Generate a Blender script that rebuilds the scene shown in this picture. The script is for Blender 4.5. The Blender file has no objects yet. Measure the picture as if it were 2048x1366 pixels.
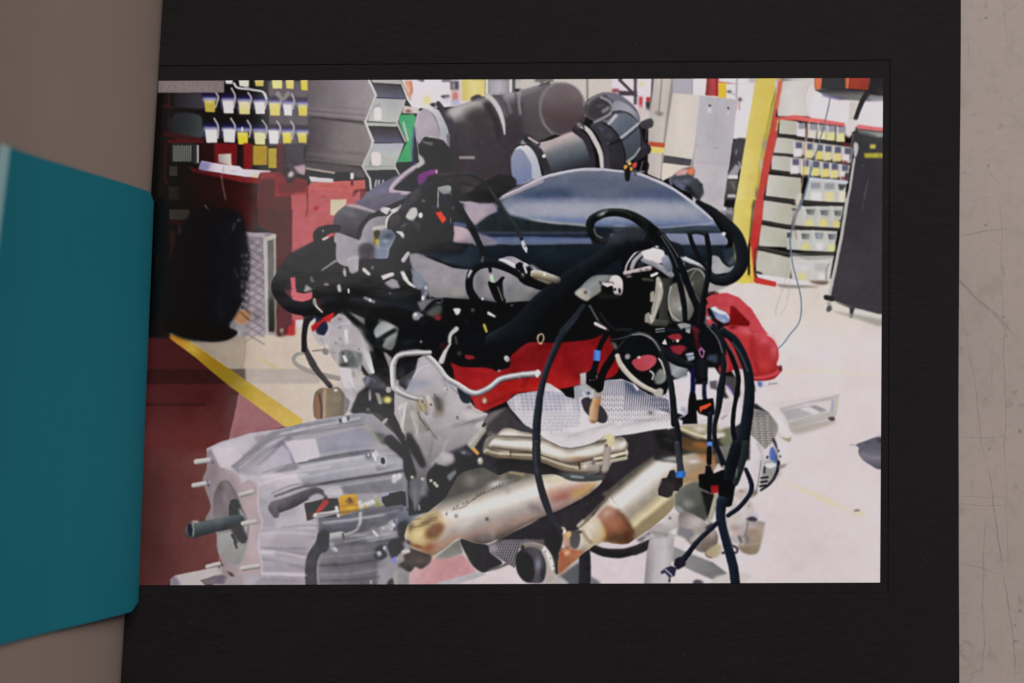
import bpy, bmesh, math, random
import numpy as np
from mathutils import Vector

sc = bpy.context.scene
COL = sc.collection
K = 0.138e-3            # metres per hundredth of the picture's layout grid, measured on the print
D = 0.5                 # camera height over the print
ZP = 0.0046             # top of the print
R_ = math.radians

KEYR = 12.6
PANELS = [(100, 40, 826, 572, 1.2), (830, 40, 930, 500, .95), (934, 40, 1056, 376, .7), (1060, 40, 1170, 262, .45),
          (100, 772, 826, 1330, 1.2), (830, 830, 960, 1330, .75), (964, 890, 1120, 1330, .45), (1124, 960, 1260, 1330, .25)]
PAPER = (.272, .200, .170); TEAL = (.010, .160, .214); TEALTOP = .0975; STAMP = (.30, .255, .262)
TINT = (1., .998, 1.012)

def soft(t): return 1 / (1 + np.exp(-np.clip(t, -30, 30)))
def VEIL(x, y):                                 # gloss veil over the print; drawn into its colours, then subtracted
    v = 0 * x
    for a, b, c, d, r in PANELS:
        v = v + r * .0395 * soft((c - x) / 5.) * soft((x - a) / 5.) * soft((y - b) / 5.) * soft((d - y) / 5.)
    return v * soft((x - 518 + (y - 375) * .109) / 4.5) + .0034
def ILLUM(x, y): return .80 * (1 - .055 * np.exp(-(x - 300) / 250)) * (1 - .065 * (y - 200) / 900)

# ---------------------------------------------------------------- camera
cam = bpy.data.cameras.new('camera'); co = bpy.data.objects.new('camera', cam); COL.objects.link(co)
co.location = (0, 0, ZP + D); co.rotation_euler = (0, 0, 0)
cam.sensor_width = 36; cam.lens = 36 * D / (2048 * K); cam.clip_start = .01; cam.clip_end = 50
cam.dof.use_dof = True; cam.dof.focus_distance = D - .0005; cam.dof.aperture_fstop = 7.5
sc.camera = co
# ---------------------------------------------------------------- world and lamps (a room, no sun)
w = bpy.data.worlds.new('World'); sc.world = w; w.use_nodes = True
bg = w.node_tree.nodes['Background']; bg.inputs[0].default_value = (.95, .97, 1, 1); bg.inputs[1].default_value = .08

def lamp(name, loc, aim, sx, sy, radiance, colour=(1, 1, 1)):
    l = bpy.data.lights.new(name, 'AREA'); l.shape = 'RECTANGLE'; l.size = sx; l.size_y = sy
    l.energy = radiance * math.pi * sx * sy * (1 if True else 1); l.color = colour
    o = bpy.data.objects.new(name, l); COL.objects.link(o); o.location = loc
    o.rotation_euler = (Vector(aim) - Vector(loc)).to_track_quat('-Z', 'Y').to_euler()
    return o

H = 2.0                 # lamp height; unseen lamps added in steps to mirror as the print's pale veils
def panel(name, px0, py0, px1, py1, radiance):
    f = K * (1 + H / D)
    xa, xb, ya, yb = (px0 - 1024) * f, (px1 - 1024) * f, (683 - py1) * f, (683 - py0) * f
    lamp(name, ((xa + xb) / 2, (ya + yb) / 2, ZP + H), ((xa + xb) / 2, (ya + yb) / 2, 0), xb - xa, yb - ya, radiance)
lamp('key_lamp', (.75, 1.15, 1.9), (0, 0, 0), 1.3, .9, KEYR, (1, .985, .965))
for pn in PANELS: panel('veil_lamp', *pn)
sc.view_settings.view_transform = 'Standard'; sc.view_settings.look = 'None'
sc.view_settings.exposure = 0; sc.view_settings.gamma = 1; sc.view_settings.use_curve_mapping = False
sc.render.film_transparent = False

# ---------------------------------------------------------------- helpers
def at(px, py, z=ZP):                           # layout grid -> place at height z, as seen from the camera
    f = K * (D + ZP - z) / D
    return Vector(((px - 1024) * f, (683 - py) * f, z))

def flat(px, py, z):                            # layout grid on the page plane, lifted or lowered straight
    return Vector(((px - 1024) * K, (683 - py) * K, z))

def mesh(name, verts, faces, mat=None, parent=None, smooth=False):
    me = bpy.data.meshes.new(name); me.from_pydata([tuple(v) for v in verts], [], faces); me.update()
    if smooth:
        for p in me.polygons: p.use_smooth = True
        me.set_sharp_from_angle(angle=R_(40))
    o = bpy.data.objects.new(name, me); COL.objects.link(o)
    if mat: me.materials.append(mat)
    if parent: o.parent = parent
    return o

def tag(o, label=None, cat=None, kind=None, group=None):
    for k, v in (('label', label), ('category', cat), ('kind', kind), ('group', group)):
        if v: o[k] = v
    return o

def slab(name, ring, z0, z1, mat, parent=None, bevel=0.):   # prism over a ring of (x, y)
    n = len(ring)
    if bevel:
        c = Vector((sum(p[0] for p in ring) / n, sum(p[1] for p in ring) / n))
        inn = [Vector((p[0], p[1])) + (c - Vector((p[0], p[1]))).normalized() * bevel * 1.4 for p in ring]
        v = [(p[0], p[1], z0) for p in ring] + [(p[0], p[1], z1 - bevel) for p in ring] + [(p.x, p.y, z1) for p in inn]
        f = [tuple(range(n))[::-1], tuple(range(2 * n, 3 * n))]
        for a in (0, n):
            f += [(a + i, a + (i + 1) % n, a + n + (i + 1) % n, a + n + i) for i in range(n)]
    else:
        v = [(p[0], p[1], z0) for p in ring] + [(p[0], p[1], z1) for p in ring]
        f = [tuple(range(n))[::-1], tuple(range(n, 2 * n))] + [(i, (i + 1) % n, n + (i + 1) % n, n + i) for i in range(n)]
    return mesh(name, v, f, mat, parent)

class Mat:                                       # small node-tree writer
    def __init__(s, name, base, rough, spec=.5):
        s.m = bpy.data.materials.new(name); s.m.use_nodes = True; s.t = s.m.node_tree
        s.b = s.t.nodes['Principled BSDF']
        s.b.inputs['Base Color'].default_value = (*base, 1); s.b.inputs['Roughness'].default_value = rough
        s.b.inputs['Specular IOR Level'].default_value = spec
    def n(s, kind, **kw):
        o = s.t.nodes.new(kind)
        for k, v in kw.items():
            if k.startswith('i_'):
                key = k[2:]; key = int(key) if key.isdigit() else key.replace('_', ' ')
                if hasattr(v, 'is_linked'): s.t.links.new(v, o.inputs[key])
                else: o.inputs[key].default_value = v
            else: setattr(o, k, v)
        return o
    def math(s, op, a, b=0., clampit=False):
        return s.n('ShaderNodeMath', operation=op, use_clamp=clampit, i_0=a, i_1=b).outputs[0]
    def mix(s, f, a, b, mode='MIX'):
        o = s.n('ShaderNodeMix', data_type='RGBA', blend_type=mode)
        for key, v in ((0, f), (6, a), (7, b)):
            if hasattr(v, 'is_linked'): s.t.links.new(v, o.inputs[key])
            else: o.inputs[key].default_value = v if key == 0 else (*v, 1)
        return o.outputs[2]
    def link(s, a, key): s.t.links.new(a, s.b.inputs[key])
    def pos(s, sx=1, sy=1, sz=1):
        tc = s.n('ShaderNodeTexCoord')
        mp = s.n('ShaderNodeMapping', i_Vector=tc.outputs['Object'], i_Scale=(sx, sy, sz))
        return mp.outputs[0]
    def noise(s, v, scale, detail=4., rough=.55):
        return s.n('ShaderNodeTexNoise', i_Vector=v, i_Scale=scale, i_Detail=detail, i_Roughness=rough).outputs['Fac']
    def remap(s, v, a, b, c=0., d=1.):
        return s.n('ShaderNodeMapRange', i_0=v, i_1=a, i_2=b, i_3=c, i_4=d).outputs[0]
    def bump(s, h, strength, dist):
        s.link(s.n('ShaderNodeBump', i_Height=h, i_Strength=strength, i_Distance=dist).outputs[0], 'Normal')

# ---- the picture printed on the album page, drawn shape by shape --------------------------------
X0, Y0, CW, CH = 240, 148, 1536, 1032          # print canvas, in tenths of a print millimetre or so
CV = np.zeros((CH, CW, 3), np.float32)
ORG = [0., 0., 1.]
CLIP = [None]

def O(x=0, y=0, s=5.06):
    ORG[:] = [x, y, s]

def col(c):
    return np.array([int(c[i:i + 2], 16) / 255. for i in (0, 2, 4)], np.float32)

def pts(t):
    a = np.array(t.split() if isinstance(t, str) else t, float).reshape(-1, 2)
    return a / ORG[2] + (ORG[0] - X0, ORG[1] - Y0)

def crom(p, closed, n=6):
    m = len(p)
    if m < 3:
        return p
    q = np.vstack([p[-1:], p, p[:2]]) if closed else np.vstack([2 * p[:1] - p[1:2], p, 2 * p[-1:] - p[-2:-1]])
    out = []
    for i in range(1, len(q) - 2):
        a, b, c, d = q[i - 1], q[i], q[i + 1], q[i + 2]
        for t in np.arange(n) / n:
            out.append(.5 * (2 * b + (c - a) * t + (2 * a - 5 * b + 4 * c - d) * t * t + (3 * b - a - 3 * c + d) * t ** 3))
    if not closed:
        out.append(p[-1])
    return np.array(out)

def gauss(m, s):
    if s <= 0:
        return m
    r = int(math.ceil(2.5 * s))
    k = np.exp(-.5 * (np.arange(-r, r + 1) / s) ** 2).astype(np.float32); k /= k.sum()
    for ax in (0, 1):
        pw = [(0, 0)] * m.ndim; pw[ax] = (r, r)
        e = np.pad(m, pw, mode='edge')
        o = np.zeros_like(m)
        for i, w in enumerate(k):
            sl = [slice(None)] * m.ndim; sl[ax] = slice(i, i + m.shape[ax])
            o += w * e[tuple(sl)]
        m = o
    return m

def poly_mask(p, soft=0.):
    soft *= .6
    pad = int(2.5 * soft) + 2
    x0, y0 = np.floor(p.min(0)).astype(int) - pad
    x1, y1 = np.ceil(p.max(0)).astype(int) + pad
    x0, y0, x1, y1 = max(x0, 0), max(y0, 0), min(x1, CW), min(y1, CH)
    if x1 <= x0 or y1 <= y0:
        return None
    n = 3
    ys = y0 + (np.arange((y1 - y0) * n) + .5) / n
    a, b = p, np.roll(p, -1, 0)
    ya, yb = a[:, 1][None], b[:, 1][None]
    Y = ys[:, None]
    hit = (ya <= Y) != (yb <= Y)
    with np.errstate(divide='ignore', invalid='ignore'):
        xx = a[:, 0][None] + (Y - ya) / (yb - ya) * (b[:, 0] - a[:, 0])[None]
    xx = np.where(hit, xx, 1e9); xx.sort(1)
    k = int(hit.sum(1).max()) if len(hit) else 0
    X = np.arange(x0, x1)[None] + 1.
    cov = np.zeros((len(ys), x1 - x0), np.float32)
    for j in range(k):
        cov += (1 if j % 2 == 0 else -1) * np.clip(X - xx[:, j:j + 1], 0, 1)
    m = cov.reshape(y1 - y0, n, x1 - x0).mean(1)
    return gauss(m, soft), x0, y0

def blend(m, x0, y0, c, alpha=1.):
    h, w = m.shape
    if CLIP[0] is not None:
        m = m * CLIP[0][y0:y0 + h, x0:x0 + w]
    m = (m * alpha)[..., None]
    d = CV[y0:y0 + h, x0:x0 + w]
    d += (c - d) * m

def ramp(u, cs):
    cs = np.array([col(c) for c in cs])
    f = np.clip(u, 0, 1) * (len(cs) - 1)
    i = np.minimum(f.astype(int), len(cs) - 2)
    f = (f - i)[..., None]
    return cs[i] * (1 - f) + cs[i + 1] * f

def fill(r, c, g, a):
    if r is None:
        return
    m, x0, y0 = r
    if g is not None:
        q = pts(g)
        h, w = m.shape
        yy, xx = np.mgrid[y0:y0 + h, x0:x0 + w]
        d = q[1] - q[0]
        c = ramp(((xx - q[0][0]) * d[0] + (yy - q[0][1]) * d[1]) / (d @ d), c.split())
    else:
        c = col(c)
    blend(m, x0, y0, c, a)

def P(t, c, g=None, s=.5, a=1.):               # straight-edged patch
    fill(poly_mask(pts(t), s), c, g, a)

def C(t, c, g=None, s=.5, a=1.):               # patch with a curved outline
    fill(poly_mask(crom(pts(t), True), s), c, g, a)

def R(x0, y0, x1, y1, c, g=None, s=.5, a=1.):  # upright rectangle
    P([x0, y0, x1, y0, x1, y1, x0, y1], c, g, s, a)

def E(x, y, rx, ry, c, ang=0., g=None, s=.5, a=1.):   # ellipse
    t = np.linspace(0, 2 * np.pi, 28, endpoint=False); k = math.radians(ang)
    ex, ey = rx * np.cos(t), ry * np.sin(t)
    P(np.stack([x + ex * math.cos(k) - ey * math.sin(k), y + ex * math.sin(k) + ey * math.cos(k)], 1).ravel(), c, g, s, a)

def B(x, y, rx, ry, c, a=.6, ang=0.):          # soft blot
    p = pts([x, y])[0]; rx, ry = rx / ORG[2], ry / ORG[2]
    r = int(max(rx, ry) * 2.3) + 1
    x0, y0, x1, y1 = max(int(p[0]) - r, 0), max(int(p[1]) - r, 0), min(int(p[0]) + r, CW), min(int(p[1]) + r, CH)
    if x1 <= x0 or y1 <= y0:
        return
    yy, xx = np.mgrid[y0:y1, x0:x1]; k = math.radians(ang)
    u = (xx - p[0]) * math.cos(k) + (yy - p[1]) * math.sin(k); v = -(xx - p[0]) * math.sin(k) + (yy - p[1]) * math.cos(k)
    blend(np.exp(-(u / rx) ** 2 - (v / ry) ** 2).astype(np.float32), x0, y0, col(c), a)

def S(t, w, c, s=.4, a=1., L=(-.35, -.94), sm=True):   # stroke; several colours shade it as a tube, dark side first
    p = pts(t)
    w = np.array([float(v) for v in str(w).split()]) / ORG[2]; s *= .6
    n0 = len(p)
    if sm and n0 > 2:
        p = crom(p, False)
    r = np.interp(np.linspace(0, 1, len(p)), np.linspace(0, 1, len(w)), w) / 2
    pad = r.max() + 2 + 2.5 * s
    x0, y0 = np.floor(p.min(0) - pad).astype(int); x1, y1 = np.ceil(p.max(0) + pad).astype(int)
    x0, y0, x1, y1 = max(x0, 0), max(y0, 0), min(x1, CW), min(y1, CH)
    if x1 <= x0 or y1 <= y0:
        return
    D = np.full((y1 - y0, x1 - x0), 1e9, np.float32); U = np.zeros_like(D); RR = np.ones_like(D)
    for i in range(len(p) - 1):
        A, Bq = p[i], p[i + 1]
        lo = np.maximum(np.floor(np.minimum(A, Bq) - pad).astype(int), (x0, y0)); hi = np.minimum(np.ceil(np.maximum(A, Bq) + pad).astype(int), (x1, y1))
        if hi[0] <= lo[0] or hi[1] <= lo[1]:
            continue
        yy, xx = np.mgrid[lo[1]:hi[1], lo[0]:hi[0]].astype(np.float32)
        xx += .5; yy += .5
        d = Bq - A; q = max(d @ d, 1e-6)
        tt = ((xx - A[0]) * d[0] + (yy - A[1]) * d[1]) / q
        tt = np.clip(tt, 0, 1)
        ox, oy = xx - A[0] - tt * d[0], yy - A[1] - tt * d[1]
        rad = r[i] + (r[i + 1] - r[i]) * tt
        dist = np.hypot(ox, oy)
        sl = (slice(lo[1] - y0, hi[1] - y0), slice(lo[0] - x0, hi[0] - x0))
        better = dist - rad < D[sl]
        D[sl] = np.where(better, dist - rad, D[sl])
        U[sl] = np.where(better, (ox * L[0] + oy * L[1]) / np.maximum(rad, .3), U[sl])
    m = gauss(np.clip(.5 - D, 0, 1), s)
    cs = c.split()
    blend(m, x0, y0, col(c) if len(cs) == 1 else ramp(U * .5 + .5, cs), a)

def clip(t=None, curved=False, soft=.5):       # confine what follows to a patch
    if t is None:
        CLIP[0] = None; return
    p = pts(t)
    r = poly_mask(crom(p, True) if curved else p, soft)
    m = np.zeros((CH, CW), np.float32)
    if r: m[r[2]:r[2] + r[0].shape[0], r[1]:r[1] + r[0].shape[1]] = r[0]
    CLIP[0] = m

# ================= workshop behind the engine =================
O(0, 0, 1)
R(240, 148, 1776, 1180, '0e0a0c')
# floor
P('300 650 900 620 1380 565 1776 555 1776 1180 240 1180', 'd2c4c6')
P('560 660 1380 566 1776 556 1776 640 1560 720 1000 760 560 760', 'cdbfb8 d3c8c4', '560 0 1776 0', 6)
B(1700, 620, 120, 60, 'cfc6b0', .5); B(1640, 700, 160, 60, 'd6c9cc', .6)
P('365 668 420 655 700 655 700 880 610 850 480 752 384 686', 'a2927f c4b3a4 ccbcb0', '430 0 640 0', 2)
P('365 668 420 655 496 655 492 700 487 756 384 686', '9a8b7d', None, 1.2, .75)  # darker step drawn where the gloss veil over the floor stops
# red-painted floor and the yellow line
P('240 660 340 670 620 860 560 900 480 1180 240 1180', '401a1d 481f20 66312f 673a38 562e2c', '0 660 0 1180', 1)
P('240 900 420 900 440 1180 240 1180', '4a2a28 5e3836 6e4442', '250 0 440 0', 12, .8)
P('489 764 575 852 500 872 456 888 462 858 472 815 476 790', '94676a', None, 1)  # red floor drawn pink here and next, gloss veil in its colour
P('462 880 600 850 600 1180 430 1180', '8a5a5c', None, 3)
B(300, 1050, 40, 160, '3e2020', .55)
R(240, 738, 492, 768, '22100f', None, 2.5, .55); R(490, 738, 640, 767, '9c938f', None, 3, .55)  # dark band of a reflection, drawn into the floor's colours
R(240, 806, 410, 812, '2a1214', None, 2.5, .5)
P('328 668 365 670 384 686 604 838 604 852 570 854 458 772 392 716', 'a5682a b08c34 8e7020 86701c b89a4c c3a45a c6a956', '330 668 604 850', 1)
B(386, 698, 12, 6, 'b8a24a', .5, 35)
P('512 714 530 718 562 738 556 742 530 728', 'c0ac78', None, 2.5, .5)
# left rack of bins
O(300, 150)
R(0, 50, 1300, 720, '110c10')
R(1195, 58, 1620, 720, '6a6065', None, 4)
P('240 180 530 180 530 345 240 330', '1c1d21 2e2c35 3a3640', '240 0 530 0', 3)
C('240 400 490 402 530 500 515 640 240 640', '1f2428 2b3034 3f4648', '240 0 530 0', 3)
S('190 60 190 300', 14, '5a2026', 2, .8); S('192 400 190 600', 10, '6a4a4c', 3, .5)
S('150 600 520 660', 40, '3c1014', 4); S('160 690 150 1060 190 1085', 16, '481418', 3, .9); S('150 310 220 325', 26, '50141c', 3, .8)
def binrow(y, n, xs, dy):
    for i, x in enumerate(xs):
        yy = y + dy * i
        R(x - 15, yy - 75, x + 145, yy - 25, '17143a' if i < 4 else '4a4350', None, 3)
        R(x - 15, yy - 34, x + 130, yy + 8, '605f92 b4b2cc', [0, yy - 36, 0, yy + 5], 3)
        P([x - 18, yy, x + 4, yy, x + 6, yy + 95, x - 18, yy + 70], '54527a', None, 3, .8)
binrow(255, 7, (548, 735, 895, 1055, 1205, 1345, 1497), 8)
binrow(555, 7, (558, 738, 885, 1050, 1198, 1338, 1490), 5)
for t in ('668 180 692 230 665 330', '825 135 862 215 850 330', '992 180 1025 235 1005 345', '1150 190 1182 255 1165 345', '1295 175 1330 260 1305 350', '1435 190 1462 260 1450 345',
          '650 440 692 525 690 640', '820 440 862 520 850 620', '985 460 1020 530 1005 630', '1135 460 1180 530 1170 640', '1285 470 1320 535 1305 640', '1425 470 1458 535 1440 650'):
    S(t, 19, '585858 a8a5a2 b6b2ae', .8)
S('1290 190 1345 245 1400 185', 40, '8a8488', 2)
S('850 85 890 130 1040 150 1150 175 1180 240', 24, '8a8a8c c8c8ca b0b0b0', .8)
S('940 70 950 110 1010 140', 20, '9c9ca0', 1)
for x0, y0, x1, y1, c in ((548, 255, 660, 378, 'b29f45'), (735, 262, 845, 388, 'd9ccd2'), (895, 270, 1008, 398, 'd6c9a0'), (1055, 275, 1163, 398, 'dccdd5'),
                          (1205, 285, 1312, 413, 'd9c97c'), (1345, 300, 1438, 412, 'dbd6de'), (1497, 305, 1590, 414, 'd0bf5e'),
                          (558, 555, 680, 690, 'e0d5d9'), (738, 550, 858, 682, 'dfd3de'), (883, 578, 990, 705, 'd2c03e'), (1050, 578, 1165, 705, 'd9cd9c'),
                          (1198, 560, 1298, 696, 'e2dade'), (1338, 580, 1430, 697, 'd5c558'), (1492, 585, 1582, 690, 'd0c05e'),
                          (755, 40, 835, 92, 'd2ced0'), (895, 40, 1000, 118, 'd4d0c4'), (1055, 40, 1150, 115, 'c5b35c'), (1230, 40, 1335, 138, 'ded388'), (1370, 40, 1452, 140, 'dbce74'), (1522, 40, 1610, 157, 'd4c250')):
    P([x0, y0, x1 + 2, y0 + 3, x1, y1, x0 + 12, y1 - 3], c, None, 1.2)
    B((x0 + x1) / 2, y0 + 10, 40, 22, 'ddd5cc', .45)
R(895, 330, 1000, 396, 'd3c378', None, 4, .6); E(933, 548, 10, 26, 'd8d6e0')
# red frame, bench with papers
R(180, 655, 545, 690, '4a1216', None, 2)
R(530, 690, 650, 880, '22090b', None, 2); R(650, 690, 885, 920, '681518', None, 2); R(885, 720, 945, 940, '1a1214', None, 2)
R(945, 690, 1035, 955, '76161b', None, 2); R(1040, 712, 1190, 915, 'a6892f', None, 2); R(1195, 738, 1292, 945, 'ae9a48', None, 2)
R(1292, 690, 1345, 1000, '6d3b40', None, 2)
P('690 800 822 795 828 920 780 905 690 885', '978c88 b8aca6 cec2ba', '690 0 828 0', 1.5)
R(215, 690, 440, 880, '23272a', None, 2); R(440, 700, 480, 900, '2a2e30', None, 2); R(475, 710, 494, 890, 'b3a09a', None, 1)
for j in range(6):
    for i in range(9):
        S([240 + i * 21, 715 + j * 27 + 6 * (i % 2), 246 + i * 21, 733 + j * 27 + 6 * (i % 2)], 9, 'a8a89a', .7, .85)
for j in range(4):
    for i in range(4):
        S([205 + i * 20, 930 + j * 24, 209 + i * 20, 944 + j * 24], 9, '84806e', .8, .7)
for j in range(7):
    for i in range(11):
        S([195 + i * 21, 1130 + j * 25 + 8 * (i % 2), 203 + i * 21, 1146 + j * 25 + 8 * (i % 2)], 9, '6c6a58', .9, .5)
P('390 925 500 962 1000 1035 1110 1000 1110 1110 900 1085 430 985', '4c1216 6e1c20 7a2428', '390 0 1110 0', 2)
P('300 985 430 985 900 1085 1100 1110 1075 1366 300 1366', '150608 24090b 3a1013', '300 0 1090 0', 6)
P('490 950 520 865 620 885 760 905 905 922 945 952 1222 965 1222 990 1110 1002 1092 1042 1000 1034 740 996 600 975', '8a80a4 cfc4ce d6cad2 cbbfc8 d0c4c4', '490 0 1222 0', 1)
P('505 880 620 890 580 975 492 955', '7f769e', None, 3, .8); P('1035 1012 1098 1000 1092 1042 1030 1036', 'cdc18c', None, 2, .8); B(740, 960, 10, 40, '9c90a0', .6); B(850, 970, 40, 14, 'a79cb4', .5)
P('1115 990 1300 975 1330 1200 1518 1230 1518 1380 1070 1366 1092 1100', '5e373d 66383e', '0 990 0 1366', 2)  # bench side with the gloss veil drawn into its red
P('1115 990 1300 975 1305 1050 1110 1060', '9a5050', None, 5, .7)
S('720 1010 735 1100 770 1280', 12, '7c6a64', 1.5, .8); S('740 1130 700 1190', 8, '5a4a46', 2, .5)
# date stamp field
R(80, 50, 750, 178, '7b6d6e', None, 1)
# ---- tall stack of grey shelf boxes
O(550, 150)
P('330 40 950 40 1020 205 925 460 900 475 345 420 330 250', '665c62 7a7075 8f8489 988d91', '330 0 1000 0', 2)
for y, c, a in ((300, '776d72', .5), (335, '8c8286', .5), (360, '655b60', .5), (385, '8f8689', .6), (412, '5f565a', .5)):
    S([335, y, 640, y + 28, 925, y + 52], 16, c, 2.5, a)
P('330 430 905 485 992 675 880 925 300 865 340 600', '50464b 6e6467 827878 8a807f', '300 0 990 0', 2)
S('335 440 620 455 910 490', 26, '5a5054', 3, .8)
for y, c, a in ((740, '655b5e', .6), (790, '82787a', .5), (830, '5a5054', .5), (860, '807677', .5)):
    S([310, y, 600, y + 34, 905, y + 62], 17, c, 3, a)
P('100 700 300 700 300 870 620 890 880 930 930 1020 900 1060 600 1000 80 930', '3c363c 5a5156 5c5356', '90 0 600 0', 4)
R(85, 700, 300, 880, '55525a', None, 5, .7)
R(22, 720, 95, 1000, '5d2b2f', None, 3)
# bin mouths
P('985 78 1262 96 1325 242 1022 226', '4a464c 5c5b66 6a6b82', '0 80 0 240', 1); P('965 40 1275 40 1270 92 985 78', 'adaaa6')
P('1012 232 1332 246 1242 486 935 470', 'aaaab0 b4b4b2 b8b7b2', '0 235 0 470', 1.2)
S('950 50 1022 205 1000 265 922 462', 26, '8d898a c6c1be b5b0ad', .8, sm=False); S('1265 50 1340 242', 22, '95918e c4bfba', .8); S('1300 60 1372 240', 14, 'b5aaa6', 1)
P('1000 350 1012 300 1070 300 1070 450 1005 445', '78767c', None, 4, .5); C('1005 340 1070 335 1075 450 1005 448', 'dacfd3', None, 1.2)
P('920 478 1240 490 1240 527 940 516', 'b4b5b0 9c9d98', '0 480 0 525', 1)
P('955 530 1240 537 1302 688 1002 682', '423e43 524f58 62647c', '0 530 0 690', 1)
P('995 690 1312 690 1222 925 895 928', 'a6a7b4 b2b4b2 adafa8', '0 690 0 925', 1.2)
S('912 470 992 672 972 740 888 925', 26, '8b8788 c6c2bf b3afac', .8, sm=False); S('1238 488 1318 672', 24, '8f8c88 c6c3bf', .8); S('1268 480 1338 668', 12, 'c4c1bc', .8)
P('960 860 985 800 1000 905 950 920', '6e6c78', None, 3, .5); C('982 790 1062 792 1066 905 985 905', 'd9d0ce', None, 1.2)
P('900 928 1215 925 1225 962 925 968', 'b0b2ac 989a94', '0 925 0 965', 1)
P('930 972 1222 968 1290 1080 1180 1140 985 1180', '38383f 42424a', '0 970 0 1170', 2)
S('888 925 960 1052 972 1160', 24, 'a8a4a6 c2bebb', .8, sm=False); S('1208 915 1262 1015', 22, 'a6a29f c0bcb8', .8); S('1240 905 1275 985', 10, 'b8b5b0', .8)
for x in (1025, 1055, 1095): S([x, 1065, x - 10, 1130], 16, 'b9b4bb', 1.2)
P('1262 400 1402 396 1425 420 1390 880 1230 888 1335 672 1252 478', '4e9a6c 5ba67a 56a274 4f9a6b', '0 400 0 880', 1.2)
S('1300 480 1345 660', 18, 'c0bdb8', 1)
P('1230 890 1390 884 1400 930 1300 980 1262 1000', '2c2b33', None, 2)
# busy bright wall
P('1275 40 1700 40 2000 40 2000 300 1700 330 1500 330 1400 352 1338 255', 'd9ced4', None, 1)
P('1310 60 1395 60 1390 190 1345 215', 'd9a888 c8745c', '1310 0 1395 0', 2); B(1345, 150, 20, 60, 'e0c0a4', .8); S('1390 120 1368 240', 14, 'cc7a66', 2, .8); S('1275 50 1370 250', 8, '8c847c', 1)
E(1420, 140, 24, 28, '8a8086', 0, None, 3); B(1330, 345, 30, 18, '8c4a40', .9); B(1350, 355, 10, 10, '3c3430', .8); B(1400, 340, 40, 20, 'c8c2b8', .7)
O(800, 150)
P('120 50 510 50 510 300 300 340 160 330', 'dcd2d8', None, 1); B(270, 255, 40, 45, 'd8cc7e', .9); C('415 210 490 200 495 230 440 240', '55505e', None, 2)
R(510, 60, 600, 150, '55505a', None, 3); B(540, 110, 16, 40, 'b8b0bc', .7); R(525, 165, 590, 260, 'b96a64', None, 5, .9); R(515, 255, 610, 310, '9aa8c8', None, 5, .8)
P('600 50 640 50 640 260 600 260', 'cbbfb0', None, 3); R(630, 50, 865, 262, 'c6b46a d8c98a d2c27c', '630 0 865 0', 2)
R(865, 50, 895, 200, 'cfc8c4'); R(893, 50, 1110, 220, '9a959c b0aab2 8a858c', '893 0 1110 0', 2); R(1105, 50, 1140, 190, 'd2ccc8', None, 1.5); R(1140, 50, 1165, 180, '5a565a', None, 2); R(1165, 50, 1400, 140, 'b9b4b0', None, 2)
S('165 40 235 60', 20, '5a5464', 2); S('430 60 510 62', 18, '6a6472', 2); R(1345, 50, 1410, 110, 'a09c9c', None, 3, .7)
# ---- right of the intake: wall, cabinet, pillar
O(1050, 150)
R(-40, 40, 900, 420, 'c4bbb4', None, 2); R(100, 40, 290, 70, '6a6668', None, 3); R(150, 60, 190, 100, '55504e', None, 3, .8)
R(620, 45, 645, 330, '857c78', None, 2); R(645, 45, 880, 240, 'c6bcb4', None, 2)
R(880, 40, 1300, 420, 'd8ccd2', None, 1.5); P('935 50 975 50 1150 220 1100 210', '4c3a44', None, 1.5); R(880, 140, 950, 180, '8a4a50', None, 3); P('945 160 1130 165 1130 212 950 205', '4a3c48', None, 2)
R(1100, 45, 1132, 300, '504a50', None, 2); B(1180, 90, 30, 24, 'd6c890', .8); R(1152, 220, 1190, 360, 'b04048', None, 3); R(1225, 225, 1275, 272, 'b03a3c', None, 2); R(1222, 270, 1268, 370, '3c3a40', None, 2)
P('1140 300 1300 370 1300 560 1140 480', 'c8bcbc', None, 5); B(1165, 385, 20, 18, 'd6a8a0', .7)
P('1290 45 1510 45 1500 300 1420 700 1370 1060 1240 1000 1250 500', 'b5aca6 c2b9b2 b9b0aa', '1270 0 1500 0', 1.5)
P('1280 45 1302 45 1280 260 1262 380 1268 300', '55484a', None, 1.5)
P('1480 45 1518 45 1440 560 1400 1000 1370 1060 1385 800 1440 350', '948a88', None, 2)
S('1385 50 1370 200 1355 360', 20, '8e8680 a59c96', 1); C('1310 380 1340 365 1385 375 1400 400 1360 420 1330 400', '8b837d', None, 3)
P('1250 672 1425 690 1418 742 1262 722', 'b05038', None, 2); P('1262 722 1418 742 1412 792 1276 785', 'd8c46e', None, 2)
O(1300, 150)
R(232, 40, 430, 220, 'aaa5b0', None, 1.5); R(430, 40, 1070, 420, 'dad0d6', None, 1.5); P('575 40 690 40 690 215 560 205', '7c3438 a84c4c 9a3c40', '560 0 690 0', 1.5); R(668, 40, 690, 215, '8e3036', None, 2); P('690 62 1050 110 1050 132 690 80', 'b8685e 8a8090', '690 0 1000 0', 1.5); R(690, 80, 775, 240, 'd3b23e', None, 1.5)
R(775, 90, 1050, 640, 'dad0d4', None, 2); S('880 40 875 230', 16, 'a0989c', 2); B(800, 165, 24, 16, '544c4e', .9); S('800 175 860 200', 8, '8a8488', 1.5); B(908, 245, 22, 20, '4c4444', .9); S('905 260 905 350', 10, 'b86a70', 2)
B(1030, 60, 40, 20, '8e84a0', .6)
P('232 185 520 205 480 560 430 900 420 1000 110 1060 140 780', 'c6bdb4 d0c6ba ccc2bc', '150 0 480 0', 1.5)
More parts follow.
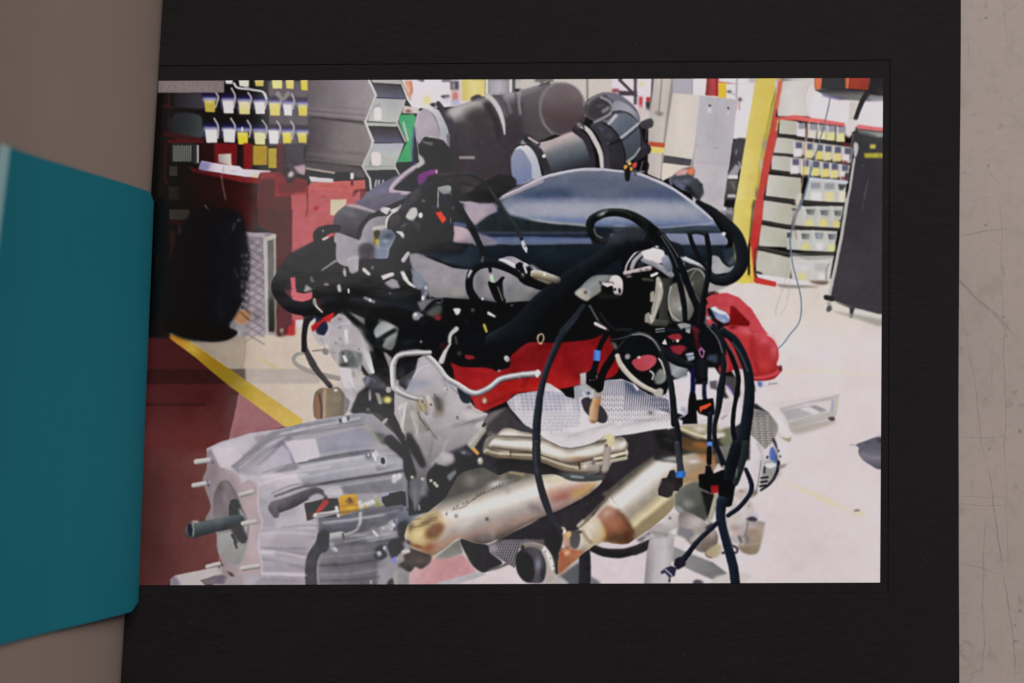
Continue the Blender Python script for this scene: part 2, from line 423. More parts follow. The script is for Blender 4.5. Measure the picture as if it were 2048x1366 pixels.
P('500 205 895 250 850 600 800 960 740 1366 430 1380 430 930 480 500', 'b9b2b8 aea9b2 b4adb2', '450 0 850 0', 1.5)
S('690 235 650 620 630 900', 6, 'a19ba4', 1.5, .8); S('475 400 440 860', 10, 'bfb8c4', 2, .7); S('470 880 800 905', 12, 'a79ea4', 2.5, .8); S('560 1205 780 1200', 8, 'a8a0a6', 2.5, .6); B(600, 1000, 140, 120, 'bab3b4', .5); B(700, 620, 160, 60, 'a9a4ae', .4)
E(605, 310, 14, 14, '55525a', 0, None, 1); R(585, 330, 620, 380, 'd0d0e0', None, 3, .8); E(793, 335, 12, 14, '5a565e', 0, None, 1); B(788, 380, 12, 20, 'c6c4d0', .7); B(480, 715, 14, 8, '8c868e', .6); B(670, 740, 14, 10, '8a8088', .6)
P('140 812 425 852 412 925 130 890', '4a484c 55535a', '0 812 0 925', 1.5); P('130 892 415 925 440 950 250 1000 120 1080', 'd2c8ba', None, 1.5)
P('870 360 1000 375 960 680 845 640', 'dbd0d6', None, 2)
C('845 670 960 640 975 700 930 900 880 1000 790 1005 820 880', '47434a', None, 2); S('875 760 870 800', 16, 'a09c9e', 2, .7); P('790 1010 870 900 910 930 890 1010', '96939a', None, 2); S('900 880 925 950', 14, 'aaa6a6', 2); R(790, 1010, 890, 1055, 'd0c8d2', None, 1.5)
P('780 1060 890 1060 870 1290 750 1300', '55544f 3c3a3c', '0 1060 0 1300', 2); S('830 1090 860 1160', 20, '7c7a6c', 3, .7); R(785, 1210, 870, 1240, 'bab6be', None, 2.5); P('750 1280 860 1285 850 1420 760 1400', '161418', None, 2); R(725, 1330, 780, 1420, 'a8a3a4', None, 3)
O(1300, 400)
P('500 0 760 0 740 120 640 180', 'b6aeb2', None, 2); P('740 90 850 100 840 220 800 260 700 140', '8d8890', None, 3); R(735, 75, 770, 105, 'c8c2c6', None, 2); P('760 0 860 0 850 80 750 60', '1a181c', None, 2); B(815, 85, 30, 14, 'b0aab0', .7); P('760 130 840 150 830 260 790 230', '55525a', None, 4)
# pillar and red rack
O(1300, 150)
P('1070 40 1300 40 1230 300 1100 1000 1060 1366 1010 1366 850 1366 960 700', 'd6c67c cdb968 c9b55e', '900 0 1180 0', 1.5)
P('1180 500 1230 300 1300 40 1330 40 1240 450 1150 1000 1090 1366 1050 1366 1100 900', 'a49a4a b5a858', '0 40 0 1366', 1.5)
B(1160, 700, 30, 50, '8c8894', .8); B(1120, 900, 20, 60, 'b2aab0', .7); B(1080, 1200, 20, 60, '6c6660', .8); B(1060, 1320, 20, 40, '9b968e', .7)
O(1300, 400)
P('870 0 1050 0 1020 300 990 480 990 780 1010 840 880 840 850 600 835 240 850 120', 'd2c070 cbb65c', '860 0 1040 0', 1.5); P('1045 0 1100 0 1060 300 1000 460 1020 200', '6a6238', None, 2); B(1050, 150, 14, 60, '9a948c', .6); B(1040, 60, 14, 40, '4c4840', .6)
P('880 830 960 770 1010 755 1060 790 1060 830 950 845', 'c9b94e d4c45c', '0 760 0 840', 2)
O(1500, 150)
P('250 60 660 40 620 420 280 420', 'c2bab8 cfc8c4 c6beba', '250 0 640 0', 2); B(380, 180, 60, 40, 'd6ced2', .6); P('560 150 640 90 650 300 600 400 560 330', 'd6ccd2', None, 3, .8); S('590 100 555 250 575 350', 8, 'b8a8a8', 1.5, .8); S('650 80 640 300 600 420', 14, 'd0c6c8', 1.5, .9)
P('640 130 1345 200 1345 540 1000 520 600 470', 'd9ced3', None, 2)
P('655 40 735 40 720 140 655 150', 'c87050', None, 2); P('735 40 965 40 965 140 720 140', '3a3a3c', None, 1.5); P('965 40 1010 40 1000 140 965 140', 'c86c4a', None, 2); P('1010 40 1240 40 1200 160 1000 140', '9a4232 86392e', '1010 0 1220 0', 2)
P('650 150 720 142 960 138 1345 180 1345 245 1200 270 960 250 730 190', '3c3a40 6c6c66 73727a', '0 150 0 260', 2); P('725 190 1000 240 900 252 740 215', '4a4870', None, 3, .8)
P('1220 40 1345 40 1345 215 1190 190', '2c282b', None, 2); S('1335 60 1310 180 1340 200', 18, '5c4c2e', 3, .8); P('1200 220 1345 230 1345 262 1240 270', '8f8c98', None, 3, .8)
P('1005 260 1110 270 1080 460 1000 470', 'c4bcb6', None, 3)
S('1190 180 1130 280 1070 440', '60 50 42', '3a343a 2c282c', 1)
P('300 440 480 470 480 610 290 600', 'b8b6a6 b0ae9e', '300 0 480 0', 1.5)
def shelf_bins(y, xs, w, h, dy, cs):
    for i, (x, c) in enumerate(zip(xs, cs)):
        yy = y + dy * (x - xs[0])
        R(x, yy, x + w, yy + h * .48, '8f8f98' if y < 600 else '5c5c72', None, 2); R(x - 10, yy - 5, x + 12, yy + h, 'c9c3c6', None, 2); R(x, yy + h * .42, x + w, yy + h, c, None, 2.5)
P('280 620 1040 700 1040 770 1020 900 980 1080 590 1030 230 960 215 830 245 650', 'b5afa8', None, 2)
shelf_bins(480, (480, 592, 690, 780, 880), 82, 160, .1, ('dcd0d6', 'd2caba', 'd8d0a8', 'd3cb94', 'd8ce98'))
for t in ('285 610 660 665 1050 715', '225 790 560 830 740 855 1040 900', '190 965 560 1020 980 1060'):
    S(t, 38, '3c3632 2e2a2a', 1.5, sm=False)
R(240, 650, 445, 780, 'b7b5a6', None, 2); P('245 650 450 668 440 800 240 785', 'bebab4 b0ae9e', '250 0 440 0', 2)
P('222 825 425 845 412 975 215 955', 'bdb9b2 aeac9c', '225 0 420 0', 2)
shelf_bins(680, (450, 565, 670, 750, 845, 945), 75, 150, .12, ('d8cdd6', 'd6cb90', 'd4c474', 'cec898', 'd8c486', 'd8cecc'))
shelf_bins(850, (418, 525, 625, 725, 815, 920), 75, 150, .12, ('d9cfd2', 'd2c886', 'd2c67e', 'd6c878', 'd4c88a', 'dad0cc'))
R(950, 690, 1000, 715, '7a2a30', None, 3); R(940, 870, 985, 895, '6e2c30', None, 3); R(920, 1030, 975, 1060, '7a2e34', None, 3); C('965 990 1000 1000 990 1070 965 1070', '3a3436', None, 3)
P('180 1005 520 1040 520 1270 155 1225', 'c3beb6 b6b3a6 aeac9c', '180 0 520 0', 2); P('600 1050 980 1080 950 1300 540 1270', 'b9bab6', None, 2); S('600 1050 980 1085', 30, 'c0c6d0', 2)
for x, y in ((615, 1090), (755, 1095)): R(x, y, x + 100, y + 62, '8f8f96', None, 2.5)
P('890 1105 985 1110 930 1170 900 1160', '4c4a4c', None, 2); R(620, 1185, 725, 1275, 'd8cfcb', None, 3); R(755, 1185, 850, 1280, 'd6c898', None, 3); R(900, 1180, 970, 1290, 'd6cdb8', None, 3)
S('150 1245 480 1285 940 1315', 40, '3a3633', 1.5, sm=False)
P('135 1265 430 1310 420 1420 120 1420', 'bcb8b0 b0ae9e', '140 0 430 0', 2)
P('290 60 330 60 262 420 285 430 300 470 275 500 280 600 110 1366 50 1366 130 900 220 480', 'b5534a b84a44 b4443f', '0 60 0 1366', 1.5); P('290 60 330 60 290 330 250 360', 'c68060', None, 3, .7)
P('275 430 460 405 980 490 960 520 480 462 290 450', 'cc5e58 d4706c cc5c5c', '280 0 960 0', 2); P('1085 500 1340 535 1338 575 1080 545', 'd07074', None, 2); P('1080 550 1340 580 1340 640 1160 650 1100 600', '8d928c', None, 3); 
for x in (1150, 1220, 1290): B(x, 620, 14, 18, 'c4c8c4', .7)
P('960 470 1080 450 1070 560 1000 640 960 600', 'd2c8c8', None, 3); S('285 460 270 560', 18, 'd8c080', 2, .8)
O(1500, 400)
P('140 10 460 50 420 270 110 205', 'bcb8ae b4b2a2 adab9b', '140 0 440 0', 2); P('450 60 950 60 900 300 430 260', 'b6b6ae', None, 2); P('100 245 400 300 380 480 85 470', 'bab7ac b2b0a0 acaa9a', '100 0 400 0', 2); P('380 300 890 300 850 530 370 500', 'b6b6ae', None, 2)
P('55 500 400 580 440 620 400 800 60 740', 'b3b0a4 b8b4a8 b0ad9e', '60 0 420 0', 2); P('400 540 850 560 800 850 420 800', 'c2bdb6', None, 2); P('60 740 400 790 620 830 600 870 260 850 80 790', 'd8ccd2', None, 2)
for x, y in ((560, 95), (700, 105), (840, 110)): P([x, y, x + 100, y, x + 90, y + 60, x + 20, y + 50], '4f525a 8a8e90', [x, y, x + 90, y + 50], 2)
for x, y in ((515, 340), (650, 335), (785, 345)): P([x, y, x + 95, y, x + 85, y + 60, x + 10, y + 55], '4a4c52 8e9298', [x, y, x + 80, y + 50], 2)
B(690, 355, 30, 26, '98a4b8', .8); P('375 330 420 330 420 380 378 385', '404654', None, 2); P('420 80 470 85 460 110 425 100', '4a4a4e', None, 2.5)
for x, y, c in ((560, 200, 'd3c682'), (700, 200, 'd5c772'), (835, 210, 'cdc67a'), (525, 440, 'c9c278'), (665, 430, 'd6ccd0'), (790, 450, 'd0c98c'), (490, 740, 'd0c88c'), (690, 740, 'dad0cc')): R(x, y, x + 75, y + 70, c, None, 4, .9)
for x, y in ((530, 60), (680, 70), (820, 70), (490, 310), (630, 310), (760, 320), (620, 620), (440, 620)): S([x, y, x + 25, y + 60, x + 5, y + 150], 16, 'c8c4c6', 2, .8)
S('440 620 620 625 800 630', 22, 'c6c2c0', 2); R(460, 640, 620, 690, 'c2bec4', None, 4); R(650, 640, 770, 720, 'b0b0ae', None, 4); S('800 640 770 720 770 810', 12, '7c7a7c', 2); C('600 820 780 820 780 850 700 855', '6a5c4e', None, 3); B(545, 690, 50, 22, 'd8d0d4', .7)
S('130 220 420 270 900 300', 34, '34322f', 1.5); S('90 480 420 545 840 545', 38, '3c3a36', 1.5); S('420 545 600 590 830 575', 26, '8c8c88', 3, .8); S('500 20 700 40 950 45', 30, '34322f', 1.5, sm=False); B(925, 208, 26, 14, '3c3a3c', .9)
P('60 0 140 0 125 200 40 700 60 780 265 830 260 880 60 840 0 790 0 430', 'b84a46 b43632 b83a34', '0 0 0 850', 1.5); P('40 480 80 480 50 700 40 640', '60302c', None, 3, .7); P('0 470 10 470 40 790 30 840 0 838', 'c9b94e', None, 2)
P('60 715 130 740 120 755 65 740', '2a2422', None, 2)
C('270 850 420 860 640 870 700 880 500 890 330 885', '7d736a', None, 3, .9)
# dark rolling board, right edge
O(1500, 150)
P('1030 580 1070 560 1120 600 1340 650 1340 1400 975 1400 1010 1200 1050 850', '3c3a40 38343c', '0 560 0 1366', 1.5); P('1080 560 1340 630 1340 680 1150 660', '3c423e', None, 4, .8)
S('1040 600 1010 850 1050 740', 14, '7c7876', 2, .8); C('1050 690 1095 700 1085 800 1055 830', 'b9b5b6', None, 2); S('1055 850 1010 1150 960 1400', 26, 'b2b1ae', 1.5, sm=False); S('1010 880 1040 600', 12, '524e50', 2, .8)
R(1215, 702, 1272, 745, 'b7ae4e', None, 2.5); R(1158, 790, 1305, 838, 'a9a13e', None, 2.5); S('1195 1060 1135 1366', 8, '6e6c72', 1.2, .7); B(1140, 915, 10, 12, '5a6458', .7)
O(1500, 400)
P('990 0 1325 0 1325 1160 1060 1095 830 1010 800 960 880 560', '39353c 403b42 3d3a40', '0 0 0 1100', 1.2); S('985 0 920 400 860 700 800 970', 34, '9a9a98 c2c0ba', 1.2, sm=False); S('1150 20 1130 100', 7, '64626a', 1.2, .6)
S('770 985 830 1000', 50, '2a282a', 1.5); P('830 1020 1060 1095 1325 1160 1325 1180 1050 1110', '343236', None, 1.5)
S('800 1040 815 1100', 40, 'a29c98', 2); E(800, 1100, 26, 34, '55504e', 15, None, 2); P('1010 1085 1055 1090 1040 1190 1010 1190', '34323a', None, 2); P('1060 1095 1325 1160 1325 1230 1060 1150', 'c9c6bc', None, 2); C('830 1120 1000 1150 1325 1210 1325 1280 1100 1210 930 1160', '9a958c', None, 4, .9)
# hanging lines
O(1500, 150)
S('815 220 770 430 690 720 620 960 540 1240 500 1366', 12, '64727e', 1); S('580 480 550 760 540 1020 510 1200', 12, 'b48a6a', 1.2, .8); S('600 470 560 800 570 1000', 8, 'c6b8b0', 1.2, .8); S('690 470 640 700 600 880 590 1030', 10, 'c0b8b8', 1.2, .7); S('620 880 600 1030 530 1270', 10, '5a7e9c', 1, .9)
P('455 1265 490 1190 530 1200 500 1330 460 1330', 'c6beae', None, 3)
O(1500, 400)
S('510 20 460 150 430 280 405 420 420 560', 16, '6c7886', 1); S('420 560 440 690 490 870 520 1040 500 1230 400 1366 290 1500 140 1560', 13, '66788a', .8)
S('490 100 450 250 470 390', 12, '9c6c64', 1.2, .8); S('395 620 370 760 320 930 260 1100 260 1180', 7, 'a89c90', 1, .8); S('405 700 395 900 360 1080 310 1160', 7, 'ac9f92', 1, .7); S('700 960 610 1060', 4, 'b8aca0', 1, .6)
# floor things on the right
O(1500, 650)
S('340 485 700 465 1000 485 1325 515', 24, 'd8ccb0', 3.5, .8); S('400 300 420 400 460 490', 8, 'c4bdb4', 2, .5); B(500, 140, 40, 18, 'cfc6a8', .6)
P('180 790 900 690 915 700 870 930 400 1050 330 1000 300 860', 'cbbfc2', None, 3)
P('300 840 840 715 910 695 850 760 560 800 310 880', 'b3a9a8', None, 2); P('320 870 600 815 760 880 380 975', 'a39c9e b2acb0', '320 0 760 0', 2.5); P('500 850 590 825 720 880 650 905', 'ccc5c8', None, 2); P('600 825 660 812 780 862 720 880', '8d8886', None, 2.5); S('840 770 828 870', 26, '9c93b4', 2); P('850 740 905 700 870 930 845 880', 'b5b0a6', None, 2)
P('380 985 760 880 860 870 860 930 400 1040', 'b0aba4 a8a39c', '0 880 0 1040', 2); C('400 1045 780 960 860 970 840 1000 500 1100', '9a9288', None, 5, .7); C('790 945 820 930 855 935 855 965 820 970', '4c403e', None, 2)
S('1010 1215 1090 1220', 8, '8c8890', 2); C('1075 1210 1180 1170 1280 1135 1325 1160 1325 1440 1240 1410 1130 1330 1115 1260', '5c5a68 6a6878 55535e', '0 1140 0 1420', 1.5); B(1200, 1200, 40, 20, '44424c', .5); B(1180, 1290, 40, 30, '7c7a88', .6); B(1300, 1170, 20, 40, '38353c', .7)
O(1500, 900, 4.88)
C('1070 -20 1270 -60 1270 175 1180 150 1085 80', '5e5d68 74727e 5a5862', '0 -20 0 170', 1.5); S('1090 30 1180 70 1270 80', 20, '86848e', 4, .7)
P('240 300 420 330 600 400 760 470 940 560 940 585 800 550 560 430 400 350', 'd4c7a4', None, 5, .8); C('980 600 1090 600 1130 640 1040 650', 'd2c5a2', None, 6, .8); C('1010 595 1045 575 1080 590 1050 602', '8a7e6c', None, 2)
P('200 560 700 640 1270 1180 1270 1300 100 1300', 'c8babe', None, 30, .6)
# ---- red cabinet, tyre and mesh box on the left
O(550, 150)
P('20 990 330 1060 330 1210 0 1230 0 1000', '7a3c40 944a4c', '0 1000 0 1200', 3)
P('160 1210 350 1105 800 1075 800 1170 790 1320 700 1320 560 1400 160 1400', 'b26366 b66666 b46262', '160 0 800 0', 1.5)
P('350 1085 780 1065 915 1058 922 1152 795 1172 360 1140', 'b96a66 b45f5a', '0 1060 0 1170', 1.5); S('360 1145 600 1150 790 1175', 14, 'c87876', 2, .5)
P('790 1175 900 1155 960 1180 830 1310 790 1310', '7c4a4c', None, 3)
P('30 1100 320 1070 320 1190 40 1200', '6c3236', None, 4, .8); S('330 1090 325 1360', 10, '6a3034', 1.5); S('165 1210 320 1200', 8, '8a4246', 2, .7); B(490, 1230, 30, 14, 'a04c50', .8)
C('95 900 200 905 240 1000 180 1090 110 1080', '584e52 4a3c40', '0 900 0 1080', 4); E(160, 1005, 26, 34, 'c0b6b4', 20, None, 3); B(120, 960, 30, 30, '3c3438', .6)
P('190 925 300 905 315 960 300 1020 240 1000', 'b296a2', None, 3); P('310 935 615 985 605 1010 320 960', 'b0a498', None, 2); P('310 955 605 1008 600 1040 330 1000', '3a3238', None, 2); P('340 1020 600 1050 585 1090 360 1080', 'cac2ca', None, 2); P('612 985 775 985 770 1060 600 1050', '3a353a', None, 2.5); R(762, 990, 796, 1058, 'd6d0d2', None, 1.5); R(770, 1058, 790, 1120, '4a2a2e', None, 2)
O(550, 400)
P('160 -20 800 -20 700 100 560 270 380 470 330 490 160 640', 'b06165 b36668 b26466', '160 0 700 0', 1)
P('10 -20 165 -20 160 640 120 680 30 700 10 640', '66393f 5f353b 6a3438', '0 0 0 650', 1.5); P('120 560 165 520 150 660 80 740', '8c4044', None, 4, .7)
S('325 -20 330 60 318 160', 12, '7a3a40', 2); P('385 70 450 60 440 100 400 105', 'a03c44', None, 3); P('440 70 540 75 530 105 440 110', 'c86870', None, 3, .8)
P('562 -5 722 -10 722 70 620 130 600 155 560 150', 'c8bca2', None, 1.5)
P('80 1110 200 1160 195 1366 85 1366', '8a2c30 b04448 b8484c', '80 0 200 0', 2); P('20 1040 90 1110 80 1380 20 1380', '3c1c18', None, 4)
O(290, 400)
P('120 0 480 0 440 180 380 330 250 650 100 640', '120b0b', None, 3)
for j in range(4):
    for i in range(10):
        S([252 + i * 21, 95 + j * 26 + 8 * (i % 2), 262 + i * 20, 114 + j * 26 + 8 * (i % 2)], 9, '8a8670', .9, .6)
for i, x in enumerate((255, 275, 295)): S([x, 310, x + 8, 480, x - 10, 620], 7, '5a3028', 1.5, .8)
S('240 225 400 235', 26, '3a1416', 4, .8); B(350, 310, 24, 50, '3c3834', .7)
P('500 0 1120 0 1150 180 1140 330 900 330 500 150', '170708 2a0b0d 4a1216', '600 0 1150 0', 5)
S('605 55 700 165', 14, '6a544c', 1.2); S('1130 80 1160 260', 30, '380d10', 6, .6)
# mesh box
P('1010 330 1330 322 1325 400 1325 1366 860 1366 880 1200 1000 1000 1060 700', '8c7f86 998c92 a0929a', '0 330 0 1366', 2)
for j in range(14):
    for i in range(9):
        x = 860 + i * 90 + (45 if j % 2 else 0) - 200 * (0); y = 420 + j * 72
        if 1000 < x < 1200 or (y > 1000 and 860 < x < 1200):
            E(x, y, 30, 34, 'a79ba0' if x > 1040 else '8a8486', 20, None, 2, .8)
for j in range(13):
    S([1010, 380 + j * 80, 1205, 500 + j * 80], 14, '5e545c', 2, .55); S([1205, 350 + j * 80, 1010, 480 + j * 80], 14, '665c64', 2, .4)
C('930 1120 1060 1130 1040 1240 900 1230', 'a3744c', None, 6, .9)
P('1195 385 1240 370 1250 1366 1225 1366', 'b6aea8'); P('1195 385 1330 330 1325 385 1225 420', 'b4aca6 c0b8b0', '1195 0 1330 0', 1); P('1240 415 1300 400 1312 1330 1255 1330', '6d686c 75706e 2c2c28', '0 400 0 1330', 1.5); S('1312 395 1322 900 1322 1366', 22, 'a5a090', 1.2); P('1330 560 1400 580 1420 900 1335 920', '5c4e50', None, 5, .7)
P('1250 1000 1310 990 1312 1330 1258 1330', '2a2a24', None, 6, .8)
S('1015 340 1200 365', 40, 'a89ca4', 2); S('1340 900 1360 1000 1330 1100', 30, '97908a', 4, .7); P('1335 1030 1480 1050 1440 1366 1330 1366', '45201c', None, 6, .8); B(1380, 1310, 24, 40, 'b0a8a4', .8); P('1450 1140 1518 1120 1518 1366 1450 1366', 'a8383c', None, 4)
# tyre
C('470 130 620 90 800 90 930 110 1000 220 1035 420 1060 640 1010 900 960 1080 880 1230 830 1370 700 1420 450 1420 250 1330 170 1150 200 800 300 480 380 280', '0b0e13', None, 5); C('760 300 860 180 940 210 1000 420 1010 700 960 980 860 1180 780 1100 740 800', '0e121a', None, 8)
E(990, 870, 20, 28, '5e5a60', 30, None, 2, .8); E(995, 970, 20, 30, '5a575a', 30, None, 2, .8); E(1000, 1070, 22, 30, '6e666a', 30, None, 2, .7); E(905, 1270, 26, 34, '6e6c6c', 20, None, 3, .8); E(1000, 1290, 30, 34, '8a8386', 20, None, 3, .8); B(1130, 1180, 40, 60, '4c4448', .4)
S('910 240 890 300', 24, '343a40', 2.5); E(950, 205, 18, 20, '3c4448', 0, None, 2.5); S('850 330 800 430', 26, '1c2226', 4, .8); S('900 690 940 780', 18, '40464c', 2.5, .8); B(980, 740, 24, 40, '3a3c44', .6)
B(760, 1100, 60, 200, '151c20', .6); B(850, 560, 160, 300, '0e1018', .7); P('110 1150 260 1330 250 1400 90 1400', '1d1210', None, 4); B(170, 1220, 14, 20, '4c4640', .6); S('120 560 135 760', 6, '4a4620', 1.5, .5)
O(280, 650)
P('90 -60 300 -60 300 40 240 92 90 60', '120c0c', None, 3); C('250 60 400 100 560 140 640 160 760 172 900 150 980 90 940 40 600 -40 300 -40', '0a0b0e', None, 3); C('640 165 800 180 920 150 1000 110 1100 110 900 190', '8d8178', None, 5, .5)

O(290, 400)
for j in range(9):                            # the tyre shows through the mesh at its right rim
    for i in range(2):
        x = 985 + i * 42 + (20 if j % 2 else 0); y = 560 + j * 66
        E(x, y, 17, 24, '5c565c' if i else '3a383e', 25, None, 2, .75)
for j in range(8): S([960, 600 + j * 76, 1060, 690 + j * 76], 9, '15161a', 2, .7)
P('40 1240 180 1240 180 1330 120 1360 30 1360', '140c0c', None, 4)
O(0, 0, 1); P('280 640 318 640 330 668 300 676 280 672', '170d0d', None, 1.5)
# ================= engine: intakes and air box =================
O(0, 0, 1)
P('582 520 720 380 720 600 650 640 582 640', 'b26468', None, 1); P('515 420 584 420 584 650 555 660 556 470 515 455', '5e353a', None, 2)
# dark mass behind everything
C('650 480 760 400 860 340 1000 300 1200 270 1240 300 1280 380 1400 430 1450 500 1440 560 1420 620 1440 700 1480 790 1400 830 1200 870 1120 950 900 940 830 880 770 800 700 715 640 660 590 600', '0d0c10', None, 3)
O(800, 150)
# left intake tube
P('480 345 740 258 870 208 1100 195 1200 168 1400 105 1518 60 1560 600 1380 690 1180 710 1120 860 1150 1080 900 1110 700 1250 420 1050 240 930 200 720 430 640', '524a4f 453d42 433b40', '0 250 0 800', 1)
P('500 360 740 265 850 300 860 400 620 470 540 480', 'b9aeae a39a9a 6c6567', '640 290 690 470', 5); B(600, 330, 110, 30, 'c2b8b4', .6, -18); B(780, 300, 60, 30, 'b8a8a8', .5, -20)
B(700, 420, 160, 60, '55565a', .6, -15); B(800, 450, 90, 60, '3f373b', .7)
P('1040 190 1200 165 1400 100 1440 260 1080 300 1060 240', '8c868c 6c666c 4e474c', '1200 150 1230 310', 3); S('1060 215 1200 180 1390 130', 24, 'a09aa2', 3, .7); S('1215 160 1200 300 1215 400', 26, '6e686c', 2.5, .7); S('1245 150 1230 300', 10, '4a4448', 2, .7)
S('740 245 800 225 880 320 950 440 990 560 1000 640', 50, '3e373c', 2); S('1010 190 1080 250 1120 380', 30, '7a747a', 3, .7)
S('885 215 960 280 1015 385 1045 490 1060 600', '56 62 50 36 16', '9c9498 c4bcbe b4acae', 1.2); S('965 235 1030 330 1070 420', 20, '6e676e', 2, .7)
C('180 380 225 345 270 335 330 395 375 480 395 560 400 640 300 640 240 660 205 720 165 640 150 540 158 450', 'a59aa8 aea2ae 9a909c', '180 350 360 640', 1.2)
C('215 335 290 325 375 345 430 400 470 500 495 600 502 720 480 740 440 680 405 640 392 530 350 420 280 350', 'd4ccd2 b8b4bc a0a6ae b5b3bb', '240 330 490 700', 1.2); S('502 600 498 740', 8, 'd0ccd4', 1)
S('305 300 360 285 370 330', 14, 'c6c0c8', 1); C('300 295 340 280 375 300 340 325', '38343c', None, 1.5); B(360, 295, 10, 18, 'd4d0d8', .8)
S('385 290 440 375 495 470 535 590 540 720', '50 66 70 60 40', '322e33 44404a 3a363c', 1.5); C('440 230 495 215 490 270 440 290', 'c8c0cc', None, 2.5, .6)
C('240 640 300 625 420 655 470 700 520 780 520 920 490 1000 380 980 250 930 240 850 195 720', '2e292c 3b3437 393136', '0 630 0 960', 1.5); S('245 640 330 655 410 660', 14, '1c181c', 1.5); S('300 620 420 640', 16, 'b5b0b2', 2, .8); C('230 665 330 680 320 715 240 690', '6a6466', None, 2)
R(598, 822, 756, 858, '6f676a', None, 2); B(825, 680, 6, 14, '7a7478', .6); B(850, 480, 50, 20, '5a5256', .5)
P('600 700 1120 700 1140 1060 900 1080 650 1180 500 1000', '433b40', None, 6, .7)
C('190 800 240 850 245 900 170 950 150 900 190 880', 'b0aca8', None, 2.5); S('155 560 175 700 195 850', 10, 'b8b4bc', 1.2); S('150 540 130 780 150 920', 30, '575280', 3, .8)
O(1050, 150)
# its open end
P('-20 170 150 110 330 78 330 600 150 640 -20 560', '6a6266 574f53 4c4448', '0 120 0 600', 3)
E(385, 345, 232, 272, '7a7072', -6, None, 2); E(390, 348, 222, 262, '72666a 6a5d60 55474a 50424a', -6, '0 90 0 600', 2); S('330 80 230 130 160 230 150 380 190 500 280 600', 16, '847a7e', 1.5, .8); S('130 300 140 400 170 480', 12, '5a5256', 2, .8); S('380 82 500 110 580 200 600 320', 12, '9a9294', 1.5, .7)
# rear elbow
C('605 300 660 230 790 178 940 195 1060 280 1140 370 1150 480 1000 520 860 520 720 480 620 420', '4c484e', None, 1.5)
S('630 290 700 225 800 190 900 190', 22, '85828a', 2, .8); C('700 270 780 235 860 280 870 340 800 410 690 440 640 380', '3f393c', None, 2); S('770 225 850 265 885 320 870 380 820 420 700 480', '26 26 22', '8b8a94', 1.5); P('770 360 850 310 865 340 790 390', '9a929c', None, 3, .8); S('730 320 800 300', 14, '6c666a', 3, .8)
C('830 200 950 200 1080 290 1130 360 1080 330 960 270 880 260', '6e6c7a', None, 2); C('890 280 960 260 1080 330 1150 410 1140 480 1060 410 960 375 900 380', '8b8b98 a09eaa 7c7c8a', '900 270 1130 460', 1.5); S('890 380 960 370 1060 400 1130 470', 22, '34323c', 2)
C('860 500 900 410 1000 385 1080 420 1140 480 1175 600 1160 740 1020 890 1000 760 950 620', '6b707e 5c6470 4a505c 3c4048', '900 420 1100 860', 1.5); S('920 410 850 490', 34, 'b6b4bc', 2); S('850 470 800 470 700 500', 24, '7c7886', 3, .8)
S('1150 492 970 640', 26, 'a3a8aa', 1.5); S('1160 520 1000 655', 14, '30323a', 1.5); S('1165 740 1110 820 1030 880', 26, '8c9296', 1.5); S('1170 770 1100 860', 14, '2c2e36', 2)
C('1150 490 1180 540 1205 660 1265 715 1270 780 1210 830 1150 860 1100 885 1160 780 1175 700 1160 560', '2c2a32', None, 1.5); B(1200, 720, 30, 30, '403c44', .7)
C('1165 485 1250 440 1290 450 1300 490 1280 530 1190 545', '4a474e 3a383e', '0 440 0 540', 1.5); S('1230 550 1220 660', 10, '5c585a', 1.5)
C('690 530 760 475 850 520 950 620 1005 760 1005 960 840 955 820 800 770 650', '3c3a46 32303a 2c2a30', '700 500 980 900', 1.5); S('780 475 870 540 960 650 1010 800 1010 950', 16, '222028', 1.5); B(760, 550, 40, 30, '5a5a6a', .7); S('800 720 960 660', 18, '20202a', 2); P('810 715 845 685 850 705 815 725', 'a09ea6', None, 2)
# front intake
P('120 690 260 655 400 600 500 565 600 610 660 760 690 960 240 1010 190 820', 'b8a4a6 a89a9c 6e7278 565c66 3e424c 2c2c34', '300 610 420 980', 1.5); B(420, 610, 90, 26, 'c4aeb0', .6, -20); B(200, 740, 40, 30, 'b4aaa8', .6)
S('505 555 610 640 670 780 690 950', 64, '2a262b 39353c', 1.5); S('690 520 770 620 820 780 835 950', 60, '2e2c36 45424e', 1.5)
S('545 500 640 565 715 680 765 800 780 935', '40 50 52 48 40', '8e8986 c4beba b2adaa', 1.2); B(545, 510, 16, 20, 'd6d2d0', .8); S('575 500 595 545', 12, '3a3638', 1.2)
O(800, 150)
S('1290 640 1380 745 1450 870 1500 1010', '80 76 80', '28242c 3a3640', 1.5); S('1310 645 1380 700', 24, 'b09aa0', 1.5); B(1250, 670, 26, 14, 'a8b0bc', .9, -10); E(1458, 820, 18, 18, 'd0c8c4', 0, None, 1.5); B(1410, 720, 10, 20, 'b09a9a', .8)
C('1120 880 1150 770 1215 715 1290 790 1335 900 1345 1050 1200 1110 1150 1080', '9096a8 8087a0 6c7898', '1140 760 1300 1080', 1.5)
C('1165 760 1215 715 1300 718 1385 830 1430 1000 1425 1030 1340 1050 1330 920 1270 800 1215 745', 'd0ccd2 b4b4c0 a4a8b8', '1210 720 1400 1020', 1.5)
# purple and dark bits by the left air box
C('180 1010 260 970 370 960 370 1000 290 1030 250 1100 200 1130 170 1060', '7c4280 8c4a8e', '170 0 300 0', 2.5); E(370, 980, 10, 22, 'd0b4c8', 0, None, 1.2); C('30 1060 130 1030 180 1090 100 1150 30 1160', '3c2454', None, 3); C('100 980 180 960 170 1060 110 1140 60 1100', '2e2630', None, 3, .8); C('380 1000 500 980 560 1040 440 1080 380 1060', '4c4448', None, 3); B(480, 1005, 24, 10, 'a04848', .8)
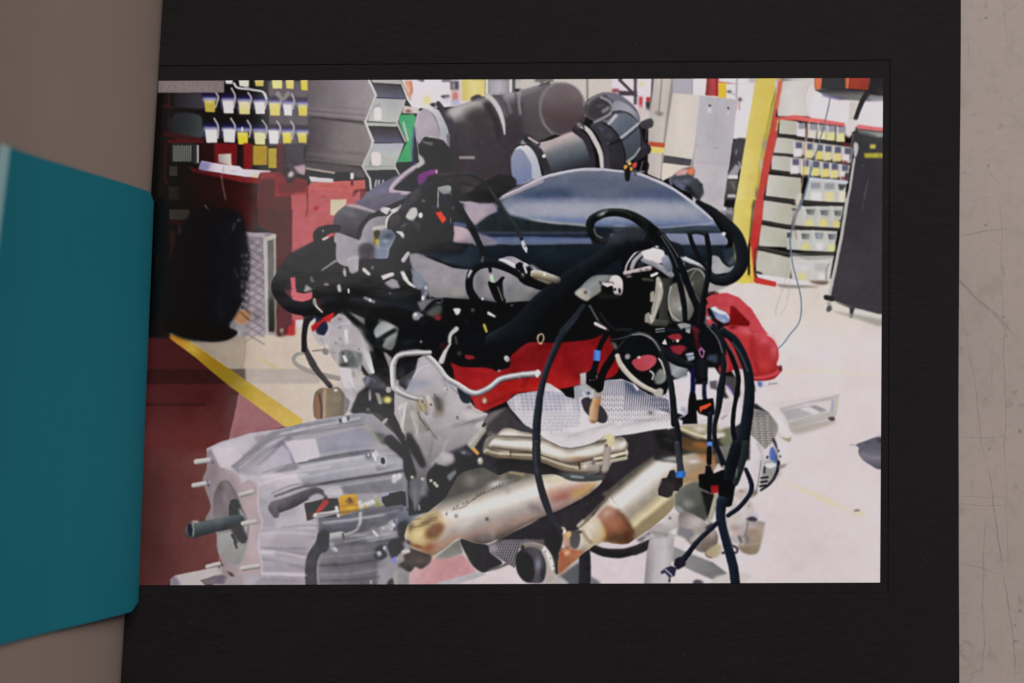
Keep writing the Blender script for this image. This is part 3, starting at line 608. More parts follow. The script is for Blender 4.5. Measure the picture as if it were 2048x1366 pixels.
# left air box
O(550, 150)
P('820 1320 930 1185 1080 1090 1250 1010 1400 905 1425 960 1300 1060 1200 1150 1370 1190 1340 1240 1180 1310 1000 1400 800 1400', '6c6a7c 757084 6a667a', '900 1150 1000 1366', 2); S('1415 930 1280 1030 1185 1135 1200 1185 1370 1195', '34 34 40 44 36', 'a8949e cdbac2', 1.5); P('1230 1150 1330 1060 1400 1080 1370 1170', '3a2e44', None, 3)
O(550, 400)
P('800 20 1080 -60 1280 -80 1240 0 1100 70 1010 130 860 80', '6e6a7a 625e6e', '0 -60 0 120', 3)
C('590 230 620 130 720 60 830 70 940 100 1030 130 940 180 870 270 840 395 740 355 600 340', '6c686e 58545c 4a464e', '680 80 760 360', 1.5); S('735 52 850 70 1010 122', '20 34 24', 'b5a6ac', 3); B(760, 130, 80, 30, '77747a', .6, 15)
C('600 345 740 362 840 392 880 280 960 190 1080 160 1150 170 1130 280 1180 330 1150 560 1120 592 1010 590 930 640 850 668 720 672 640 640 600 560', 'a39aa4 9c949e 8e8890 a09aa2', '620 360 1100 600', 1.5)
S('845 385 880 270 960 175 1080 128', '44 40 44', '38343a 2c282e', 1.5); B(880, 420, 50, 40, 'a9a3aa', .7)
C('850 470 920 440 1000 470 1010 570 940 600 860 590', '5a565c', None, 4); C('850 600 1000 590 1150 600 1300 520 1390 560 1390 700 1250 780 1000 800 860 740', '37333a', None, 5)
S('808 600 805 710', 80, '8e8890 b0aab0 a8a2a8', 2)
R(1005, 305, 1065, 400, '5a5430', None, 2.5); S('1005 295 1090 275', 34, 'b8b4ac', 2); E(1035, 425, 26, 18, 'b0a050', 0, None, 2); S('1010 400 1015 440', 10, '7c6a20', 1.5)
P('1070 310 1180 290 1230 360 1160 500 1060 480', '7e8494 6a7080 8c92a0', '1070 300 1180 480', 2.5); B(1130, 420, 50, 30, '9aa2b0', .8); B(1150, 370, 40, 24, '4c5460', .8); C('1010 500 1130 500 1140 585 1020 590', '7c8498', None, 3)
S('1085 100 1130 130', 40, 'ccc4c8', 2); S('1180 110 1265 75', 34, 'c8c4c8', 2); S('1130 280 1130 200 1180 140 1240 110', 16, 'cac6c4', 1); E(1210, 200, 60, 70, '6a665c', 30, None, 4, .9); S('1240 90 1190 240 1200 280', 60, '4c484a', 4, .8)
C('1320 170 1370 90 1430 85 1410 180 1360 200', 'c0bab6', None, 2); B(1475, 155, 20, 24, 'd6d2d0', .9); E(1475, 150, 14, 22, 'dcd8d8', 0, None, 1); B(1300, 270, 40, 60, '8a8e98', .7, 30); S('1240 325 1290 345 1310 390', 30, 'c2bec6', 2); C('1340 200 1400 180 1500 300 1480 420 1360 430', '2a2a2c', None, 4); B(1440, 290, 40, 30, '3c4048', .7)
# dark left hoses
S('640 285 540 290 460 340 420 420', '60 56 50', '1c1a1e 2e2a2e', 1.5); B(485, 320, 10, 14, '9aa0a4', .9)
P('160 640 400 470 560 400 620 440 610 600 480 690 380 740 300 900 40 890 40 780', '3a363b 433f44', '200 500 400 900', 2)
C('600 330 530 340 480 390 490 420 560 380 600 380', 'b8646a', None, 2); S('480 410 520 395', 20, 'c6c0c2', 1.5)
P('360 700 1000 740 1280 790 1290 900 1000 880 400 900 320 840', '3e3a40', None, 4)
S('620 620 470 715', '26 20', '6c666a 8c868a 747074', 1.5); S('700 690 710 770', 34, 'a8a4a4', 3, .7); B(700, 730, 12, 30, 'd0ccd0', .8)
S('900 700 950 750', 34, 'c0bab4', 1.5); B(985, 680, 14, 20, '9c98a0', .8); S('1085 790 1185 755', '60 46', 'c4bcb6 d0c8c4', 1.5); P('1110 850 1210 790 1265 880 1180 900', '98929a', None, 2.5)
S('1300 610 1350 540', '44 34', 'a8a4aa c0bcc0', 1.2); C('1370 560 1518 560 1518 800 1400 700', '8f8992', None, 3)
S('370 790 385 830', 24, 'c4c0be', 2); B(525, 850, 34, 24, 'a08e84', .8); P('320 860 360 900 280 930', '8e8884', None, 3)
S('300 760 600 800 1000 830 1280 850', 60, '1c1a1e', 8, .8)
P('160 790 205 780 205 930 300 950 370 930 360 1010 280 1030 200 1020 160 960', 'c0646c b85c62', '160 0 360 0', 1.5)
S('60 770 20 880 70 990 180 1080 330 1100 480 1060 640 1010', '110 120 130 140 150', '08080c 14141a 24242a', 1.5); S('70 760 150 660 300 560', 80, '343036 444046', 3, .8)
P('40 880 300 880 290 905 40 905', '0a0a0e', None, 4, .6)
S('400 900 800 920 1150 1000 1518 1130', '150 170 200', '08090c 0e0f14 1a1c22', 2); S('800 1010 1200 1060 1518 1140', '60', '1c2028 2a3240', 6, .6)
S('390 1000 400 1060 480 1140', 12, 'c4bcb2', 1.2); S('420 990 440 1060 500 1130', 8, '6a2a20', 1.2); S('440 960 500 1060', 10, '54241e', 2, .7)
S('640 870 655 920', 28, 'b0acb0', 2.5); S('740 905 745 940', 12, 'd8d4d8', 1); S('910 990 1000 1030', 30, '8c8c90', 2.5); E(962, 1015, 10, 18, 'e0e0e4', 0, None, 1); B(1162, 940, 8, 14, '9aa0a8', .8)
# ---- grey plenum below the air box
O(800, 400)
C('100 540 250 570 420 640 560 690 700 690 900 640 1000 590 1150 560 1260 590 1340 660 1420 740 1518 830 1518 960 1400 1010 1200 1030 1000 1040 800 1010 600 1000 480 990 340 985 280 900 200 760 130 640', '8d8892 928c95 8c878d 777478', '0 560 0 1030', 1.5)
clip('100 540 250 570 420 640 560 690 700 690 900 640 1000 590 1150 560 1260 590 1340 660 1420 740 1518 830 1518 960 1400 1010 1200 1030 1000 1040 800 1010 600 1000 480 990 340 985 280 900 200 760 130 640', True)
B(430, 800, 160, 90, '9c8f98', .6); B(560, 930, 120, 50, '9c958f', .6); B(800, 860, 60, 160, '64646a', .7); B(1000, 760, 60, 100, '83808a', .6); B(1130, 900, 70, 120, '6c7076', .6, 30); B(1250, 930, 90, 60, '7c7e78', .7); B(1200, 610, 90, 40, 'aaa6b2', .6); B(1400, 980, 120, 40, '5c605e', .7); B(200, 650, 60, 60, '86808a', .6); B(700, 1010, 200, 30, '55545a', .6)
clip()
C('110 700 180 720 240 800 270 860 200 900 150 860', '7c828e', None, 4); S('15 730 60 830 150 880', 22, 'd0cccc', 2); S('30 720 80 800', 10, 'e0dcda', 1.5)
# ---- the dark blue air box
O(0, 0, 1)
CO = '828 500 850 470 900 450 925 425 955 405 1000 392 1030 379 1050 369 1090 351 1150 338 1190 335.5 1228 339 1277 345 1317 360 1350 377 1387 403 1418 428 1442 463 1456 482 1452 500 1470 520 1460 545 1380 550 1300 545 1200 560 1130 560 1060 530 1020 512 985 525 935 539 905 531 870 515 845 508'
C(CO, '1a2028', None, .6); clip(CO, True, .6)
P('955 455 980 420 1060 365 1150 330 1300 330 1480 455 1300 458 1120 452 1020 446', 'b0b0be 6c7080 62667a 606578 5c6276 565f74 525b74 7b8096 9096a6 9898a8 9296a6 848ca0 6c7896 4e5a74', '0 335 0 455', 3)
B(1215, 386, 46, 16, '646a7c', .8); B(1090, 386, 60, 12, '36465e', .65, -6); B(1340, 390, 60, 12, '44506c', .6, 8); B(1010, 405, 40, 22, '6a7284', .7, -30); B(1420, 432, 40, 22, '727c94', .6, 30); B(1240, 350, 120, 8, '6c7486', .6); B(1130, 366, 60, 12, '5e687c', .5)
S('1005 392 1050 370 1095 351 1150 340 1195 338 1235 341 1280 348 1320 364 1355 382 1392 410 1425 438', '5 9 8 6 6 6 7 7 8 5', 'b8b4c2', 1.2); S('1000 398 1040 381 1085 362', 6, 'c4b4ba', 2, .6)
B(1230, 418, 190, 9, '9c9eac', .6); S('1030 436 1110 438 1190 442', 6, '62709a', 4, .5); B(1000, 425, 24, 14, '7c8698', .6)
S('1060 440 1110 446 1170 450', 5, '9a9c96', 1.5, .8); S('1230 452 1300 456 1400 450 1425 445', 5, '9a9cae', 2, .7)
P('1000 400 1012 420 1000 440 960 452 930 470 930 440 960 425', '2c3440', None, 3)
P('950 462 1000 440 1060 442 1120 450 1180 454 1180 464 1040 462', '1c252c 242e32', '0 440 0 465', 2); S('1230 458 1320 462 1400 456 1440 458', 10, '36424c', 2.5)
P('900 462 960 462 1180 463 1180 468 960 470', '343c4c', None, 1.5); S('955 470 1060 471 1170 472', 4, '242a40', 1.5); P('940 474 1060 473 1180 476 1185 488 1060 490 950 490', '4e5a80 626c86 5a6278', '0 473 0 490', 2)
P('1220 468 1460 466 1460 490 1220 490', '7c829c 70768a', '0 466 0 490', 2); B(1400, 480, 40, 8, '868aa2', .7)
P('820 492 940 486 1060 492 1200 492 1480 494 1480 560 820 560', '18212a 121922', '0 490 0 540', 2); P('830 490 960 492 960 540 860 520', '1c2733 27323e 1a232c', '850 0 960 0', 4); B(920, 505, 30, 20, '2e3a46', .6); B(1100, 510, 40, 16, '1d2a30', .6); B(1080, 540, 50, 16, '14161e', .8); B(1380, 500, 40, 10, '24303c', .7)
# pale reflections at its left shoulder
P('915 400 985 398 998 410 990 424 952 450 930 430', 'a492a0 ac9aa6 96879a', '930 400 980 440', 2); S('918 398 950 410 992 404', 4, '3a3440', 2); B(960, 445, 14, 10, '7c6c78', .6)
C('903 452 930 455 948 475 950 486 903 484', 'b09aa6 b8a0aa 8e8490', '905 450 945 480', 2.5); C('945 466 975 472 995 488 950 490', '7c7888', None, 3); P('900 440 925 436 945 450 930 456', '2c3040', None, 2); S('905 447 930 451', 8, '555e78', 2)
clip()
# dark corner left of the cover, sensor with orange catch
O(800, 150)
C('420 1120 520 1110 600 1300 640 1366 300 1380 380 1250', '3a383e', None, 3); S('385 1180 390 1340', 12, 'b8b8bc', 1); C('380 1140 500 1120 510 1170 440 1180', 'a8acae', None, 2); C('430 1180 500 1170 520 1240 470 1260', '8e8c8c', None, 3, .8); S('120 1260 220 1150 360 1060 560 1010', '110 80 60 40', '2c2c30 46464c', 3)
S('30 1340 130 1230 300 1130', 90, '38383c 48484e', 4); B(235, 1270, 24, 16, 'c0bcc0', .9); B(130, 1350, 40, 20, 'a8a4a8', .7); S('590 1280 720 1340', 34, '9a8e98', 3, .8); P('600 1290 700 1275 980 1300 980 1400 640 1400', '94889a', None, 4, .9); P('650 1220 1000 1020 1180 1080 1000 1230 940 1290 780 1290', '0c0a0e', None, 5); P('460 1190 600 1300 560 1366 380 1366', '2c2e36', None, 3, .8)
O(800, 400)
C('250 120 350 100 480 130 530 200 520 440 300 440 230 300', '0e0d10', None, 3); P('360 130 410 120 470 190 430 245', 'd8492c e0532f c84026', '370 120 450 230', 1); S('415 115 465 180', 8, 'a86a8a', 1.2); S('510 180 515 240', 12, '8a8486', 1.5)
C('0 300 130 250 250 250 250 420 180 460 170 520 100 540 0 480', '2e2e30', None, 5); P('150 440 520 430 700 430 640 560 380 600 180 540', '1a222c', None, 6, .8); B(210, 150, 22, 26, 'd4d0d0', .9); C('65 160 130 80 170 100 150 190 110 210', 'bab6b2', None, 2); B(0, 60, 8, 20, 'd0ccd0', .9); S('235 0 300 60 380 60 520 20', 60, '4a4a50', 5, .8); B(540, 60, 20, 24, 'b4b0b8', .8); B(440, 30, 60, 30, '2c2e3c', .8)
S('430 0 520 10 600 60', 90, '20222c', 4)
# cables over the cover
S('600 -180 780 -140 900 -60 1000 80 1130 220 1210 340 1235 410', '26 32 36 44 46 40 30', '0e1216 1c242a 4c5a62', .8); P('1225 425 1245 410 1275 470 1290 530 1280 535 1240 480', 'b4bcb8', None, 1); E(1268, 490, 7, 14, '4c5454', 20, None, 1)
S('530 0 610 90 680 200 750 330 820 480 890 620 915 720', '40 60 60 64 56 44 34', '0c0d11 181a20 30343e', .8); P('905 765 940 755 955 830 920 830', 'b8ccb4', None, 1); S('935 770 945 820', 8, '6ad080', 1)
C('890 830 960 840 1030 780 1060 785 1040 830 1050 960 1070 1030 1000 1050 940 980', '0d0f12', None, 1); S('990 880 1040 1020', 10, '8c9088', 1.2); S('1020 870 1055 1000', 6, '50544e', 1)
S('800 1060 720 940 700 850 720 740 800 660 920 640 1040 670 1160 720 1280 790 1400 850 1518 860', '90 80 74 80 90 80 84 90 110 110', '08090c 101216 22262c', 1); S('715 720 690 780', 22, '8c9296', 2.5); P('710 705 735 715 700 770 685 780', 'b4b8ba', None, 1.5); S('840 580 830 620', 20, '6c6c74', 2, .8)
S('1010 600 1090 630 1160 670', '20 44 40', 'a8a8b0 dcdce0', 1.2); S('1180 660 1215 720', 26, '1a1a20', 1); S('1225 690 1260 670', 70, '8c909a e2e4e8', 1.5, sm=False); C('1200 750 1330 660 1360 760 1400 850 1330 880 1220 830', '0e0e10', None, 1.5); B(1245, 740, 20, 34, 'a8a6a0', .9)
S('1370 760 1460 790 1560 830 1640 860', '80 90 90 80', '5c5040 a89c88 d8d2d0', 1.2); S('1330 670 1420 730', 40, '9a989e', 3, .8); E(1465, 748, 8, 18, 'f0f0f4', 0, None, 1)
# screws and brackets under the plenum
C('215 850 260 830 290 880 260 1000 220 1000', '55555e', None, 2); E(235, 990, 16, 24, 'c8c8d0', 0, None, 1.5); B(262, 870, 20, 30, '9a9ca8', .9); S('270 890 310 970', 40, '8e8a92', 3, .8); P('170 1040 250 1000 420 1000 320 1080 220 1130', '6c6a6e', None, 3); S('240 1150 300 1080 360 1060', 50, '1c1c20', 3); C('270 1150 330 1090 420 1060 420 1150 340 1180', '4c544c', None, 4); B(390, 1190, 40, 36, '7c2c30', .9)
C('350 1010 430 1000 420 1040 360 1040', '98949a', None, 2); C('130 1160 180 1140 240 1180 180 1240 160 1290 140 1220', '8c8e96', None, 2.5); E(150, 1170, 20, 24, 'c4c6cc', 0, None, 2); E(215, 1240, 50, 50, '1a181a', 0, None, 2); P('440 1010 800 1010 1100 1060 1518 1040 1518 1380 300 1380 420 1200', '0d0d12', None, 6); B(350, 1340, 200, 60, '101620', .6)
C('540 1100 610 1100 600 1150 570 1165 550 1130', 'b8bac0', None, 2); E(735, 1115, 20, 22, '44424a', 0, None, 2); S('900 1150 960 1180', '30 14', 'b8b4b6', 1.5); S('845 1265 870 1335', 24, '8a7a28 c8b850', 1.2); E(835, 1000, 12, 16, 'c8ccd0', 0, None, 1.5); B(1130, 1065, 16, 14, '5a5a60', .8); S('500 1360 575 1310', 40, '8c8a8e d6d2d0', 1.5); S('650 1200 760 1330', 20, '202228', 3, .6); B(1435, 1360, 14, 10, '9a988e', .9)
# ---- throttle body, loom over it
O(1050, 400)
C('1000 560 1180 460 1350 470 1480 640 1518 900 1500 1200 1300 1300 1000 1200 960 900 980 700', '0c0c0e', None, 3)
P('1180 500 1300 470 1400 510 1420 560 1390 640 1330 640 1200 590', 'c8bcc8 dcc8c6 cdbcc4', '1200 480 1380 620', 1.5); S('1200 610 1350 670 1480 760', '50 60 60', '6c6c78 a0a0ae', 1.5); B(1330, 475, 24, 16, 'dcdce4', .9); E(1322, 480, 12, 8, '3c2c6c', 0, None, 1.2); C('1390 600 1440 560 1480 680 1490 740 1420 700', '9aa0b0 6a7080', '1400 580 1480 720', 2); B(1450, 690, 20, 16, '3c4050', .8)
S('1010 730 1040 640 1110 540 1200 490', '14 18 22', 'c8c4cc', 1); S('1080 690 1120 600 1200 530', '40 50 40', '8c8890 b8b4bc', 1.5); S('1030 700 1080 610 1150 540', 10, '2c2a30', 1); S('1010 740 1120 715 1260 690', '40 36 50', '8a7c80 c8bab8', 1.2); B(1050, 770, 30, 14, 'a89c9c', .8); C('1130 660 1180 590 1220 640 1160 690', '2c2c34', None, 2)
E(1240, 805, 60, 26, '1c1c1a', 0, None, 2); S('1190 810 1260 800', 12, '4c4c3a', 2, .8); S('1285 765 1330 745', 26, 'c8c4c8', 1.2)
S('1350 800 1350 900 1330 1000 1300 1100 1290 1180', '50 64 50 40 34', '6c6860 b8b2ac', 1.5); P('1270 950 1310 930 1310 1030 1270 1030', '8c867c', None, 2); S('1250 1150 1270 1250', 24, 'aaa498', 1.5); P('1215 1160 1245 1140 1245 1240 1215 1230', '74706a', None, 2); P('1290 1190 1440 1220 1430 1290 1280 1290', '302e2c', None, 3)
O(1300, 400)
C('190 1000 200 930 250 850 330 860 420 960 440 1100 400 1200 300 1235 220 1200', '6e6c66 88867c 55544e', '200 900 420 1200', 2); B(260, 1050, 50, 60, '94928a', .6); B(300, 1070, 30, 20, '9c9cae', .7); S('240 850 195 930 190 1060 230 1180 320 1225', 10, 'a8a69c', 1.2)
C('360 720 450 690 540 740 570 840 540 960 500 1040 420 940 390 820', '3a3a36 4c4c46 34342f', '400 700 540 960', 2); S('370 725 460 695 540 750 565 850', 12, '9c9c92', 1.2); S('430 830 420 880', 14, 'a0a096', 2.5, .7); C('430 960 470 980 500 1050 480 1060', '908e86', None, 3)
P('300 560 340 560 490 640 600 700 560 710 330 610', 'b4b4c0', None, 2); S('335 585 490 655', 30, '9c9caa dedee4', 1.5); P('280 600 350 640 340 680 270 660', 'a8b0b8', None, 2.5); S('280 690 420 660 540 700', 20, '2c2c2a', 2)
C('620 570 690 570 740 640 800 680 855 660 850 710 720 745 640 740 615 660', '8e9094 a4a4a6 8a8c90', '620 600 840 720', 1.5); P('760 600 860 480 870 640 800 670', '4c565c', None, 4); C('590 830 680 860 820 850 760 890 640 930 590 940', '9c9896', None, 2.5); B(620, 930, 60, 8, '4c2420', .7)
P('270 1260 330 1245 345 1330 320 1340 280 1290', '9a9c9a', None, 2); S('375 1265 400 1265 400 1330 375 1335', 14, 'aaaca8', 1, sm=False); P('60 1300 140 1295 140 1340 60 1340', '5c5e60', None, 2)
# ---- left side of the block (timing cover, brackets)
O(550, 400)
P('400 1230 600 1130 560 1230 370 1310', '9c1f22 b02a2a', '380 0 580 0', 1.5); C('420 1320 480 1240 530 1230 520 1320 480 1390', '20243a', None, 2); P('320 1366 340 1230 410 1200 390 1260 370 1366', 'c6bab0', None, 2)
P('540 1230 640 1150 720 1170 830 1300 900 1400 550 1400', 'aba2a8', None, 2)
O(550, 650)
P('560 -60 640 -100 720 -80 830 40 940 200 1010 480 960 520 880 400 820 700 760 800 700 920 690 700 640 420 560 300 540 200 440 180 390 90 500 0', 'aaa1a6 b3aaae a9a0a4', '0 -80 0 700', 1.5)
clip('560 -60 640 -100 720 -80 830 40 940 200 1010 480 960 520 880 400 900 640 840 710 790 800 700 920 690 700 640 420 560 300 540 200 440 180 390 90 500 0')
B(640, 60, 90, 90, 'b2a8ae', .6); B(800, 60, 60, 60, 'a0979e', .6); E(655, 20, 20, 22, '958c94', 0, None, 2); E(660, 140, 16, 16, '8a8288', 0, None, 2); S('720 60 725 180', 24, 'dcd6d8', 3, .8); S('600 180 700 220 800 200', 22, '948a90', 4, .7); B(580, 300, 40, 90, '9c8f8c', .6); S('545 0 520 130 560 180', 16, 'b8aeb4', 2, .7)
C('660 280 720 250 820 270 880 300 860 420 780 430 660 420', '6e7070', None, 4); S('700 310 720 360', 26, 'e4e2e4', 2); B(690, 290, 16, 20, '3a3a3c', .8); B(740, 290, 12, 20, '4c4e50', .8); B(770, 360, 30, 50, '4c5250', .7); S('800 280 850 380 850 430', 20, '9aa09c', 3, .8); C('650 400 720 380 750 410 680 420', '3c3c3c', None, 3)
P('640 430 770 440 790 560 820 640 700 650 660 540', 'c9c1c4', None, 2); P('690 640 830 640 830 700 760 780 720 700', 'b0a8ac', None, 2); P('790 470 880 520 915 620 840 710 800 620', 'b6aeac', None, 3); S('790 480 800 520', 20, '7c6c60', 3, .7); P('880 90 930 130 960 240 1010 480 990 510 930 400 880 240', 'b9b3b0 d2cccc', '880 100 1000 480', 2); S('960 400 1000 490', 24, 'e0dcde', 2); B(930, 190, 40, 60, '767c70', .5)
clip()
C('360 -100 470 -70 540 0 500 100 440 60 440 0', '20243a', None, 2); S('390 80 440 150 470 190', '40 50', 'b4acac', 2, .9); P('370 20 470 -10 430 40 380 70', 'a82a28', None, 2)
S('525 20 540 80 480 130 440 90', 22, 'b9b0b6', 1.5); C('430 0 500 -20 520 40 490 95 440 60', '272a3e', None, 2); C('480 240 540 250 530 300 490 290', '6c6468', None, 2.5)
S('470 255 380 262', 12, '6a6260', 1.5); S('330 285 230 295 190 340 220 400 330 460 470 500 640 540', '30 34 40 44 46', '7c7470 9a928c 857d78', 1.5); S('330 290 240 310 210 350', 12, 'b4aca4', 2, .7)
S('320 -60 295 100 310 240 380 390 440 480 560 620', '60 52 48 70 56 50', '2c2628 453e40 3a3436', 1.2)
C('400 700 470 640 560 640 640 630 700 700 710 800 690 930 620 960 420 950 390 850', '6c5e4e 8a7e6c 7a7062 6a6254', '400 0 700 0', 1.5); P('400 720 455 690 450 940 400 930', '8a6a58', None, 2); S('505 660 495 930', 22, 'c49a84', 2.5); S('450 700 470 830 470 940', 14, '3c2e2c', 2); B(600, 760, 60, 110, '857a66', .6); E(615, 660, 20, 16, 'd0cabc', 0, None, 1.5)
P('700 720 760 760 740 850 700 920 690 860', '7c7a7c', None, 2.5); S('720 700 780 790 730 890', 16, 'b8b0b4', 1.5)
P('830 700 920 620 960 520 1010 490 1140 640 1250 800 1330 1000 1400 1366 1100 1200 950 1000 760 880', '332f33', None, 4); P('860 880 960 860 1080 900 1200 1050 1290 1200 1260 1280 1000 1200 920 1000', '54524f', None, 4)
C('890 560 920 520 1010 510 1080 560 1140 620 1080 660 960 630', '42404a', None, 3); E(930, 570, 24, 50, '74727e', 15, None, 3); B(1080, 610, 40, 30, '5a585c', .8); P('1010 680 1060 690 1090 800 1050 810', '9c9696', None, 2.5); R(948, 655, 972, 765, 'a8a2a2', None, 2); B(1130, 750, 46, 34, 'c8b870', .9); B(1145, 760, 20, 24, 'e8dca0', .8); S('1060 1030 1130 955', '40 28', '9c9894 b8b4b0', 2); B(940, 850, 24, 18, '8a8686', .8)
P('1080 240 1180 330 1170 500 1150 420', '8f888c', None, 2); P('1000 40 1240 30 1230 200 1180 240 1040 130', '2c3034', None, 3); C('1010 50 1080 -10 1130 40 1100 130 1030 130', '8c9296', None, 3); C('1100 190 1180 140 1200 200 1170 250', '8a8e90', None, 3); S('1060 -40 1150 0 1240 40', 40, '8a8a88', 4, .6)
S('800 -20 900 60 1000 180 1110 250', '70 80 60', '121618 1a2020', 2); S('870 60 960 200 990 330', 40, '3c443c', 6, .7)
# ---- black lower hose bundle and the red cam cover
O(800, 650)
P('-10 -60 500 -40 520 130 420 280 380 340 230 250 -10 260', '0e1014', None, 3); B(80, 170, 80, 30, '24262a', .6); E(213, 168, 12, 14, '8c8c88', 0, None, 1.5); P('-10 250 120 240 200 300 -10 320', '2c2a2e', None, 4)
C('510 380 620 420 800 430 900 420 1000 460 1160 270 1280 180 1400 170 1560 180 1900 150 2200 80 2200 480 1900 580 1560 660 1200 690 1080 770 930 840 840 880 770 860 720 740 580 640 540 460', '741418 84181c a02222 982022', '0 180 0 860', 1.5)
clip('510 380 620 420 800 430 900 420 1000 460 1160 270 1280 180 1400 170 1560 180 1900 150 2200 80 2200 480 1900 580 1560 660 1200 690 1080 770 930 840 840 880 770 860 720 740 580 640 540 460', True)
B(700, 480, 160, 80, '8c1a1e', .9); B(830, 560, 120, 60, 'a02222', .8); B(1350, 330, 150, 90, '6e1418', .7); B(1150, 420, 60, 90, '6a1216', .7); B(1180, 640, 200, 60, '9c2018', .7); B(1300, 600, 90, 40, 'a41c1c', .6); B(1000, 740, 130, 60, '98201e', .7); B(780, 800, 50, 70, 'a42424', .9); B(1600, 540, 120, 80, '9a1e1e', .8); B(1700, 340, 90, 140, '7a1216', .8); B(1880, 260, 100, 90, '8c161a', .7); B(1600, 380, 60, 90, '8a181a', .7); B(1800, 500, 60, 60, '5c1014', .6); B(2060, 500, 100, 90, '8a1a20', .7); B(1450, 210, 120, 30, '5a1014', .6)
S('1300 500 1240 640', 30, '5c1014', 5, .6); S('700 450 900 470 1000 500', 16, 'b83434', 5, .5); S('1180 300 1280 215 1400 200', 18, '9c2628', 5, .6); S('1450 260 1440 420 1500 520', 24, '5c1014', 6, .6); S('1620 250 1600 400', 20, 'a82a2a', 6, .4); S('1080 700 1200 650 1400 640 1600 600', 14, 'b43a34', 4, .6); S('900 800 1040 740 1160 680', 12, '5a1014', 4, .7); S('1900 420 2100 380', 18, '9c2a2c', 6, .5); S('640 600 760 700', 50, '761618', 6, .6)
clip()
C('500 40 620 20 900 -60 1300 -60 1518 -60 1500 60 1420 160 1280 180 1160 270 1060 330 1110 400 1060 440 930 440 820 420 600 390 500 360 540 230', '0b0d12', None, 2); B(760, 160, 160, 80, '0c121a', .8); P('660 300 740 310 762 340 700 355 655 330', '84202a', None, 2); B(600, 285, 24, 24, '4c4448', .8); S('560 120 575 190', 20, '4c443c', 2.5)
C('1040 330 1060 300 1110 340 1110 420 1040 450 960 450', '0d0d10', None, 1.5); E(1080, 340, 26, 34, 'b8bcc0', -30, None, 1.5); B(1085, 345, 12, 18, '8a8c90', .8); B(1000, 460, 16, 12, 'c0aeb0', .9)
S('500 170 510 100 570 40', '34 36 50', '8e8a88 d8d4d0', 1.5, L=(.8, -.3)); S('420 370 460 270 510 190', '60 40 20', '8c8684 c4bebc d0cac8', 1.5); P('390 200 460 170 470 230 420 240', '3c1018', None, 4)
S('1390 140 1400 100 1440 95 1455 140 1425 185', 12, 'b0a088', 1, sm=True); E(1425, 140, 22, 36, '120c0c', 10, None, 1.2); B(1412, 180, 12, 10, 'e0b080', .8)
# crankcase with pale ribs, under the bent pipe
P('-60 540 -10 560 160 450 180 340 260 300 350 380 480 560 620 640 700 760 760 840 860 890 900 900 860 960 820 1010 640 1180 500 1250 300 1300 120 1230 20 1080 -10 1000 -60 900', 'aba3a8 b0a7ab a8a0a4', '0 340 0 1200', 1.5)
clip('-60 540 -10 560 160 450 180 340 260 300 350 380 480 560 620 640 700 760 760 840 860 890 900 900 860 960 820 1010 640 1180 500 1250 300 1300 120 1230 20 1080 -10 1000 -60 900')
B(310, 480, 90, 110, 'b5abb3', .8); B(560, 780, 80, 90, 'b3a9ad', .7); B(220, 590, 90, 50, '8c93a2', .8); B(120, 640, 60, 50, '9aa2b2', .7); S('430 540 470 640 460 700', 34, '9c9498', 4, .8); E(470, 650, 20, 26, 'c8c0c4', 0, None, 2)
P('-10 330 170 350 160 460 60 660 -10 610', '38343a', None, 2); S('40 380 30 560', 40, '5c5a56', 5, .8); C('110 400 170 380 160 440 120 440', '8e888c', None, 2); C('0 350 150 330 180 370 60 380', '4c484c', None, 3)
C('160 760 240 720 280 780 270 860 200 870', '94886c', None, 3); E(300, 790, 26, 44, 'c6c0b6', 0, None, 2.5); C('340 720 400 740 440 860 380 890 350 800', '5c544c', None, 4); S('350 700 390 760 400 850', 12, '3c3834', 2); S('210 740 240 860', 12, 'b0a888', 2); E(270, 890, 22, 26, '77706c', 0, None, 2); B(265, 890, 8, 10, '2a2626', .8); C('330 870 440 850 440 920 350 940', '8a8070', None, 5, .7)
P('60 860 120 800 250 930 330 1060 330 1180 120 1220 20 1090', '9c958f 8e8884', '60 860 300 1180', 3); S('50 800 40 950 20 1080', '34 26 14', 'd0c8c8', 1.5); S('120 880 160 1030 180 1190', '30 24 24', 'c2bab6', 1.5); S('100 1225 290 1195', 36, 'c6bebc', 2); S('185 880 210 950 300 1060', 8, '2e2c30', 1.2); S('200 900 280 1040', 14, 'c0b8bc', 2, .8); S('300 1120 330 1200', 10, '2c2a2e', 1.5); S('-10 840 60 790', 40, 'c6c0c2', 2)
P('500 1030 640 970 860 930 820 1010 640 1080 520 1130', '8d8486', None, 4); P('640 870 800 860 920 880 850 930 660 960', 'b9b0b2', None, 4); E(590, 935, 34, 44, 'b4abaf', 0, None, 2); E(580, 935, 14, 22, '2a2628', 0, None, 2); E(700, 830, 26, 14, '7c7476', 0, None, 3); P('380 1150 500 1160 640 1120 600 1240 440 1290', 'a0989c', None, 4)
clip()
C('580 640 640 620 720 740 700 790 640 785 600 720', '252a36', None, 1.5)
P('630 1120 780 990 860 960 840 1000 690 1230 640 1200', 'b8b0ae', None, 2); S('880 1030 790 1130 710 1230', '40 44 40', '5c584e a09a86 b8b2a2', 1.5); P('840 960 920 880 1080 830 1080 900 1000 1000 880 1030', '6c6668', None, 4); E(855, 765, 28, 34, '8c6a5c', 0, None, 1.5); E(855, 770, 14, 22, 'd0b8a4', 0, None, 2)
# heat-shield and manifold zone
P('880 1010 1090 820 1200 960 1420 1060 1420 1120 940 1130 850 1100', '3f3a3e', None, 5)
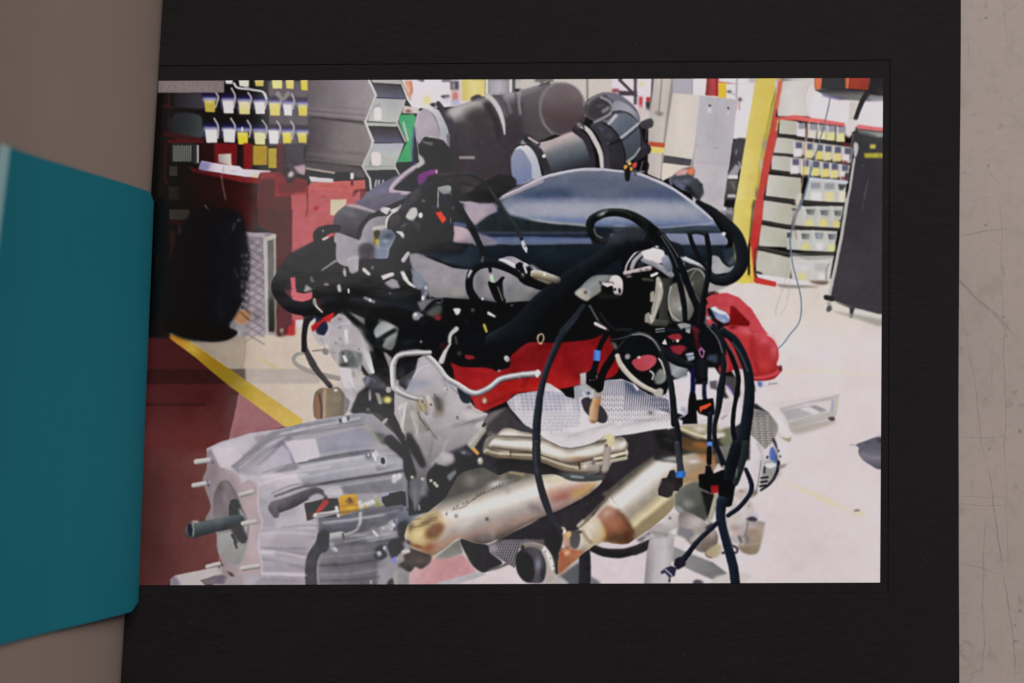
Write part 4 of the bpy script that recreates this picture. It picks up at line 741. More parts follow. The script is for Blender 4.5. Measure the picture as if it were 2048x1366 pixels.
# bent silver pipe
S('1395 490 1200 510 1030 545 960 590 880 650 780 690 690 670 580 600 470 530 400 440 340 370 260 300 200 275 60 285 -20 310', '66 66 66 60 62 64 60 56 54 54 54 52 54 56 58', '3e3c42 62606a 8a888e b4b0b4 e2dede a4a0a2 7c787e', 1)
S('1000 540 940 600 880 640', 12, 'e4dee0', 3, .5); E(1390, 490, 22, 40, 'd6d0d2', 8, None, 1.2); S('1205 500 1215 545', 10, 'a8a4a6', 1.5, .7); S('820 680 920 640', 14, '8c6a6c', 2.5, .6)
O(550, 650)
S('1560 280 1420 285 1280 300 1215 350 1195 450 1200 580 1215 650 1300 700 1400 735 1470 745', '58 58 60 62 64 62 62 58 54 48', '424046 66646c 908c90 bcb8b8 dedad8 9c9898 7c787a', 1); S('1215 400 1220 580', 12, '6e6a6c', 1.5, .8); S('1180 430 1182 600', 14, 'dcd8d6', 2.5, .8); E(1150, 655, 30, 34, 'a8a3a5', 0, None, 2)

# machined face: edges, bosses and shadow gaps
O(540, 560, 3.413)
for t, w, c, a in (('1010 905 1060 1000 1112 1112', 5, '3a363a', .9), ('1030 890 1080 980 1120 1080', 6, 'd0c8ca', .7), ('1125 790 1150 830 1160 880', 7, '3c3634', .9), ('1180 660 1210 740 1195 780', 7, '837b80', .8), ('1200 655 1225 720', 5, 'd4ccd0', .8), ('1280 1000 1400 960 1500 915', 6, '6c6466', .7), ('1240 1010 1380 945 1480 905', 6, 'd0c8ca', .6), ('1290 905 1290 960', 5, '5c5658', .7), ('960 1135 1040 1120 1105 1105', 7, 'd8d0ce', .8), ('890 1010 910 930 925 850', 8, 'dad2d0', .8), ('905 1020 925 940 938 870', 4, '6a6466', .7), ('985 1100 995 1000 970 890', 5, '6e6866', .6), ('1005 1110 1010 1000 985 890', 7, 'd2cac8', .7), ('1150 760 1130 800', 10, 'b8b0a8', .8), ('1140 1100 1230 1060 1300 1040', 6, '8e8688', .7), ('1360 870 1420 905 1500 900', 6, '7a7274', .7), ('470 380 500 440 480 480', 6, '86807e', .7), ('520 340 530 430', 8, 'e0dade', .8), ('560 360 600 420', 6, '8a8286', .7), ('620 390 690 560', 7, 'd8d4d2', .7), ('420 300 470 250', 6, '8a8286', .6), ('470 500 520 480 560 500', 6, '3c3c3c', .8), ('500 520 520 560', 9, 'f0eeee', .9), ('560 500 610 560', 6, '55595a', .8), ('600 600 640 680', 6, '8c8488', .7), ('540 700 580 790 520 900', 6, '7c7678', .8), ('585 780 540 880', 8, 'c8c0c4', .8), ('640 640 700 650 760 700', 14, '34323a', .8), ('660 660 720 690', 6, '8a8894', .8)):
    S(t, w, c, 1.6, a * .75)
for x, y, r in ((1280, 935, 13), (1068, 908, 10), (1040, 830, 18), (1100, 850, 14), (1210, 745, 9), (450, 430, 9), (380, 490, 9), (610, 470, 8)): E(x, y, r, r * 1.1, 'bcb4b4', 0, None, 1.5); E(x - 1, y + 1, r * .5, r * .6, '2e2a2c', 0, None, 1.2)
B(1160, 840, 34, 50, '5c5652', .7); B(1040, 860, 40, 30, '8c826a', .7); S('1015 800 1050 880', 14, 'b4aa8c', 2, .7); B(1075, 800, 14, 24, 'e0d8cc', .8); B(960, 700, 40, 30, '8e96a6', .7); B(900, 640, 30, 70, '2e2a2e', .8); B(690, 740, 40, 30, '4c4a52', .7); B(800, 820, 20, 18, 'dccc84', .9)
# ================= gearbox =================
O(0, 0, 1)
GB = '413 897 440 884 500 866 560 858 640 838 720 826 745 828 790 868 812 900 822 1000 840 1080 812 1172 425 1172 450 1110 440 1040 425 1000 415 950'
P(GB, 'a79fa7 a59da5 8f8a92', '440 0 820 0', .8); clip(GB)
O(550, 650)
P('-60 1090 0 1045 200 1005 600 955 870 885 935 885 905 1010 500 1090 250 1115 60 1165 -100 1260', '96939b 8a8892', '0 900 0 1150', 2); P('340 990 620 950 880 890 930 880 900 960 600 1000', '94949c 868690', '0 880 0 1000', 2)
S('-40 1140 160 1085 400 1058 620 1015', '34 30 20', 'bcb4ba', 3, .9); S('60 1170 200 1105 420 1065 640 1040 900 1005', 12, '77747e', 2, .8); S('0 1060 240 1020 620 985', 10, '78767e', 1.5, .7)
P('90 1205 405 1150 450 1366 380 1400 200 1400', 'c6bbc5 cbbfc8', '0 1160 0 1366', 2); P('410 1150 880 1040 940 1085 1010 1210 960 1265 450 1310', '8b8a98 9694a2 8e8d9a', '0 1060 0 1300', 2); S('440 1310 700 1270 980 1240', 14, 'a9a7b2', 2, .7)
S('930 1040 1010 1110 1080 1205', '50 60 50', '8c8a8a a5a29f', 2.5); P('1000 1080 1100 1100 1250 1210 1200 1230 1080 1210', '5c5a58', None, 4, .8)
S('340 1370 640 1315 960 1268', 14, '66636c', 1.5); P('380 1380 960 1285 1250 1290 1290 1340 1290 1500 200 1500', 'a39faa 9e9ba6', '0 1280 0 1480', 3)
S('980 1240 1200 1225 1290 1260', 40, '9c9aa0', 4, .8)
O(280, 650)
P('690 1260 720 1240 1100 1100 1350 1060 1518 1020 1518 1060 1250 1180 1000 1366 700 1400', 'bdb1b8 b6aab2', '700 0 1300 0', 2); P('700 1255 730 1245 780 1366 720 1366', '8c8098', None, 3)
S('980 1420 1180 1240 1330 1120 1518 1060', '70 66 60', '857f88 8f8a90', 2.5); S('1080 1400 1270 1240 1420 1130 1518 1110', '50 56 40', 'a399a8', 3); S('1200 1400 1360 1250 1518 1130', '50 50', '827a88', 3); P('1290 1380 1420 1240 1480 1210 1518 1270 1518 1400', 'b2a9ba', None, 3); S('1450 1190 1518 1300 1560 1400', 24, '8d8498', 2.5)
C('1160 1130 1260 1110 1240 1180 1180 1180', '8e868c', None, 4, .8)
O(280, 900, 4.88)
P('690 -20 900 -30 1000 60 960 240 900 200 780 170', 'c4b8be', None, 4); P('880 160 1100 0 1200 -40 1260 -20 960 230', '8c858e', None, 3); P('970 230 1260 -20 1330 -20 1060 240', 'a199a4', None, 4); P('1080 200 1464 -40 1464 160 1200 240', 'b2a9b6', None, 6, .9); P('1290 220 1400 180 1464 150 1464 210 1330 230', '857e8a', None, 4)
P('950 240 1080 250 1464 220 1464 330 1160 400 1080 300 990 320', 'c0b3ba b0a6ae', '0 240 0 400', 4); P('1160 420 1464 330 1464 450 1240 480 1180 560', 'b7adb5 928a92', '0 400 0 560', 4); P('1150 580 1280 600 1464 640 1464 760 1190 760', 'a89eaa 9a929e', '0 580 0 760', 4); P('1180 800 1464 770 1464 950 1150 960', 'b3a5ae a99da6', '0 800 0 950', 4); S('1180 960 1464 960', 20, '8d8290', 3, .8); P('1160 960 1464 1020 1464 1200 1200 1200', 'ab9fa8 9c92a4', '0 980 0 1200', 6); S('1170 1000 1320 1020 1464 1070', 24, 'c4bac0', 3, .8); S('1200 1060 1464 1130', 30, '8a808a', 5, .7); S('1200 1215 1464 1200', 40, 'b9aeb6', 4, .8); P('1180 1240 1464 1240 1464 1330 1100 1330', '968c96', None, 5)
clip()
C('655 20 700 20 780 165 830 180 940 240 990 325 1060 295 1130 335 1160 420 1150 590 1195 680 1195 780 1150 860 1150 980 1190 1080 1185 1200 1130 1235 1070 1190 1030 1250 1010 1330 900 1330 810 1210 790 1080 750 960 740 800 640 680 690 560 650 420 610 290 650 180', '8a7b7f 96868a ac989c ae999d', '640 0 1180 0', 1.2)
S('1150 350 1155 580 1195 700 1160 860 1160 980 1190 1090 1185 1200', 14, 'c6b6bc', 2, .8); B(700, 220, 50, 60, '857678', .7); S('830 190 950 260 985 330', 30, 'b09ca0', 4, .7)
C('712 520 735 400 790 310 860 305 930 400 990 540 1050 680 1055 830 1020 1000 960 1120 870 1090 790 1000 755 860 720 700', '5e5256 766a6e 8a8082 93898c', '0 300 0 1100', 1.5)
C('760 840 860 800 960 820 1020 920 1015 1010 960 1115 870 1090 790 1000', '9a9896 8a8886', '0 830 0 1100', 3); C('800 330 860 310 940 450 950 560 860 620 820 520', '857a80', None, 5, .8); B(790, 360, 40, 40, '564a4c', .6)
C('870 640 880 530 925 480 970 530 1020 640 1060 760 1040 880 1000 910 940 860 890 780', '2a2628 4c4848 3a3638', '880 500 1040 880', 2); P('960 560 990 580 1050 720 1050 860 1020 780', 'b4acae', None, 4); S('885 560 900 500 950 500', 20, '1a181a', 2); _ = [E(890 + 10 * i, 520 + 14 * (i % 4), 5, 5, 'a8a4a0', 0, None, 1) for i in range(5)]
B(990, 860, 40, 40, '1c1a1c', .8); S('900 830 940 900', 24, '1a1a1a', 2); S('925 900 945 955', 20, '262424', 2); B(960, 780, 30, 50, '2c2c40', .6)
S('510 790 720 740 960 690', '140 128 130', '2c3236 3a4246 4c5458 5c6468', 1.5); E(500, 780, 36, 80, '52545a', -8, None, 1.5); E(490, 780, 24, 64, '23222e', -8, None, 2); S('520 700 560 700', 24, 'aaa49e', 2.5); S('512 715 522 780 516 830', 10, 'b0b0ac', 1.5, .8); S('540 735 800 690', 16, '6a7276', 5, .6)
for t, w in (('550 115 690 98', 54), ('525 345 660 322', 50), ('985 435 1115 402', 52), ('1010 718 1145 694', 54), ('660 1140 790 1108', 46), ('1000 1155 1150 1132', 52)):
    S(t, w, '6c6664 a8a09e c6bebc b0a8a6', 1.2)
S('700 85 710 130', 20, '5a5476', 2, .8); S('655 300 670 350', 18, '4c4668', 2, .8); S('790 1085 805 1130', 14, '4c4440', 2); E(1120, 395, 14, 40, 'a39298', 0, None, 2); E(1150, 690, 14, 40, 'a6969a', 0, None, 2)
# steel stand, bottom left
P('300 1262 345 1222 760 1140 800 1210 590 1272 650 1330 300 1330', 'b0a4a6 b8acac', '300 0 760 0', 1.5); P('300 1262 345 1230 400 1320 310 1330', '7c7484', None, 3); P('590 1275 800 1215 850 1240 840 1310 640 1310', '6e6470', None, 2); P('845 1180 900 1200 930 1240 880 1230', '4c3c3e', None, 2.5); P('830 1260 1000 1220 1000 1330 830 1330', '9a9094', None, 4)
# ---- gearbox, right half
O(550, 900, 4.88)
P('0 300 240 200 260 260 500 190 480 260 0 460', 'c3b7be b7acb5', '0 240 0 440', 4); P('0 210 130 150 230 140 240 210 100 230', '857e8a', None, 3); P('230 150 880 40 1000 100 1010 200 700 270 300 350 200 240', 'a9a5b0 a19ea8 8f8d98', '0 60 0 330', 3); S('230 130 500 90 900 30', 16, '6c6874', 2); S('240 180 600 110 900 70', 20, 'b4b0ba', 4, .7)
S('0 450 260 360 380 345 620 300 1000 245 1250 200', '22 26 26', '5e5a62', 2); P('500 350 700 310 1250 215 1260 390 1050 420 700 430', '8e8c94 807e86 75737b', '0 230 0 420', 3); S('700 340 1000 290 1240 250', 26, '9c9aa2', 5, .6)
C('1030 60 1180 40 1250 60 1260 110 1180 150 1060 190 1000 200 970 120', '918f98 a6a4ac 7c7a82', '0 50 0 190', 2); E(1060, 110, 40, 60, 'aaa8ae', -10, None, 2); E(1052, 110, 17, 30, '38363c', -8, None, 2); C('870 60 930 30 990 10 1010 60 960 110 890 100', '8a8a92', None, 3); E(985, 40, 22, 40, 'c4c2c8', -10, None, 2.5); B(900, 50, 20, 24, 'b4b2b8', .8)
E(1165, 295, 24, 28, 'd0ccce', 0, None, 2.5); E(1200, 265, 20, 34, 'd6d2d2', 0, None, 2.5); R(1100, 240, 1250, 330, '8a8890', None, 5, .3)
P('420 650 1260 540 1260 620 1100 720 880 800 650 830 420 820', '5e5c66 6c6a74 55535c', '0 560 0 820', 4); S('500 720 700 690 950 650 1200 590', 22, '8e9098', 4, .8); S('560 760 800 740', 20, '8a8e98', 4, .6); S('460 790 700 750 900 700', 40, '4a4a52', 6, .6)
P('420 820 900 850 1150 830 1160 960 1000 1100 1000 1330 420 1330', '807c82 6e6a72 5f5b64', '420 850 1100 1300', 4); S('430 1000 700 960 950 930', 30, '605c66', 6, .6); S('420 1120 700 1120 1050 1050', 26, '55515a', 6, .7); S('430 1200 760 1190 1060 1130', 24, '757079', 6, .7); P('0 900 330 930 300 1330 0 1330', 'a69aa4 978c98', '0 900 0 1300', 5); S('0 990 300 1010', 20, '857a86', 4, .7); S('0 1090 300 1150', 30, '8a808e', 5, .6); S('0 1210 290 1215', 40, 'bdb2ba', 4, .7)
P('230 520 300 500 320 690 420 700 400 790 0 760 0 660 200 640', 'b3a9b0', None, 4); S('60 760 300 735 420 740', 18, '7c7880', 3, .8); P('0 780 410 780 410 900 300 930 0 950', 'a69ba2', None, 4); S('0 955 300 960', 16, '8c8290', 3, .8)
C('880 860 920 780 960 750 1000 780 1020 860 960 910', '807e84', None, 3); S('960 795 995 835', 24, 'd0ccce', 2); S('900 900 1030 870 1150 845', 26, '9c9aa0', 3, .8); C('520 930 560 900 600 970 580 1000', '9a96a0', None, 3); S('560 940 600 980', 26, 'c2bec4', 2)
S('1160 740 1260 700 1400 640', '90 100 110', '5a5e6a 7c8090 8c90a0', 3); E(1140, 735, 30, 50, 'b0b4ba', 0, None, 2.5); E(1165, 735, 12, 50, '4c4e58', 0, None, 2); S('1040 765 1110 745', 24, 'a0a4a8', 2.5); B(1055, 760, 14, 12, 'c8ccce', .8)
C('970 1000 1000 940 1080 930 1120 980 1060 1060 980 1050', '34343a', None, 4); E(1015, 1015, 26, 26, '8c8c90', 0, None, 3); S('1080 960 1110 1010', 34, '8e9094', 3); C('1110 900 1200 860 1260 960 1180 1060 1120 1030', '3a383c', None, 4)
S('0 560 150 510 300 440 400 400 470 430 500 500', '130 120 100 80 50 44', '3f3a40 544e54 665f66', 1.5); C('-60 560 0 520 40 640 -10 660', '5f5860', None, 2)
C('330 470 380 430 440 430 480 470 360 500', 'a9a4b0', None, 3); C('480 400 560 350 620 350 660 400 640 450 500 440', 'b9b2b6', None, 3)
P('285 522 500 475 610 470 640 560 620 650 400 660 315 690', '332c2e 3c3638', '300 0 600 0', 1.5); P('470 490 520 480 525 520 450 605 390 615', '9c4640 a84c40', '450 500 420 600', 1.5); S('385 640 470 630 600 605', '46 50 44', '9a9490 d8d2d0 c8c2c0', 1.2); S('600 560 620 640', 34, 'd2ccc8', 2); P('320 600 380 610 370 660 330 680', '5a3e3c', None, 3)
P('620 480 650 440 790 430 815 500 830 590 640 640 630 570', 'c49a3a b88a2c c09434', '0 440 0 640', 1.5); S('640 550 820 530', 8, '8a6420', 2, .8); C('690 490 740 460 770 510 720 530', '8a6820', None, 2.5); B(740, 570, 60, 26, 'd0a648', .7); S('720 470 740 500', 12, '4c3818', 2)
S('830 520 850 570', 50, 'a8a4a2 d8d4d0', 2); S('870 545 980 505', '76 76', '6c6864 b4aeaa d2ccc8 a8a29e', 1.5); S('985 470 1020 540', 52, '7c7a70 b4b0a0', 2); E(1005, 530, 20, 16, '7a8c30', 0, None, 2.5); E(880, 555, 14, 20, 'b89a4c', 0, None, 2)
P('1040 440 1250 395 1265 530 1080 555 1045 500', '302c32 28242a', '0 400 0 550', 1.2); S('1040 445 1100 430', 30, '9a98a8', 2); S('1262 450 1270 530', 10, 'a8a4aa', 1.5)
S('835 620 830 720 780 790 680 830', '34 30 24', '8c888a c8c4c6', 1.5); S('530 850 650 825', '70 60', '7c787c b4b0b2 d6d2d4', 1.5); S('660 815 670 860', 14, '3c3a40', 1.5); P('650 880 800 860 880 860 780 920 660 910', '4c4a50', None, 4, .7)
S('480 830 440 920 370 1040 350 1180 355 1330', '110 100 110 114 116', '38333a 4b454c 433e46', 1.5); C('420 820 510 800 525 880 520 970 460 1000 420 920', '3c3644', None, 2)
S('490 830 515 900', 20, '2c2a4c', 2.5, .6)
R(930, 1270, 945, 1310, 'b8b2b4', None, 2); P('1100 1290 1150 1250 1170 1300 1150 1330 1100 1330', '2a282c', None, 3); P('1150 1210 1260 1100 1290 1200 1310 1330 1160 1330', 'a39c9c', None, 3)
E(1175, 1070, 34, 30, '7c88c0', -20, None, 2.5); S('1215 1070 1260 1030', 50, 'a8a098 c8c2b8', 2.5); E(1285, 995, 26, 30, 'd8d4d2', 0, None, 2)

# gearbox ribs: crisp edges and glints
O(280, 780, 2.2756)
P('655 232 798 222 820 300 720 318', 'cbbfc6 c6bac2', '0 225 0 315', 2)
for t, w, c in (('425 345 560 245 650 208 820 172 1005 142', 6, '6a6872'), ('640 200 800 165 1000 128', 7, 'd6d2d8'), ('470 372 590 270 700 220', 5, '77737e'), ('450 360 575 258 660 216', 5, 'cfc8d0'), ('560 378 640 350 715 332', 5, '6c6874'),
                ('730 334 900 300 1065 275', 6, '55535d'), ('740 352 900 322 1090 292', 8, 'c6c4ce'), ('720 405 860 375 1100 335', 8, 'bdbac4'), ('820 428 1000 402 1205 368', 9, '4a4852'), ('830 448 1000 422 1190 392', 8, 'b6b4bc'),
                ('600 470 700 432 820 424', 6, '5c5862'), ('560 395 700 372 860 350', 10, 'd0c6ce'), ('810 570 1000 548 1200 520', 10, '4e4c56'), ('830 604 960 590 1110 568', 8, 'c0c4cc'), ('820 640 960 630 1080 600', 7, '55535e'), ('930 690 1040 672 1140 655', 7, 'b8bac0'), ('830 716 1000 700 1130 684', 9, '4c4a54'), ('820 760 960 752 1080 738', 7, '8c8a94'), ('820 800 960 790 1090 770', 8, '46444e'), ('820 842 960 838 1100 815', 8, '8e8a94'), ('820 868 960 864 1090 850', 6, '4a464e'),
                ('550 640 660 632 800 640', 6, '8a8590'), ('548 655 700 650 800 660', 7, 'c4bac2'), ('550 716 650 724 760 722', 6, '827a86'), ('552 735 640 740 750 762', 8, 'd4cad0'), ('556 770 640 782 750 812', 7, '7c7480'), ('555 835 650 838 755 842', 9, 'd2c8d0'), ('560 862 660 868 750 868', 6, '857c88'), ('545 430 640 400 760 384', 9, 'd8ced4'), ('545 500 590 520', 6, '8c8690')):
    S(t, w * 1.25, c, 2.2, .5)
E(1105, 322, 9, 15, '26242a', -8, None, 1); S('1060 290 1072 318', 10, 'dcdade', 1.5); E(1040, 298, 14, 14, '5c5c64', 0, None, 2); E(1040, 296, 7, 8, 'b4b4ba', 0, None, 1.2); E(930, 135, 10, 14, 'c6c4ca', 0, None, 1.5); E(912, 140, 6, 10, '4c4a50', 0, None, 1.2); E(948, 128, 5, 12, '55535a', 0, None, 1.2); E(1160, 398, 12, 14, 'dcdadc', 0, None, 1.5); E(1182, 392, 8, 14, 'd0ced0', 0, None, 1.5); S('1205 290 1212 420 1214 540', 5, 'b8b6bc', 1.5, .7); S('1170 270 1200 285 1205 340', 10, '8c8a92', 2)
for x, y in ((1090, 745), (1115, 720), (1150, 615)): E(x, y, 11, 13, '7c7e84', 0, None, 1.5); B(x - 3, y - 3, 6, 6, 'd4d4d8', .9)
# ================= exhaust, heat shield =================
O(800, 900, 4.88)
# black sump and brackets between gearbox and exhaust
P('60 -60 250 -60 540 -60 830 -60 1000 60 900 160 560 220 500 390 300 540 120 640 60 600', '34323a 3a363c', '0 -40 0 600', 3); P('30 0 110 -20 180 40 160 240 60 220', '3a353c', None, 3); S('55 60 60 200 70 420 85 560', '30 30 40', '6a6870 8c8a92', 3); S('200 60 230 240 160 420', 60, '6c6c72', 5, .7); S('260 40 330 130 240 260', 50, '8c8a8c', 5, .5)
C('340 130 400 20 470 10 530 60 510 130 440 170', 'aaa4a4 8c8688', '360 20 500 150', 4); B(440, 50, 50, 34, 'c4bcbc', .7); E(610, 30, 30, 20, '7c7c80', 0, None, 3); S('560 0 700 10', 50, '4a4848', 5, .7)
C('300 180 420 160 480 200 470 360 340 420 270 330', '2c2a2e', None, 4); P('460 240 540 180 560 200 500 300 460 290', '6c7274', None, 3); E(480, 270, 16, 30, 'b4b6b8', 20, None, 2); C('580 120 780 90 840 150 640 230 550 220', '2c2a2e', None, 4)
E(120, 270, 26, 26, 'b4b2ae', 0, None, 2.5); E(215, 285, 16, 24, 'a8a6a4', 0, None, 2); S('280 290 380 350', 30, '8a8474', 3); B(300, 300, 16, 14, 'd0c8b4', .8); B(350, 340, 14, 14, 'a8a08c', .8); E(780, 110, 30, 36, 'b0a89c', 0, None, 2); B(775, 100, 12, 16, 'ece4d8', .9)
S('730 0 760 40', 40, 'd09a50 e8b070', 2.5); pass; P('-20 600 240 580 140 640 40 760 -20 800', '6e7280 565a66', '0 600 0 800', 4); P('-20 720 80 680 50 900 -20 900', '34343c', None, 5)
# lower floor seen through
P('100 1180 300 1060 620 1020 700 1120 760 1190 400 1300 360 1320 90 1330', 'c4a0a2 b98a8c ba8d90', '100 0 700 0', 3); P('380 1290 760 1190 830 1200 840 1240 500 1330 340 1330', 'a8a2a4 b0a8b0', '0 1200 0 1300', 2.5); P('520 1330 860 1210 1060 1120 1130 1160 1170 1330', 'cfc0c4', None, 2.5)
P('330 1000 420 940 580 860 620 1010 460 1060 330 1060', '77756e 8a8880', '0 900 0 1060', 3)
# first silencer-shaped catalyst
K1 = '45 830 70 740 150 660 260 600 340 570 430 510 520 380 560 250 640 210 760 170 850 170 950 250 1050 220 1180 200 1240 250 1320 240 1464 250 1560 240 1700 250 1760 290 1600 460 1464 540 1390 650 1200 740 960 870 860 930 720 910 600 850 480 900 350 1010 300 1090 250 1060 130 960 70 900'
P(K1, 'a89e92 b4a89e b0a49c', '100 800 1300 300', 1.5); clip(K1)
P('560 250 760 170 850 170 930 260 760 310 700 400 560 560 430 520', '9a948a 8c8780 a39b90', '560 260 760 400', 8, .9); B(800, 210, 90, 50, '6c6a66', .8); B(620, 420, 70, 90, 'bcb2a4', .7, -30); B(880, 330, 90, 40, 'd8ced2', .9, -15); B(950, 450, 90, 70, 'd2c6cc', .8); B(700, 620, 130, 70, 'cfc3be', .8, -30); B(1150, 330, 110, 60, 'd4c8c4', .8); B(1320, 300, 100, 50, 'c6bcb0', .7); B(1050, 560, 160, 60, '8e8688', .8, -20); B(850, 720, 130, 50, '9a8c8c', .7, -20); B(1200, 660, 170, 60, 'b08078', .9, -18); B(1060, 740, 110, 60, 'b2857c', .8, -20); B(1330, 600, 80, 50, 'b0746a', .9); B(1420, 440, 90, 70, 'b39a94', .6); B(1330, 510, 90, 40, '8a8080', .8, 30); B(740, 850, 140, 50, '6e6a68', .9); B(820, 790, 90, 40, 'a2948c', .6); B(680, 760, 40, 60, 'c2aea4', .5); B(930, 800, 60, 60, 'b28a7c', .8)
B(1600, 380, 120, 60, 'a8806c', .8, -25); B(1560, 290, 110, 40, 'ccbca0', .8); B(1500, 470, 100, 40, 'a0706a', .8, -20)
S('560 590 640 560 800 430 1000 370 1100 330', 12, '6a6262', 2.5); S('590 570 700 500 800 440', 26, '5a5252', 3, .6)
for i, (x, y) in enumerate(((585, 545), (610, 535), (650, 500), (660, 515), (715, 465), (735, 450), (750, 455), (770, 425), (785, 440), (900, 375), (945, 365), (955, 350), (980, 345))):
    S([x, y, x + 14, y + 20], 10, '4a4444', 1.2, .85); S([x - 8, y + 12, x + 22, y - 2], 7, '544c4c', 1.2, .7)
S('1010 260 1040 380 1060 440', '44 50 40', '8c8688', 5, .8); S('820 440 850 560', 16, 'dcd2cc', 3, .8); S('850 560 850 690', 10, '8f8484', 3, .6); E(842, 670, 16, 20, '5c5044', 0, None, 3); S('850 700 905 800 900 880', 10, '8a7468', 3, .7); E(410, 625, 30, 20, 'a09a9a', 0, None, 4); B(395, 620, 30, 26, 'dcd4d4', .8); B(430, 620, 10, 20, '6e6a6c', .8); S('540 540 560 700', 60, 'c2b8b6', 8, .5); B(530, 570, 24, 24, '6c6664', .7)
# flared end, straw and blue from heat
P('45 830 70 740 150 660 260 610 360 680 500 740 480 860 350 1010 300 1090 130 960', 'b8a068', None, 12, .5); B(170, 830, 90, 80, 'd0bc88', .9, -40); B(230, 700, 100, 40, '8a7a64', .8, -35); B(110, 740, 40, 60, '5c4c3c', .7, 20); B(330, 830, 70, 90, '7c5c48', .95, 20); B(360, 800, 60, 60, '8c6c58', .7); B(420, 880, 60, 100, 'b08c74', .7, 40); B(300, 980, 60, 60, '8c5c44', .9); B(470, 780, 40, 70, 'c8b6ac', .7); B(70, 880, 40, 30, '5e4660', .9); B(150, 940, 70, 30, '6a4c30', .9, 20); S('60 740 130 670', 12, '4a4038', 3, .7)
for i in range(26):
    B(100 + (i * 71) % 180, 700 + (i * 47) % 60, 9, 7, '55452f', .5)
clip()
C('30 1000 90 960 160 970 260 990 305 1040 290 1100 210 1160 150 1140 100 1190 20 1170 -20 1120', '4a403e 554a48 3c3436', '0 980 0 1180', 2.5); S('30 1000 80 985', 40, 'c8c0b8', 2.5); P('-20 1120 60 1180 95 1200 90 1330 -20 1330', '8f8a8c', None, 4); B(200, 1080, 50, 30, '6a5a54', .5); P('-20 1020 30 1000 40 1080 -20 1120', '9a948e', None, 3); S('330 1050 480 930 600 840', 14, 'd0c4b4', 2.5)
# dark hose and perforated tape under it
C('590 870 720 905 860 930 880 1000 1000 1100 900 1160 830 1195 770 1180 690 1110 630 990', '2c272e 322d33', '600 900 800 1180', 1.5); S('870 1170 950 1150 1050 1110', 24, '55554e', 2.5); S('640 1010 690 1110 730 1160', 12, 'a8a498', 2, .7)
TP = '855 930 960 880 1120 830 1280 740 1390 680 1500 600 1560 800 1500 960 1300 900 1180 930 1150 1000 1120 1150 1050 1110 880 1000'
P(TP, '48424a', None, 1); clip(TP)
for j in range(22):
    for i in range(34):
        x = 840 + i * 24 + (12 if j % 2 else 0) + j * 3; y = 610 + j * 27
        S([x, y + 8, x + 9, y - 8], 9, 'aaa2a6' if x < 1300 else '8c8684', .6, .9)
B(900, 960, 60, 40, 'b9b0b8', .5)
clip()
S('960 870 1100 810 1250 750 1390 660', 40, '3a3432', 4, .9)
# ---- dark gap, manifold pipe over the first catalyst
O(1050, 900, 4.88)
P('-40 110 300 200 760 -80 1000 -200 1464 -200 1464 -20 1240 80 800 420 560 680 480 760 380 760 240 640 200 600 560 480 760 300 500 300 330 230 0 250 -80 240', '342f35', None, 3); P('300 600 480 540 640 480 760 420 700 560 560 660 480 760 360 760 240 640', '26242a', None, 4); P('-60 560 200 600 560 470 740 290 820 420 660 640 500 760 300 780 160 700', '29262b', None, 3); E(495, 630, 20, 24, '5a5c66', 0, None, 3); P('-240 130 0 120 200 160 340 210 330 250 200 240 -60 250 -240 210', '2f2a2e', None, 3)
O(1050, 650)
S('-240 1160 -180 1110 -60 1150 120 1190 320 1290 520 1290 760 1250 960 1200', '120 140 150 160 170 170 160 130', '5a5248 8a8274 c4bcae dcd4ca b4aca0 857d74', 1.5)
P('-400 1190 -380 1120 -340 1090 -160 1100 -60 1150 -60 1250 -300 1240', 'b8b0a4', None, 6, .01)
S('-330 1140 -200 1150 0 1160 160 1210 330 1290 460 1300', '60', 'dcd6cc', 6, .7); S('-390 1190 -360 1240 -200 1265 0 1275 140 1300 330 1380 500 1440', '50 56 60', '6c6456 a49c8c 8c8474', 2); S('-360 1215 -200 1245 0 1255 150 1285 340 1360 500 1400', 10, '4a4236', 1.5); S('-330 1275 -150 1300 60 1310 200 1370 360 1450', 12, '4c443a', 2); S('-250 1240 -255 1290', 8, '3a342c', 1.2); P('-300 1250 -180 1260 -180 1300 -300 1285', 'aea698', None, 2, .7); S('-400 1200 -395 1130 -350 1090', 26, '77706a', 4, .8)
P('980 1150 1030 1200 1030 1300 960 1290 940 1200', 'a8a096', None, 4); S('700 1340 860 1310 1000 1280', '34 40', 'c8c0ac dcd4c0', 2); S('560 1380 700 1330', 30, 'cfc6b4', 3)
O(1050, 900, 4.88)
P('150 50 330 60 480 130 620 80 760 120 740 200 640 240 540 250 400 200 240 130', 'a8a09a 8c8480 6a625e', '0 60 0 240', 4); S('160 70 300 100 480 160 560 200', 16, '4a3a36', 2.5); S('400 90 520 110 640 70', 40, 'c6bcb6', 4, .8); P('520 130 620 90 720 120 720 200 600 230 560 180', 'b8aeaa 8e8480', '0 100 0 220', 3); S('520 140 540 190', 12, '4a2c28', 2); B(490, 90, 40, 16, 'b08a70', .6); P('840 60 1000 20 1000 60 960 120 850 140', 'bcb49e', None, 3); S('850 90 980 66', 10, '4a443a', 2)
C('330 250 460 230 700 250 760 270 740 300 600 320 430 290', '5c5e60 484a4c', '0 240 0 310', 2.5); S('440 250 560 262', 18, '90a4a8', 3, .8); S('640 150 730 160 760 220', 30, '4c4644', 4)
B(330, 240, 60, 20, '4c4844', .8)
S('790 -10 800 90 800 180', '80 84 80', '6a6260 9a918d aaa29e 857c78', 2)
